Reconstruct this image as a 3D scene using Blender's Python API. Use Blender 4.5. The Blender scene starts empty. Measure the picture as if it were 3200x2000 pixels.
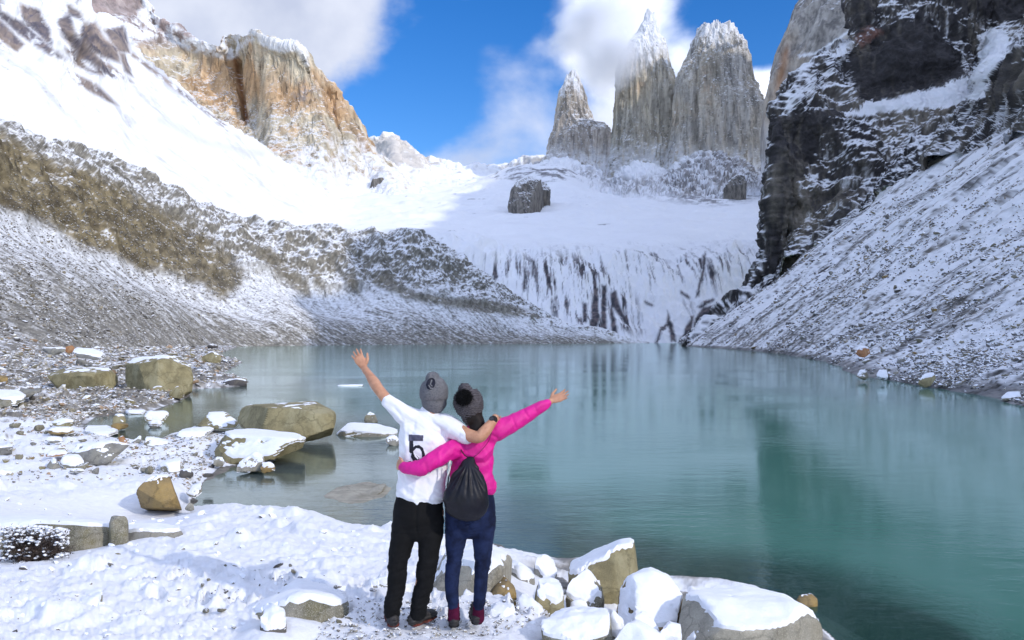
import bpy, bmesh, math, random
import numpy as np
from mathutils import Vector, Matrix, noise as mnoise

SC = bpy.context.scene
COL = SC.collection
R = math.radians
rng = np.random.default_rng(7)
random.seed(7)

# ------------------------------------------------------------------ camera
# focal length 28 mm on 36 mm film; the lake surface is z = 0, the eye is 3 m above it and looks along +Y.
CAMZ = 3.0
HOR = 1058.0          # picture row of the horizon (in the 3200 x 2000 photograph)
F = 3200 * 28.0 / 36.0
cam_d = bpy.data.cameras.new('camera')
cam_d.lens = 28.0
cam_d.sensor_width = 36.0
cam_d.shift_y = (HOR - 1000.0) / 3200.0
cam_d.clip_start = 0.1
cam_d.clip_end = 30000.0
cam = bpy.data.objects.new('camera', cam_d)
cam.location = (0, 0, CAMZ)
cam.rotation_euler = (R(90), 0, 0)
COL.objects.link(cam)
SC.camera = cam

# ------------------------------------------------------------------ light
SUN_EL = 28.0
SUN_TO = Vector((0.80, -0.60, 0)).normalized()      # horizontal direction towards the sun (behind the camera, right)
sd = Vector((SUN_TO.x * math.cos(R(SUN_EL)), SUN_TO.y * math.cos(R(SUN_EL)), math.sin(R(SUN_EL))))
sl = bpy.data.lights.new('sun', 'SUN')
sl.energy = 2.0
sl.angle = R(0.7)
sl.color = (1.0, 0.93, 0.83)
so = bpy.data.objects.new('sun', sl)
so.rotation_euler = (-sd).to_track_quat('-Z', 'Y').to_euler()
so.location = (30, -30, 60)
COL.objects.link(so)

W = bpy.data.worlds.new('World')
SC.world = W
W.use_nodes = True
wn, wl = W.node_tree.nodes, W.node_tree.links
wn.clear()
def N(t, **kw):
    n = wn.new(t)
    for k, v in kw.items():
        setattr(n, k, v)
    return n
wout = N('ShaderNodeOutputWorld'); wbg = N('ShaderNodeBackground')
sky = N('ShaderNodeTexSky'); sky.sky_type = 'NISHITA'; sky.sun_disc = False
sky.sun_elevation = R(SUN_EL)
sky.sun_rotation = math.atan2(SUN_TO.x, SUN_TO.y)
sky.altitude = 900; sky.air_density = 1.0; sky.dust_density = 0.35; sky.ozone_density = 2.5
hs = N('ShaderNodeHueSaturation'); hs.inputs['Hue'].default_value = 0.512; hs.inputs['Saturation'].default_value = 1.38; hs.inputs['Value'].default_value = 1.06
wl.new(sky.outputs[0], hs.inputs['Color'])
# clouds: fractal noise over the sky directions, denser towards the banks of cloud that the photograph shows
tc = N('ShaderNodeTexCoord')
def pdir(px, py):
    return Vector(((px - 1600) / F, 1.0, -(py - HOR) / F)).normalized()
nz = N('ShaderNodeTexNoise'); nz.inputs['Scale'].default_value = 5.0; nz.inputs['Detail'].default_value = 9; nz.inputs['Roughness'].default_value = 0.52
nz.inputs['Distortion'].default_value = 0.25
mp = N('ShaderNodeMapping'); mp.inputs['Scale'].default_value = (1.0, 1.0, 1.7); mp.inputs['Location'].default_value = (3.1, 1.7, 0.4)
wl.new(tc.outputs['Generated'], mp.inputs['Vector']); wl.new(mp.outputs[0], nz.inputs['Vector'])
def wmath(op, a, b=None, clamp=False):
    m = N('ShaderNodeMath', operation=op); m.use_clamp = clamp
    for i, v in enumerate((a, b)):
        if v is None: continue
        if isinstance(v, (int, float)): m.inputs[i].default_value = v
        else: wl.new(v, m.inputs[i])
    return m.outputs[0]
dens = wmath('SUBTRACT', nz.outputs['Fac'], 0.40)  # low cut-off thickens the cloud all round, adding fill light
dens = wmath('MULTIPLY', dens, 2.1)
warp = N('ShaderNodeTexNoise'); warp.inputs['Scale'].default_value = 9.0; warp.inputs['Detail'].default_value = 5
wl.new(tc.outputs['Generated'], warp.inputs['Vector'])
wsub = N('ShaderNodeVectorMath', operation='SUBTRACT'); wsub.inputs[1].default_value = (0.5, 0.5, 0.5); wl.new(warp.outputs['Color'], wsub.inputs[0])
wsc = N('ShaderNodeVectorMath', operation='SCALE'); wsc.inputs['Scale'].default_value = 0.09; wl.new(wsub.outputs[0], wsc.inputs[0])
wad = N('ShaderNodeVectorMath', operation='ADD'); wl.new(tc.outputs['Generated'], wad.inputs[0]); wl.new(wsc.outputs[0], wad.inputs[1])
banks = [(820, -40, .165, .95), (1010, 60, .10, .6), (600, -140, .22, .7), (1160, -60, .13, .9), (330, -200, .3, .6),
         (1810, 60, .075, .45), (1900, 150, .07, .7), (1930, 300, .06, .6), (1980, 0, .08, .6), (1890, 420, .05, .5), (2440, 330, .085, .85), (2160, 210, .06, .5),
         (1460, 480, .075, .55), (1340, 500, .06, .35), (1600, 320, .11, .12), (2650, 500, .2, .6),
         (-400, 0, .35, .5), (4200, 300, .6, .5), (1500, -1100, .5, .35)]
clear = [(1240, 260, .14, .75), (1060, 420, .09, .5), (1470, 110, .13, .5), (1600, 40, .07, .3), (1480, 330, .10, .1), (2330, 60, .10, .7), (2420, 160, .07, .6)]
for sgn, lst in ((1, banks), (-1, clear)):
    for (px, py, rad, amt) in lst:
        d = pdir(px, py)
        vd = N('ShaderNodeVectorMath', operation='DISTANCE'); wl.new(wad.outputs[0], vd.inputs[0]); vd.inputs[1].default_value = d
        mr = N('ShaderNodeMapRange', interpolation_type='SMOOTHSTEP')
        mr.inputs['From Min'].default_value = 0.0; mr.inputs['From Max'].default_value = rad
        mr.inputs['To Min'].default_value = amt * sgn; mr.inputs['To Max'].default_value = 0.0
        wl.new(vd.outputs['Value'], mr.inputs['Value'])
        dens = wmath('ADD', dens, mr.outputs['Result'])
cm = N('ShaderNodeMapRange', interpolation_type='SMOOTHSTEP'); cm.inputs['From Min'].default_value = -0.02; cm.inputs['From Max'].default_value = 0.85
cm.inputs['To Max'].default_value = 0.93
wl.new(dens, cm.inputs['Value'])
shade = N('ShaderNodeMapRange'); shade.inputs['From Min'].default_value = 0.35; shade.inputs['From Max'].default_value = 0.65
wl.new(warp.outputs['Fac'], shade.inputs['Value'])
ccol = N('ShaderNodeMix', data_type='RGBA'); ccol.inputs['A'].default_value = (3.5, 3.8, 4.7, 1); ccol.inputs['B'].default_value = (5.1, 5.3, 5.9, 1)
wl.new(shade.outputs[0], ccol.inputs['Factor'])
# clouds brighten towards the sun, behind the camera; boosted as fill for the shade
nrm = N('ShaderNodeVectorMath', operation='DOT_PRODUCT'); wl.new(tc.outputs['Generated'], nrm.inputs[0]); nrm.inputs[1].default_value = sd
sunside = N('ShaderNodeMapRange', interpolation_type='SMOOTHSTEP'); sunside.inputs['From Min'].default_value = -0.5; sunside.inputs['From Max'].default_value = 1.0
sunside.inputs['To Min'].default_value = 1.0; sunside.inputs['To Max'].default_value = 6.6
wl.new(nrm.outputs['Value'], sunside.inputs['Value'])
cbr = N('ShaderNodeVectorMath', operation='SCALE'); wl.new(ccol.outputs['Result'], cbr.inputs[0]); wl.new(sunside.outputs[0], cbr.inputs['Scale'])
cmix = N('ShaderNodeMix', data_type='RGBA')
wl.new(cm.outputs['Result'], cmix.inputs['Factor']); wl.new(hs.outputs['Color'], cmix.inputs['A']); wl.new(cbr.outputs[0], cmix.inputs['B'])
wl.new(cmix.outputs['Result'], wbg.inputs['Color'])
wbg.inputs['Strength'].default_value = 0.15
wl.new(wbg.outputs[0], wout.inputs['Surface'])

SC.view_settings.view_transform = 'Standard'
SC.view_settings.look = 'None'
SC.view_settings.gamma = 1.0
SC.view_settings.use_curve_mapping = False
SC.view_settings.exposure = 0.24
SC.cycles.max_bounces = 6
SC.cycles.diffuse_bounces = 4
SC.cycles.glossy_bounces = 3
SC.cycles.transmission_bounces = 3
SC.cycles.transparent_max_bounces = 8
SC.cycles.volume_bounces = 4
SC.cycles.caustics_reflective = False
SC.cycles.caustics_refractive = False
SC.cycles.sample_clamp_indirect = 4.0

# ------------------------------------------------------------------ helpers
def P3(px, py, D):
    return np.array([(px - 1600) / F * D, D, CAMZ - (py - HOR) / F * D])
def proj(P):
    D = np.maximum(P[..., 1], 0.01)
    return 1600 + P[..., 0] / D * F, HOR - (P[..., 2] - CAMZ) / D * F

GRAD = np.array([(1,1,0),(-1,1,0),(1,-1,0),(-1,-1,0),(1,0,1),(-1,0,1),(1,0,-1),(-1,0,-1),(0,1,1),(0,-1,1),(0,1,-1),(0,-1,-1),(1,1,0),(-1,1,0),(0,-1,1),(0,-1,-1)], dtype=np.float32)
def gnoise(x, y, z, seed=0):
    """Perlin gradient noise, arrays in, about -1..1 out."""
    x = np.asarray(x, np.float32); y = np.asarray(y, np.float32); z = np.asarray(z, np.float32)
    xf = np.floor(x); yf = np.floor(y); zf = np.floor(z)
    xi = xf.astype(np.int64).astype(np.uint32); yi = yf.astype(np.int64).astype(np.uint32); zi = zf.astype(np.int64).astype(np.uint32)
    fx = x - xf; fy = y - yf; fz = z - zf
    u = fx * fx * fx * (fx * (fx * 6 - 15) + 10); v = fy * fy * fy * (fy * (fy * 6 - 15) + 10); w = fz * fz * fz * (fz * (fz * 6 - 15) + 10)
    s = np.uint32((seed * 2654435761) & 0xffffffff)
    hx = [(xi + np.uint32(i)) * np.uint32(73856093) for i in (0, 1)]
    hy = [(yi + np.uint32(i)) * np.uint32(19349663) for i in (0, 1)]
    hz = [(zi + np.uint32(i)) * np.uint32(83492791) for i in (0, 1)]
    r = 0
    for i in (0, 1):
        for j in (0, 1):
            hij = hx[i] ^ hy[j]
            for k in (0, 1):
                h = (hij ^ hz[k]) + s
                h ^= h >> np.uint32(13); h *= np.uint32(1274126177); h ^= h >> np.uint32(16)
                g = GRAD[(h & np.uint32(15))]
                d = g[..., 0] * (fx - i) + g[..., 1] * (fy - j) + g[..., 2] * (fz - k)
                r = r + d * ((u if i else 1 - u) * (v if j else 1 - v) * (w if k else 1 - w))
    return r
def fbm(P, scale, octv=4, seed=0, gain=0.5, lac=2.03, ridged=False, aniso=(1, 1, 1)):
    x = P[..., 0] * (scale * aniso[0]); y = P[..., 1] * (scale * aniso[1]); z = P[..., 2] * (scale * aniso[2])
    a, r, tot = 1.0, 0, 0
    for o in range(octv):
        n = gnoise(x + 17.3 * o, y - 9.1 * o, z + 4.7 * o, seed + o * 13)
        if ridged: n = 1 - 2 * np.abs(n) * 1.6
        r = r + a * n; tot += a
        a *= gain; x = x * lac; y = y * lac; z = z * lac
    return r / tot
def sstep(a, b, x):
    t = np.clip((x - a) / (b - a), 0, 1)
    return t * t * (3 - 2 * t)
def mixc(A, B, t):
    t = np.asarray(t)[..., None]
    return np.asarray(A) * (1 - t) + np.asarray(B) * t
def inpoly(poly, X, Y):
    c = np.zeros(X.shape, bool)
    n = len(poly)
    for i in range(n):
        x1, y1 = poly[i]; x2, y2 = poly[(i + 1) % n]
        if y1 == y2: continue
        t = ((y1 > Y) != (y2 > Y)) & (X < (x2 - x1) * (Y - y1) / (y2 - y1) + x1)
        c ^= t
    return c
def polydist(poly, X, Y, closed=True):
    d = np.full(X.shape, 1e9, np.float32)
    n = len(poly)
    for i in range(n if closed else n - 1):
        x1, y1 = poly[i]; x2, y2 = poly[(i + 1) % n]
        vx, vy = x2 - x1, y2 - y1
        t = np.clip(((X - x1) * vx + (Y - y1) * vy) / (vx * vx + vy * vy + 1e-12), 0, 1)
        d = np.minimum(d, np.hypot(X - x1 - t * vx, Y - y1 - t * vy))
    return d
def softpoly(poly, X, Y, soft):
    """0..1 inside a polygon, fading over +-soft."""
    d = polydist(poly, X, Y)
    return sstep(-soft, soft, np.where(inpoly(poly, X, Y), d, -d))

def crspline(A, n, axis=0):
    """Catmull-Rom resample along an axis to n samples."""
    A = np.moveaxis(np.asarray(A, float), axis, 0)
    m = A.shape[0]
    t = np.linspace(0, m - 1, n); i = np.minimum(t.astype(int), m - 2); f = (t - i).reshape((-1,) + (1,) * (A.ndim - 1))
    g = lambda k: A[np.clip(k, 0, m - 1)]
    p0 = np.where((i == 0).reshape(f.shape), 2 * g(i) - g(i + 1), g(i - 1)); p1 = g(i); p2 = g(i + 1)
    p3 = np.where((i == m - 2).reshape(f.shape), 2 * g(i + 1) - g(i), g(i + 2))
    r = 0.5 * (2 * p1 + (p2 - p0) * f + (2 * p0 - 5 * p1 + 4 * p2 - p3) * f ** 2 + (3 * p1 - p0 - 3 * p2 + p3) * f ** 3)
    return np.moveaxis(r, 0, axis)

def mesh_np(name, V, faces, mat=None, smooth=True, col=None, attrs=None):
    """V (n,3), faces (m,k) int array with one k."""
    me = bpy.data.meshes.new(name)
    V = np.ascontiguousarray(V, np.float32).reshape(-1, 3); faces = np.ascontiguousarray(faces, np.int32)
    m, k = faces.shape
    me.vertices.add(len(V)); me.vertices.foreach_set('co', V.ravel())
    me.loops.add(m * k); me.loops.foreach_set('vertex_index', faces.ravel())
    me.polygons.add(m); me.polygons.foreach_set('loop_start', np.arange(0, m * k, k, dtype=np.int32))
    me.polygons.foreach_set('loop_total', np.full(m, k, np.int32))
    me.polygons.foreach_set('use_smooth', np.full(m, smooth, bool))
    me.update(calc_edges=True)
    if col is not None:
        a = me.attributes.new('col', 'FLOAT_COLOR', 'POINT')
        c = np.ones((len(V), 4), np.float32); c[:, :3] = np.asarray(col, np.float32).reshape(-1, 3)
        a.data.foreach_set('color', c.ravel())
    for k2, v in (attrs or {}).items():
        a = me.attributes.new(k2, 'FLOAT', 'POINT'); a.data.foreach_set('value', np.asarray(v, np.float32).ravel())
    if mat: me.materials.append(mat)
    return me
def grid_faces(nu, nv, flip=False, wrap=False):
    i = np.arange(nu - (0 if wrap else 1))[:, None]; j = np.arange(nv - 1)[None, :]
    i2 = (i + 1) % nu
    a = i * nv + j; b = i2 * nv + j; c = i2 * nv + j + 1; d = i * nv + j + 1
    f = np.stack([a, b, c, d], -1).reshape(-1, 4)
    return f[:, ::-1] if flip else f
def grid_normals(P):
    du = np.gradient(P, axis=0); dv = np.gradient(P, axis=1)
    n = np.cross(du, dv)
    return n / (np.linalg.norm(n, axis=-1, keepdims=True) + 1e-9)
def link(name, me, parent=None, **props):
    o = bpy.data.objects.new(name, me)
    COL.objects.link(o)
    if parent is not None: o.parent = parent
    for k, v in props.items():
        if v is not None: o[k] = v
    return o
def empty(name, loc=(0, 0, 0), **props):
    o = bpy.data.objects.new(name, None)
    o.empty_display_size = 0.1
    o.location = loc
    COL.objects.link(o)
    for k, v in props.items():
        if v is not None: o[k] = v
    return o

# ------------------------------------------------------------------ materials
def newmat(name):
    m = bpy.data.materials.new(name); m.use_nodes = True
    nt = m.node_tree; nt.nodes.clear()
    o = nt.nodes.new('ShaderNodeOutputMaterial'); b = nt.nodes.new('ShaderNodeBsdfPrincipled')
    nt.links.new(b.outputs[0], o.inputs['Surface'])
    return m, nt, b, o
def tex(nt, kind='ShaderNodeTexNoise', scale=5, detail=6, rough=.55, vec=None, coord='Object', stretch=None):
    t = nt.nodes.new(kind); t.inputs['Scale'].default_value = scale
    if 'Detail' in t.inputs: t.inputs['Detail'].default_value = detail
    if 'Roughness' in t.inputs: t.inputs['Roughness'].default_value = rough
    c = nt.nodes.new('ShaderNodeTexCoord').outputs[coord] if vec is None else vec
    if stretch:
        mpn = nt.nodes.new('ShaderNodeMapping'); mpn.inputs['Scale'].default_value = stretch
        nt.links.new(c, mpn.inputs['Vector']); c = mpn.outputs[0]
    nt.links.new(c, t.inputs['Vector'])
    return t
def ramp(nt, src, lo, hi, a=0.0, b=1.0, smooth=True):
    m = nt.nodes.new('ShaderNodeMapRange'); m.interpolation_type = 'SMOOTHSTEP' if smooth else 'LINEAR'
    m.inputs['From Min'].default_value = lo; m.inputs['From Max'].default_value = hi
    m.inputs['To Min'].default_value = a; m.inputs['To Max'].default_value = b
    nt.links.new(src, m.inputs['Value']); return m.outputs[0]
def mixn(nt, fac, A, B, blend='MIX'):
    m = nt.nodes.new('ShaderNodeMix'); m.data_type = 'RGBA'; m.blend_type = blend
    for inp, v in (('Factor', fac), ('A', A), ('B', B)):
        if isinstance(v, (int, float)): m.inputs[inp].default_value = v
        elif isinstance(v, tuple): m.inputs[inp].default_value = (*v, 1) if len(v) == 3 else v
        else: nt.links.new(v, m.inputs[inp])
    return m.outputs['Result']
def mathn(nt, op, a, b=None, clamp=False):
    m = nt.nodes.new('ShaderNodeMath'); m.operation = op; m.use_clamp = clamp
    for i, v in enumerate((a, b)):
        if v is None: continue
        if isinstance(v, (int, float)): m.inputs[i].default_value = v
        else: nt.links.new(v, m.inputs[i])
    return m.outputs[0]
def bump(nt, b, h, strength, dist, normal=None):
    n = nt.nodes.new('ShaderNodeBump'); n.inputs['Strength'].default_value = strength; n.inputs['Distance'].default_value = dist
    nt.links.new(h, n.inputs['Height'])
    if normal is not None: nt.links.new(normal, n.inputs['Normal'])
    nt.links.new(n.outputs[0], b.inputs['Normal']); return n.outputs[0]

def land_mat(name, scale, bdist, var=0.35, stretch=None, bs=0.8):
    """Albedo comes from the surface attribute 'col' (rock kinds and where snow lies); noise adds grain and fine relief."""
    m, nt, b, o = newmat(name)
    at = nt.nodes.new('ShaderNodeAttribute'); at.attribute_name = 'col'
    t = tex(nt, scale=scale, detail=8, rough=.62, stretch=stretch)
    f = ramp(nt, t.outputs['Fac'], .3, .7, 1 - var, 1 + var, smooth=False)
    sat = nt.nodes.new('ShaderNodeSeparateColor'); nt.links.new(at.outputs['Color'], sat.inputs[0])
    # snow (bright) gets little of the grain, bare rock all of it
    k = ramp(nt, sat.outputs[2], .30, .62, 1, .10)
    g = mathn(nt, 'ADD', mathn(nt, 'MULTIPLY', mathn(nt, 'SUBTRACT', f, 1.0), k), 1.0)
    cmb = nt.nodes.new('ShaderNodeCombineColor')
    for i in range(3): nt.links.new(g, cmb.inputs[i])
    c = mixn(nt, 1.0, at.outputs['Color'], cmb.outputs[0], 'MULTIPLY')
    nt.links.new(c, b.inputs['Base Color'])
    b.inputs['Roughness'].default_value = .85; b.inputs['Specular IOR Level'].default_value = .25
    bump(nt, b, t.outputs['Fac'], bs, bdist)
    return m
SNOW = np.array([.78, .79, .81])
# ================================================================== landforms
def landform(name, net, nu, nv, disp, color, mat, smooth=True, wrap=False, **props):
    """net[i][j] = (px, py, D) or an xyz array; u runs over i, v over j. Splined, then displaced, then coloured."""
    A = np.array([[c if isinstance(c, np.ndarray) else P3(*c) for c in r] for r in net], float)
    P = crspline(crspline(A, nu, 0), nv, 1)
    Nn = grid_normals(P)
    # normals towards the camera side / up
    ctr = P - np.array([0, 0, CAMZ]); s = np.sign((Nn * ctr).sum(-1).mean()); Nn = -Nn * s
    u = np.linspace(0, 1, nu)[:, None] * np.ones((1, nv)); v = np.linspace(0, 1, nv)[None, :] * np.ones((nu, 1))
    d = disp(P, Nn, u, v)
    P = P + d if np.ndim(d) == 3 else P + Nn * np.asarray(d)[..., None]
    N2 = grid_normals(P); N2 = -N2 * s
    PX, PY = proj(P)
    c = color(P, N2, PX, PY, u, v)
    me = mesh_np(name, P.reshape(-1, 3), grid_faces(nu, nv, flip=(s > 0)), mat, smooth, col=c)
    o = link(name, me, **props)
    return o, P, N2

def rot2(P, a):
    c_, s_ = math.cos(a), math.sin(a)
    return np.stack([P[..., 0] * c_ + P[..., 2] * s_, P[..., 1], -P[..., 0] * s_ + P[..., 2] * c_], -1)
M_far = land_mat('far_rock_and_snow', .035, 4.0, .30)
M_mid = land_mat('scree_and_snow', .35, .8, .45)
M_cliff = land_mat('dark_cliff_rock', .12, 3.5, .55, bs=1.0)
M_peak = land_mat('striated_peak_rock', .05, 9.0, .50, stretch=(1, 1, .20), bs=1.0)

def snowness(N2, n, th, soft=.12, k=.25):
    return sstep(th - soft, th + soft, N2[..., 2] + n * k)

# ---- snow basin and headwall behind the lake
def basin():
    X = [560, 900, 1200, 1450, 1600, 1750, 1880, 2000, 2120, 2240, 2350, 2480, 2700]
    rows = []
    for x in X:
        t = (x - 560) / 1900.0
        #            py    D
        steep = 1.0 if 1450 < x < 2260 else 0.5
        toe = [(x, 1062 if x < 1400 else 1074, 535), (x, 1062, 545)]
        cl = 800 + (20 if x > 2100 else 0) - (0 if 1500 < x < 2200 else 40)
        r = [(x, 1090, 520), (x, 1067, 540), (x, 960, 585), (x, cl, 640), (x, 740, 760), (x, 668, 930), (x, 618, 1150)]
        top = {560: 560, 900: 560, 1200: 560, 1450: 548, 1600: 530, 1750: 520, 1880: 585, 2000: 600, 2120: 612, 2240: 622, 2350: 612, 2480: 590, 2700: 560}[x]
        if x < 1500: top = 575
        r += [(x, top + 10, 1420), (x, top, 1520), (x, top + 60, 1700)]
        rows.append(r)
    def disp(P, Nn, u, v):
        wall = sstep(.06, .14, v) * (1 - sstep(.34, .42, v))
        n = fbm(P, 1 / 40., 5, 3, ridged=True, aniso=(1.6, 1, .45)) * 5 * wall
        n += fbm(P, 1 / 120., 4, 5) * 10 * sstep(.1, .4, v)
        n += (fbm(P, 1 / 75., 5, 6, ridged=True, gain=.6) - .3) * 26 * sstep(.66, .86, v) * sstep(.50, .62, u)
        n += fbm(P, 1 / 50., 4, 8, gain=.6) * 7 * sstep(.42, .6, v)
        n += fbm(P, 1 / 16., 3, 9) * 1.2 * (1 - wall * .5) * sstep(.02, .08, v)
        return n
    def color(P, N2, PX, PY, u, v):
        n1 = fbm(P, 1 / 9., 5, 21, gain=.6, aniso=(1.7, .2, .16))       # vertical streaks
        n2 = fbm(P, 1 / 30., 4, 23, gain=.6)
        n3 = fbm(P, 1 / 5., 3, 27, gain=.7)
        wx = PX + 26 * n2 + 8 * n3; wy = PY + 16 * n2 + 8 * n3
        rock = np.zeros(PX.shape)
        band = softpoly([(1480, 830), (1690, 800), (1830, 800), (1900, 850), (1980, 880), (2010, 1040), (1900, 1050), (1800, 1020), (1740, 950), (1650, 860), (1500, 900)], wx, wy, 26)
        rock = np.maximum(rock, band * sstep(.08, .22, n1 + .12 * n2 + .02))
        band2 = softpoly([(2020, 790), (2210, 780), (2215, 870), (2160, 900), (2010, 860)], wx, wy, 20)
        rock = np.maximum(rock, band2 * sstep(.10, .26, n1 + .02))
        wide = softpoly([(1480, 800), (2420, 760), (2400, 1010), (2200, 1070), (1960, 1060), (1500, 930)], wx, wy, 40)
        n2b = fbm(P, 1 / 45., 3, 28, gain=.6, aniso=(1, .3, 1)); wide = wide * sstep(-.28, .12, n2b)
        nf = fbm(P, 1 / 3.6, 5, 29, gain=.7, aniso=(1.8, .12, .10))
        rock = np.maximum(rock, wide * sstep(.20, .34, n1 + .3 * n2))
        rock = np.maximum(rock, wide * .75 * sstep(.02, .34, nf + .9 * n1 + .35 * n2 - .05))
        rock = np.maximum(rock, softpoly([(1480, 800), (1840, 780), (1960, 860), (2000, 1050), (1780, 1000), (1600, 900)], wx, wy, 30) * .9 * sstep(-.02, .3, nf + .6 * n1))
        steep = softpoly([(1620, 800), (1800, 790), (1800, 860), (1640, 880)], wx, wy, 25)
        rock = np.maximum(rock, steep * .9 * sstep(.02, .16, n1 + n3 * .4))
        w2 = PX + 10 * n2 + 4 * n3; v2 = PY + 6 * n3
        for poly in ([(1852, 900), (1866, 896), (1875, 1000), (1862, 1040), (1845, 1020)], [(1878, 890), (1893, 893), (1898, 1045), (1880, 1043)],
                     [(1905, 915), (1922, 905), (1935, 950), (1960, 1000), (1955, 1010), (1935, 985), (1915, 960), (1935, 1050), (1915, 1048), (1908, 990)],
                     [(1632, 840), (1640, 835), (1645, 900), (1635, 912)], [(1657, 812), (1668, 812), (1668, 860), (1660, 865)],
                     [(2196, 800), (2208, 785), (2200, 860), (2188, 925), (2178, 930), (2190, 860)],
                     [(2088, 970), (2096, 1000), (2104, 1010), (2112, 1066), (2096, 1068), (2092, 1020), (2066, 1040), (2056, 1072), (2046, 1072), (2062, 1030), (2086, 1010)],
                     [(2160, 990), (2170, 985), (2160, 1040), (2146, 1072), (2118, 1072), (2140, 1030)],
                     [(2170, 1000), (2200, 960), (2270, 945), (2275, 955), (2215, 985), (2190, 1030), (2178, 1060), (2165, 1040)],
                     [(2180, 960), (2225, 930), (2235, 935), (2195, 965)], [(2020, 940), (2045, 955), (2040, 960), (2015, 945)], [(2125, 906), (2160, 928), (2155, 935), (2125, 915)],
                     [(1820, 945), (1834, 948), (1836, 1010), (1820, 1010)]):
            rock = np.maximum(rock, softpoly(poly, w2 + 5 * nf, v2 + 8 * nf, 5) * sstep(-1.0, -.55, nf + n3))
        # a few bare stones on the high snow and ribs below the towers
        rock = np.maximum(rock, sstep(.42, .5, fbm(P, 1 / 14., 3, 31, gain=.6, aniso=(.5, 1, 1.6))) * .7 * (PY < 790))
        rib = softpoly([(1880, 545), (2390, 500), (2400, 610), (2230, 640), (2060, 620), (1930, 600)], wx, wy, 16)
        rock = np.maximum(rock, rib * sstep(-.14, .10, fbm(P, 1 / 40., 5, 33, gain=.65, aniso=(1.8, 1, .6))))
        rib = softpoly([(1500, 545), (1600, 525), (1860, 490), (1900, 540), (1700, 570), (1560, 560)], wx, wy, 8)
        rock = np.maximum(rock, rib * sstep(-.05, .2, fbm(P, 1 / 30., 5, 35, gain=.65)))
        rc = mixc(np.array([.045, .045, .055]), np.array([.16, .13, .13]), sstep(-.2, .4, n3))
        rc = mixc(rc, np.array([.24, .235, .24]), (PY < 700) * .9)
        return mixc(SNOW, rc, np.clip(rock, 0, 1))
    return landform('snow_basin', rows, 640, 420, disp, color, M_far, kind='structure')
basin()

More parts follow.
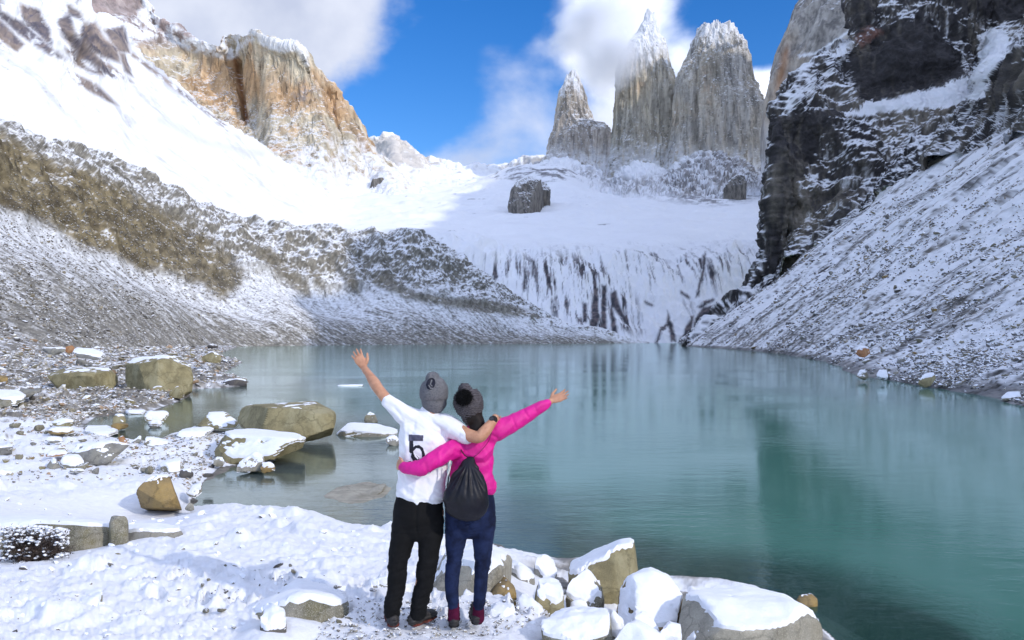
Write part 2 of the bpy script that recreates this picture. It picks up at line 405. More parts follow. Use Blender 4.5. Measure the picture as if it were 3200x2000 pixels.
# ---- left lateral moraine with its eroded brown bank
def moraine():
    C = [ [(-1500, 1115, 70), (-1500, 900, 90), (-1500, 500, 120), (-1500, 200, 150), (-1500, 300, 210)],
          [(-420, 1105, 96), (-560, 760, 125), (-620, 330, 160), (-560, 60, 200), (-700, 160, 260)],
          [(60, 1098, 118), (-110, 850, 150), (-230, 570, 185), (-260, 230, 230), (-420, 300, 300)],
          [(350, 1090, 160), (180, 870, 190), (0, 664, 225), (-10, 365, 275), (-160, 400, 350)],
          [(560, 1087, 225), (430, 930, 245), (250, 775, 270), (135, 452, 320), (0, 480, 400)],
          [(745, 1085, 296), (610, 970, 305), (440, 845, 320), (318, 494, 370), (200, 520, 450)],
          [(930, 1082, 335), (830, 1025, 340), (700, 948, 355), (529, 606, 410), (430, 640, 490)],
          [(1110, 1081, 365), (960, 990, 370), (770, 865, 385), (645, 655, 440), (600, 700, 520)],
          [(1300, 1079, 395), (1140, 1010, 400), (970, 930, 410), (925, 713, 465), (900, 750, 540)],
          [(1450, 1078, 418), (1340, 1010, 422), (1200, 925, 432), (1180, 724, 480), (1180, 770, 550)],
          [(1600, 1077, 440), (1500, 1030, 444), (1420, 960, 450), (1330, 742, 490), (1340, 800, 560)],
          [(1740, 1076, 462), (1660, 1050, 464), (1590, 985, 470), (1480, 856, 500), (1480, 900, 560)],
          [(1860, 1075.5, 482), (1800, 1064, 484), (1720, 1030, 488), (1640, 928, 515), (1650, 960, 570)],
          [(1960, 1076, 500), (1930, 1070, 502), (1880, 1056, 506), (1800, 1010, 525), (1800, 1030, 580)],
          [(2100, 1078, 515), (2080, 1076, 518), (2050, 1074, 525), (2000, 1072, 540), (2000, 1078, 590)]]
    def disp(P, Nn, u, v):
        bank = sstep(.46, .56, v) * (1 - sstep(.74, .82, v)) * (1 - sstep(.62, .9, u) * .6)
        D = P[..., 1]; k = D / 300.
        n = fbm(P, 1 / 22., 5, 41, ridged=True, aniso=(1, 1, .6)) * 4.2 * bank * k
        n += fbm(P, 1 / 7., 4, 43, gain=.6) * 1.1 * (.35 + bank) * k
        n += fbm(P, 1 / 2.2, 3, 45, gain=.65) * .35 * (.5 + .8 * sstep(.5, .6, v)) * k
        n += fbm(P, 1 / 60., 2, 47) * 5 * k * sstep(0.02, .2, v)
        return n
    def color(P, N2, PX, PY, u, v):
        n2 = fbm(P, 1 / 26., 4, 51, gain=.6); n3 = fbm(P, 1 / 5., 4, 53, gain=.72); n4 = fbm(P, 1 / 1.6, 3, 55, gain=.75); nb = fbm(P, 1 / 12., 3, 58, gain=.6)
        wx = PX + 24 * n2 + 14 * n3; wy = PY + 30 * n2 + 20 * n3
        brown = softpoly([(-400, 420), (0, 415), (150, 500), (330, 560), (540, 680), (660, 740), (760, 840), (770, 865), (700, 950), (640, 900), (550, 850), (440, 845), (340, 790), (250, 775), (150, 690), (0, 655), (-400, 400)], wx, wy, 22)
        # hanging tongues of the bank
        dark = np.zeros(PX.shape)
        for poly in ([(800, 780), (850, 770), (900, 830), (960, 880), (975, 935), (930, 910), (880, 860), (830, 830)], [(960, 840), (1000, 850), (1010, 900), (990, 895)],
                     [(1060, 860), (1110, 850), (1130, 930), (1100, 910)], [(1140, 860), (1230, 870), (1300, 910), (1400, 930), (1560, 940), (1690, 985), (1690, 995), (1560, 985), (1400, 960), (1280, 935), (1190, 900)], [(1200, 850), (1235, 860), (1230, 895), (1205, 890)]):
            dark = np.maximum(dark, softpoly(poly, PX + 12 * n3 + 8 * n2, PY + 12 * n3, 9))
        up = sstep(.49, .58, v + .04 * n2)
        # lower scree: grey with snow streaks down the fall line (constant u)
        uu = np.stack([u * 300, v * 2.2, 0 * u], -1)
        st = fbm(uu, 1 / 2.6, 4, 61, gain=.7) * .55 + .40 * fbm(uu, 1 / .7, 3, 63, gain=.65)
        grain = n3 * .45 + n4 * .95
        low = sstep(-.30, .46, st + .75 * grain + .50 * sstep(.02, .5, v) - .24) * (.80 + .20 * sstep(-.3, .3, grain))
        snow = low
        top = sstep(-.20, .34, grain * 1.2 + (N2[..., 2] - .62) * 1.0 - .04 + .16 * sstep(.35, .8, u))
        snow = np.where(up > .5, top, snow) * 1.0
        snow = low * (1 - up) + top * up
        b = np.clip(np.maximum(brown * (1 - sstep(.75, .95, v) * .6), dark * .9), 0, 1)
        snow = snow * (1 - b) + b * sstep(.02, .42, grain + nb * .5 + (N2[..., 2] - .62) * .9 - .20)
        rc = mixc(np.array([.15, .14, .12]), np.array([.29, .27, .225]), sstep(-.3, .4, n4))
        bc = mixc(np.array([.085, .068, .042]), np.array([.25, .205, .12]), sstep(-.35, .35, n3 + .5 * nb))
        rc = mixc(rc, bc, b * (1 - sstep(.30, .60, u) * .7))
        return mixc(rc, SNOW, np.clip(snow, 0, 1))
    return landform('moraine_slope', C, 900, 420, disp, color, M_mid, kind='structure')
_, MOR, _ = moraine()

# ---- left snow mountain
def snow_mountain():
    ridge = [(-1800, -700, 560), (-900, -420, 600), (-350, -230, 640), (-120, -120, 670), (60, -60, 690), (170, -10, 700), (225, 40, 715), (300, 75, 735), (375, 88, 750), (415, 172, 765), (560, 283, 800), (700, 392, 840), (830, 484, 890), (960, 566, 960), (1100, 640, 1060), (1330, 700, 1180)]
    bot = [(-1800, 500, 300), (-900, 450, 330), (-450, 430, 360), (-250, 440, 380), (-60, 470, 400), (60, 520, 420), (150, 560, 440), (260, 600, 460), (360, 640, 480), (460, 690, 500), (620, 740, 530), (800, 780, 560), (950, 800, 590), (1100, 810, 620), (1350, 800, 660), (1750, 790, 700)]
    rows = []
    for a, b in zip(bot, ridge):
        A, B = P3(*a), P3(*b)
        r = [A - np.array([0, 0, 40])]
        for t in (0, .25, .5, .75):
            q = A * (1 - t) + B * t; q[2] -= 14 * math.sin(math.pi * t); r.append(q)
        r += [B, B + np.array([-30, 90, -70])]
        rows.append(r)
    def disp(P, Nn, u, v):
        up = sstep(.42, .66, v) * (1 - sstep(.40, .60, u))
        n = fbm(P, 1 / 60., 6, 71, ridged=True, gain=.55, aniso=(1, 1, .8)) * 24 * up
        n += fbm(P, 1 / 90., 4, 73) * 9 * sstep(0, .2, v)
        n += fbm(P, 1 / 12., 4, 75) * 1.1 * (.4 + 1.8 * up)
        edge = np.exp(-((v - .83) / .03) ** 2)
        n += edge * fbm(P, 1 / 14., 4, 77, ridged=True) * 6
        return n
    def color(P, N2, PX, PY, u, v):
        n2 = fbm(P, 1 / 45., 4, 81, gain=.6); n3 = fbm(P, 1 / 9., 4, 83, gain=.7)
        # bedding that runs down to the right
        q = np.stack([P[..., 0] * .8 + P[..., 2] * 1.1, P[..., 1], P[..., 0] * .15], -1)
        ns = fbm(q, 1 / 26., 5, 85, gain=.62)
        wx = PX + 16 * n2 + 12 * n3; wy = PY + 14 * n2 + 10 * n3
        rock = np.zeros(PX.shape)
        for poly, th in (([(-900, -400), (0, -20), (0, 30), (60, 60), (120, 110), (200, 185), (150, 170), (60, 110), (0, 55), (-900, -200)], -.35), ([(60, 10), (120, 25), (155, 90), (165, 160), (200, 180), (140, 130), (70, 60)], -.2),
                         ([(175, 60), (215, 40), (240, 110), (300, 165), (340, 220), (250, 180), (190, 110)], -.35), ([(210, 15), (250, 40), (260, 65), (215, 45)], -.4),
                         ([(250, 75), (300, 70), (330, 120), (370, 150), (380, 200), (300, 170), (250, 130)], -.3), ([(320, 90), (385, 80), (412, 170), (370, 165)], -.8), ([(370, 160), (395, 170), (415, 240), (390, 225)], -.5),
                         ([(-900, -100), (0, 60), (80, 140), (60, 170), (0, 140), (-900, 40)], -.1), ([(210, 220), (300, 260), (370, 330), (340, 320), (250, 270)], -.05), ([(200, 150), (330, 190), (420, 260), (330, 240), (240, 210)], 0.0)):
            rock = np.maximum(rock, softpoly(poly, wx, wy, 8) * sstep(th - .22, th + .02, ns + .4 * n3))
        edge = np.exp(-(polydist([(415, 172), (560, 283), (700, 392)], PX, PY, False) / 7.) ** 2)
        rock = np.maximum(rock, edge * sstep(-.25, .1, n3))
        rock = np.maximum(rock, sstep(.38, .52, n3 + .4 * ns) * .75 * (PY < 620) * sstep(700, 200, PX))
        rock = np.maximum(rock, sstep(.50, .56, fbm(P, 1 / 11., 3, 87, gain=.6)) * .6)
        rc = mixc(np.array([.11, .10, .12]), np.array([.27, .22, .19]), sstep(-.3, .3, n3 + n2))
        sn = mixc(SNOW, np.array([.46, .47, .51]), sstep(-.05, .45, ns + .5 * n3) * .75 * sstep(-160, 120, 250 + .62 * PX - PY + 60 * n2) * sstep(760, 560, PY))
        sn = mixc(sn, np.array([.52, .53, .57]), np.exp(-(polydist([(500, 380), (560, 400), (640, 440), (740, 470), (820, 480)], PX, PY + 14 * n2, False) / 16.) ** 2) * .6)  # faint shade painted into the snow colour along this line
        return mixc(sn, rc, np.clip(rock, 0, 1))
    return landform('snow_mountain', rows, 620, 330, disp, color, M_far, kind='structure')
snow_mountain()

# ---- orange granite peak with the shoulder running up to the left
def orange_peak():
    sk = [(-700, -700), (-100, -330), (200, -170), (350, -70), (448, 2), (482, 55), (545, 95), (600, 130), (660, 146), (690, 150), (700, 118), (735, 112), (760, 122), (795, 108), (840, 128), (880, 150), (915, 152), (938, 155), (955, 205), (1000, 258), (1045, 284), (1062, 345), (1095, 400), (1130, 450), (1190, 505), (1260, 560), (1340, 610)]
    bt = [(-700, 0), (-100, 100), (200, 240), (300, 300), (380, 330), (430, 360), (480, 400), (540, 430), (600, 470), (640, 500), (680, 530), (720, 560), (760, 580), (800, 600), (860, 620), (900, 640), (950, 660), (990, 670), (1020, 680), (1060, 690), (1100, 700), (1140, 705), (1180, 710), (1230, 712), (1290, 715), (1360, 716), (1440, 716)]
    rows = []
    for (x, y), (bx, by) in zip(sk, bt):
        D = 1420 + 140 * math.sin((x + 200) / 260.0) * 0.4
        if 690 < x < 760: D += 25
        if 770 < x < 960: D -= 60
        T = P3(x, y, D); B = P3(bx, by, D - 300)
        cliffk = sstep(380, 560, np.array(x)) * (1 - sstep(1060, 1200, np.array(x)))
        r = [B]
        for t in (.2, .4, .6, .8, .93):
            q = B * (1 - t) + T * t
            bulge = float(cliffk) * (t * (1 - t)) * 330          # steep face, flat foot
            q[1] += bulge
            r.append(q)
        r += [T, T + np.array([-40 if x < 900 else 40, 120, -60])]
        rows.append(r)
    def disp(P, Nn, u, v):
        k = sstep(.05, .3, v)
        n = fbm(P, 1 / 170., 3, 91, ridged=True, gain=.5, aniso=(1.2, 1.2, .5)) * 9 * k
        n += fbm(P, 1 / 48., 6, 93, ridged=True, gain=.62, aniso=(1.7, 1.2, .30)) * 7 * k
        n += fbm(P, 1 / 12., 4, 94, gain=.65, aniso=(1.5, 1, .6)) * 3 * k
        PX, PY = proj(P)
        gap = np.exp(-(polydist([(738, 195), (745, 240), (757, 300), (768, 380)], PX, PY, False) / 9.) ** 2)
        n -= gap * 22
        notch = np.exp(-(polydist([(690, 150), (715, 190), (738, 200)], PX, PY, False) / 14.) ** 2)
        n -= notch * 7
        edge = np.exp(-((v - .857) / .02) ** 2)
        n += edge * fbm(P, 1 / 25., 4, 95, ridged=True) * 4
        return n
    def color(P, N2, PX, PY, u, v):
        n1 = fbm(P, 1 / 60., 5, 101, gain=.6, aniso=(1.4, 1, .45)); n2 = fbm(P, 1 / 110., 4, 103, gain=.6); n3 = fbm(P, 1 / 20., 4, 105, gain=.7)
        ns = fbm(P, 1 / 12., 4, 107, gain=.65, aniso=(2.2, 1, .14))
        cream = np.array([.50, .435, .32]); orange = np.array([.48, .32, .18]); grey = np.array([.30, .27, .23]); rust = np.array([.30, .14, .06])
        o = sstep(-.15, .35, n2 + .5 * n1 + .35 * softpoly([(560, 150), (740, 200), (1040, 280), (1060, 380), (980, 400), (800, 330), (770, 420), (690, 340)], PX, PY, 60) - .02)
        c = mixc(cream, orange, o)
        c = mixc(c, grey, sstep(.05, .4, n1 - .3 * n2) * .3)
        c = mixc(c, rust, np.exp(-(polydist([(735, 190), (748, 250), (762, 330), (770, 380)], PX + 6 * n3, PY, False) / 9.) ** 2) * .9)
        c = mixc(c, np.array([.30, .26, .24]), softpoly([(900, 280), (985, 240), (1000, 300), (985, 330), (930, 330)], PX + 20 * n3, PY + 16 * n3, 16) * sstep(-.1, .3, n3) * .8)
        c = c * (1 + .32 * ns[..., None]) * (1 + .35 * n3[..., None])
        crk = sstep(.58, .8, fbm(P, 1 / 40., 4, 121, ridged=True, gain=.6, aniso=(1.6, 1.6, .25))) + .8 * sstep(.66, .85, fbm(rot2(P, .7), 1 / 36., 4, 123, ridged=True, gain=.6, aniso=(.4, 1, 1.8)))
        c = c * (1 - .45 * np.clip(crk, 0, 1))[..., None]
        # snow: on the summit crest, on ledges, on the left shoulder and over the foot of the wall
        wx = PX + 18 * n3; wy = PY + 22 * n3 + 14 * n1
        s = sstep(.62, .80, N2[..., 2] + .25 * n3) * .8
        s = np.maximum(s, softpoly([(690, 150), (700, 105), (800, 95), (800, 120), (760, 150), (735, 185), (712, 190)], wx, wy, 8) * sstep(-.25, .1, n3))
        s = np.maximum(s, softpoly([(790, 100), (960, 150), (960, 210), (938, 175), (870, 170), (810, 140)], wx, wy + 8, 6) * .85)
        s = np.maximum(s, softpoly([(-900, -900), (440, -20), (600, 120), (690, 140), (700, 185), (600, 160), (500, 120), (430, 135), (415, 200), (330, 130), (-900, 60)], wx, wy, 10) * sstep(-.22, .10, n3 + .5 * n1))
        s = np.maximum(s, softpoly([(900, 470), (1100, 420), (1500, 560), (1500, 900), (700, 900), (780, 520)], wx, wy, 55) * sstep(-.35, .1, n3 + (PY - 520) / 260.))
        s = np.maximum(s, softpoly([(1020, 440), (1120, 430), (1240, 540), (1100, 520)], wx, wy, 20) * sstep(-.2, .2, n3) * .7)
        brownm = softpoly([(240, -30), (445, -10), (450, 30), (420, 50), (360, 45), (300, 60), (240, 20)], wx, wy, 8)
        c = mixc(c, np.array([.30, .24, .22]), softpoly([(-900, -900), (700, -100), (690, 150), (420, 140), (-900, 300)], PX, PY, 30))
        s = s * (1 - brownm * .92)
        return mixc(c, SNOW, np.clip(s, 0, 1))
    return landform('orange_rock_peak', rows, 620, 400, disp, color, M_peak, label='orange and cream granite peak with a snowy crest above the left snowfield', category='mountain peak')
orange_peak()

# ---- low snowy peaks on the left of the saddle
def far_peaks():
    sk = [(1000, 560), (1080, 500), (1150, 456), (1180, 452), (1200, 440), (1225, 428), (1245, 446), (1290, 466), (1315, 488), (1335, 506), (1380, 512), (1420, 522), (1470, 530), (1540, 533), (1600, 524), (1640, 512), (1700, 498), (1760, 500), (1850, 520)]
    rows = []
    for i, (x, y) in enumerate(sk):
        D = 2100
        T = P3(x, y, D)
        r = [P3(x + 60, 720, 1250), P3(x + 40, 640 if x < 1500 else 600, 1550), P3(x + 12, (y + 610) / 2 if x < 1500 else (y + 590) / 2, 1850), P3(x + 3, y + 18, 2050), T, T + np.array([0, 160, -60])]
        rows.append(r)
    def disp(P, Nn, u, v):
        return fbm(P, 1 / 160., 6, 111, ridged=True, gain=.55) * 20 * sstep(.1, .4, v) + fbm(P, 1 / 28., 4, 113, ridged=True) * 5 * sstep(.3, .8, v)
    def color(P, N2, PX, PY, u, v):
        n1 = fbm(P, 1 / 40., 5, 117, gain=.65, aniso=(1.4, 1, .7)); n2 = fbm(P, 1 / 120., 4, 119)
        rock = sstep(.05, .30, n1 + .35 * n2 + .40 * softpoly([(1120, 440), (1330, 420), (1340, 530), (1200, 540)], PX, PY, 20) + .30 * softpoly([(1500, 520), (1720, 490), (1850, 540), (1600, 580)], PX, PY, 12) - .12 - (PY - 540) * .003)
        c = mixc(np.array([.50, .45, .38]), np.array([.30, .30, .31]), sstep(1350, 1520, PX))
        return mixc(SNOW, c, rock * .8)
    return landform('saddle_ridge', rows, 330, 150, disp, color, M_far, kind='structure')
far_peaks()

# ---- the three towers: closed rings of rock stacked up an outline
def tower(left, right, D, depth, seed, label, base_px, tone, snowtop, nh=440, na=360):
    """left/right: [(px, py)...] outline points from the foot up; both are splined over height."""
    L = np.array(left, float); Rr = np.array(right, float)
    y0 = max(L[0, 1], Rr[0, 1]); y1 = min(L[-1, 1], Rr[-1, 1])
    ys = np.linspace(y0, y1, nh)
    lx = np.interp(-ys, -L[:, 1], L[:, 0]); rx = np.interp(-ys, -Rr[:, 1], Rr[:, 0])
    th = np.linspace(0, 2 * np.pi, na, endpoint=False)
    cx = (lx + rx) / 2; hw = (rx - lx) / 2
    ker = np.hanning(91); ker /= ker.sum(); hwd = np.convolve(np.pad(hw, 45, mode='edge'), ker, 'valid')
    hwd = np.minimum(hwd, hw * 1.6 + 6)
    k = D / F
    ex = 2.6
    ct, st = np.cos(th), np.sin(th)
    rr = (np.abs(ct) ** ex + np.abs(st) ** ex) ** (-1 / ex)
    X = (cx[:, None] - 1600) * k + hw[:, None] * k * (ct * rr)[None]
    Y = D + np.minimum(hwd, hwd.max() * .8)[:, None] * k * depth * (st * rr)[None] + 0 * X
    Z = (CAMZ - (ys - HOR) * k)[:, None] + 0 * X
    P = np.stack([X, Y, Z], -1).transpose(1, 0, 2)          # (na, nh, 3)
    Nn = np.stack([ct * np.ones(1), st * depth, 0 * ct], -1)[:, None, :] * np.ones((1, nh, 1))
    Nn /= np.linalg.norm(Nn, axis=-1, keepdims=True)
    hgt = np.linspace(0, 1, nh)[None, :]
    d = fbm(P, 1 / 80., 4, seed, ridged=True, aniso=(1.5, 1.5, .14)) * 11
    d += fbm(P, 1 / 30., 6, seed + 3, gain=.68, ridged=True, aniso=(1.6, 1.6, .13)) * 8
    d += fbm(P, 1 / 34., 5, seed + 5, gain=.65) * 6
    d += fbm(P, 1 / 9., 3, seed + 6, gain=.65, aniso=(1, 1, .5)) * 2.5
    amp = np.minimum(1, hw / 45.)[None]
    d = (d - 7) * amp * .8
    P = P + Nn * d[..., None]
    P[..., 2] += (fbm(P, 1 / 22., 4, seed + 7, ridged=True) * 14) * sstep(.86, 1, hgt)
    N2 = grid_normals(P); s = np.sign((N2 * Nn).sum(-1).mean()); N2 = N2 * s
    PX, PY = proj(P)
    n1 = fbm(P, 1 / 22., 5, seed + 11, gain=.65, aniso=(2.2, 2.2, .09)); n2 = fbm(P, 1 / 90., 4, seed + 13); n3 = fbm(P, 1 / 12., 4, seed + 15, gain=.7)
    c = mixc(np.array(tone) * 1.02, np.array(tone) * .46, sstep(-.05, .38, n1 + .35 * n3))
    crk = sstep(.60, .80, fbm(P, 1 / 30., 4, seed + 21, ridged=True, gain=.6, aniso=(1.8, 1.8, .16))) + .8 * sstep(.68, .85, fbm(rot2(P, .6), 1 / 26., 4, seed + 23, ridged=True, gain=.6, aniso=(.35, 1, 2)))
    c = mixc(c, np.array([.46, .38, .25]), sstep(.0, .4, n2 + .15) * .35)
    c = c * (1 - .42 * np.clip(crk, 0, 1))[..., None]
    c = mixc(c, np.array([.46, .33, .22]), sstep(.22, .5, n2 - n3 * .4) * .45)
    sn = sstep(.46, .68, N2[..., 2] + .3 * n3)
    sn = np.maximum(sn, sstep(.20, .42, n1 + n3 * .5) * .55 * sstep(snowtop + 120, snowtop - 40, PY))
    sn = np.maximum(sn, sstep(snowtop + 40, snowtop - 50, PY + 150 * n1 + 60 * n3) * .92)
    ledge = sstep(.34, .5, fbm(rot2(P, -.25), 1 / 22., 4, seed + 25, gain=.65, aniso=(.45, .6, 2.6)))
    sn = np.maximum(sn, ledge * .75)
    foot = sstep(base_px - 130, base_px - 10, PY + 60 * n2 + 40 * n1)
    sn = np.maximum(sn, foot * sstep(-.25, .15, n3 + n1 * .9 + .1) * .92)
    c = mixc(c, SNOW, np.clip(sn, 0, 1))
    V = P.reshape(-1, 3)
    F1 = grid_faces(na, nh, wrap=True)
    # close the top
    topc = P[:, -1].mean(0); topc[2] += 2
    V = np.vstack([V, topc]); C = np.vstack([c.reshape(-1, 3), SNOW])
    i = np.arange(na); cap = np.stack([i * nh + nh - 1, ((i + 1) % na) * nh + nh - 1, np.full(na, len(V) - 1), np.full(na, len(V) - 1)], -1)
    me = mesh_np('rock_tower', V, F1, M_peak, True, col=C)
    bm = bmesh.new(); bm.from_mesh(me); bm.verts.ensure_lookup_table()
    for a, b2, cc, _ in cap.tolist():
        f = bm.faces.new((bm.verts[a], bm.verts[b2], bm.verts[cc])); f.smooth = True
    bm.to_mesh(me); bm.free()
    return link('rock_tower', me, label=label, category='rock tower', group='granite towers behind the lake')
tower([(1630, 620), (1668, 545), (1704, 491), (1722, 440), (1734, 397), (1740, 340), (1744, 307), (1750, 285), (1760, 266), (1774, 240), (1785, 229)],
      [(1880, 620), (1890, 560), (1893, 500), (1906, 446), (1904, 412), (1892, 394), (1866, 390), (1853, 380), (1838, 325), (1832, 300), (1822, 270), (1812, 246), (1793, 229)],
      1900, .8, 201, 'smallest granite tower with a snowy pointed tip, left of the three towers', 540, (.37, .33, .285), 268)
tower([(1800, 690), (1846, 590), (1883, 521), (1908, 455), (1920, 397), (1924, 320), (1927, 238), (1935, 190), (1958, 140), (1990, 100), (2006, 78), (2014, 55), (2022, 40)],
      [(2180, 690), (2170, 590), (2150, 500), (2125, 400), (2118, 330), (2111, 273), (2095, 220), (2086, 160), (2074, 130), (2062, 114), (2055, 80), (2046, 52), (2036, 38)],
      2120, .8, 231, 'tallest granite tower with snow-plastered tip wrapped in cloud, middle of the three', 545, (.40, .37, .31), 175)
tower([(1990, 690), (2040, 600), (2078, 520), (2095, 440), (2106, 360), (2113, 285), (2121, 233), (2140, 190), (2160, 153), (2172, 120), (2178, 100), (2182, 92), (2190, 88)],
      [(2450, 690), (2440, 600), (2415, 540), (2400, 480), (2393, 420), (2392, 352), (2376, 312), (2350, 250), (2342, 190), (2328, 142), (2308, 118), (2296, 102), (2290, 92)],
      2000, .7, 261, 'broad granite tower with a notched snowy double summit beside the grey wall', 560, (.39, .37, .335), 122)


# ---- snowy rock ribs that carry the towers down to the snow basin
def tower_foot():
    top = [(1560, 560), (1660, 520), (1780, 500), (1860, 535), (1900, 562), (1980, 515), (2080, 528), (2140, 500), (2220, 478), (2300, 500), (2390, 540), (2480, 540)]
    rows = []
    for x, y in top:
        rows.append([P3(x, 700, 900), P3(x, 664, 985), P3(x, 630, 1150), P3(x, (y + 620) / 2 + 10, 1450), P3(x, y + 20, 1740), P3(x, y, 1830), P3(x, y + 60, 2000)])
    def disp(P, Nn, u, v):
        k = sstep(.2, .45, v)
        return fbm(P, 1 / 55., 5, 611, ridged=True, gain=.6, aniso=(2.0, .5, .6)) * 17 * k + fbm(P, 1 / 14., 4, 613, gain=.6) * 4 * k - 4
    def color(P, N2, PX, PY, u, v):
        n1 = fbm(P, 1 / 30., 5, 621, gain=.65, aniso=(2.2, .4, .5)); n3 = fbm(P, 1 / 9., 4, 623, gain=.7)
        wx = PX + 40 * n1 + 12 * n3; wy = PY + 40 * n1 + 20 * n3
        dense = softpoly([(2060, 560), (2140, 500), (2230, 460), (2340, 500), (2440, 540), (2420, 590), (2300, 600), (2240, 640), (2080, 612)], wx, wy, 22)
        dense = np.maximum(dense, .8 * softpoly([(1870, 555), (1990, 560), (2080, 560), (2080, 610), (1940, 612)], wx, wy, 22))
        dense = np.maximum(dense, .7 * softpoly([(1540, 560), (1660, 520), (1860, 530), (1880, 560), (1720, 560), (1580, 580)], wx, wy, 14))
        rock = dense * sstep(-.22, .16, n1 + .7 * n3 - (N2[..., 2] - .7) * .8)
        rock = np.maximum(rock, sstep(.30, .45, n1 + .5 * n3) * .5 * (PY < 620))
        rc = mixc(np.array([.13, .125, .13]), np.array([.33, .31, .29]), sstep(-.3, .3, n3))
        return mixc(SNOW, rc, np.clip(rock, 0, 1))
    return landform('tower_foot_ribs', rows, 420, 200, disp, color, M_far, kind='structure')
tower_foot()
# ---- grey granite wall on the right (its summit is above the picture) and the unseen massif added behind it to cast shade
def granite_wall():
    edge = [(2430, 700), (2405, 580), (2395, 500), (2393, 420), (2400, 330), (2420, 240), (2440, 170), (2488, 50), (2514, -10), (2580, -130), (2700, -260), (2860, -330)]
    rows = []
    for off, dD in ((70, 500), (14, 120), (0, 0), (30, -30), (110, -70), (240, -120), (420, -200), (700, -290), (1100, -380)):
        r = []
        for k, (x, y) in enumerate(edge):
            yy = y if off < 200 else y - (off - 200) * .12 * (k / 11.)
            r.append((x + off * (1 - .25 * (k / 11.)), yy, 1150 + dD + k * 6))
        rows.append(r)
    def disp(P, Nn, u, v):
        n = fbm(P, 1 / 90., 5, 301, ridged=True, aniso=(1.4, 1.4, .35)) * 9
        n += fbm(P, 1 / 22., 5, 303, gain=.6, aniso=(1.5, 1.5, .3)) * 3.2
        return n
    def color(P, N2, PX, PY, u, v):
        q = np.stack([P[..., 0] + P[..., 2] * .45, P[..., 1], P[..., 2] * .25], -1)
        n1 = fbm(q, 1 / 14., 5, 311, gain=.65); n2 = fbm(P, 1 / 70., 4, 313); n3 = fbm(P, 1 / 8., 4, 315, gain=.7)
        n4 = fbm(q, 1 / 3.5, 4, 317, gain=.7)
        c = mixc(np.array([.38, .355, .32]), np.array([.17, .16, .15]), sstep(-.15, .35, n1 + .6 * n4))
        c = mixc(c, np.array([.42, .33, .23]), sstep(.0, .35, n2) * .5)
        c = mixc(c, np.array([.45, .24, .12]), np.exp(-((PX - (2428 + (300 - PY) * .2)) / 14.) ** 2) * sstep(120, 180, PY) * sstep(330, 230, PY) * .7)
        c = mixc(c, np.array([.5, .5, .5]), sstep(330, 560, PY + 40 * n2) * .45)
        wx = PX + 10 * n3; wy = PY + 10 * n3
        s = sstep(.55, .75, N2[..., 2] + .3 * n3) * .8
        for line, w in (([(2500, 175), (2560, 165), (2620, 120), (2690, 70)], 5), ([(2490, 230), (2560, 195), (2640, 150)], 4), ([(2465, 255), (2495, 238)], 4), ([(2430, 350), (2490, 270), (2600, 190), (2680, 140)], 14)):
            s = np.maximum(s, np.exp(-(polydist(line, wx, wy, False) / w) ** 2))
        s = np.maximum(s, sstep(470, 560, PY + 50 * n3 + 30 * n1) * .85)
        return mixc(c, SNOW, np.clip(s, 0, 1))
    return landform('granite_wall', rows, 330, 330, disp, color, M_peak, label='huge sheer grey granite wall rising out of the picture behind the dark cliff', category='rock wall')
granite_wall()

def massif():
    rid = [(200, -700, 60), (300, -420, 60), (400, -180, 170), (490, -20, 385), (600, 240, 560), (745, 500, 740), (870, 900, 930), (990, 1325, 1060), (1120, 1750, 1000), (1000, 2150, 800)]  # out of view; ridge heights set so towers and valley fall into shade
    base = [(120, -700, -5), (190, -420, 20), (250, -180, 110), (290, 20, 170), (330, 260, 215), (420, 520, 230), (520, 800, 260), (640, 1040, 330), (760, 1300, 420), (900, 1600, 500)]
    rows = []
    for b, t in zip(base, rid):
        b = np.array(b, float); t = np.array(t, float)
        rows.append([b - np.array([20, 0, 60]), b, b * .66 + t * .34 - np.array([0, 0, 25.]), b * .33 + t * .67 - np.array([0, 0, 20.]), t, t + np.array([260, 40, -260.])])
    def disp(P, Nn, u, v):
        return fbm(P, 1 / 200., 6, 321, ridged=True, gain=.55) * 45 * sstep(.05, .4, v)
    def color(P, N2, PX, PY, u, v):
        n = fbm(P, 1 / 60., 4, 323, gain=.65)
        s = sstep(.52, .66, N2[..., 2] + .3 * n)
        return mixc(np.array([.10, .095, .09]), SNOW, s)
    return landform('shade_massif', rows, 260, 120, disp, color, M_far, kind='structure')
massif()

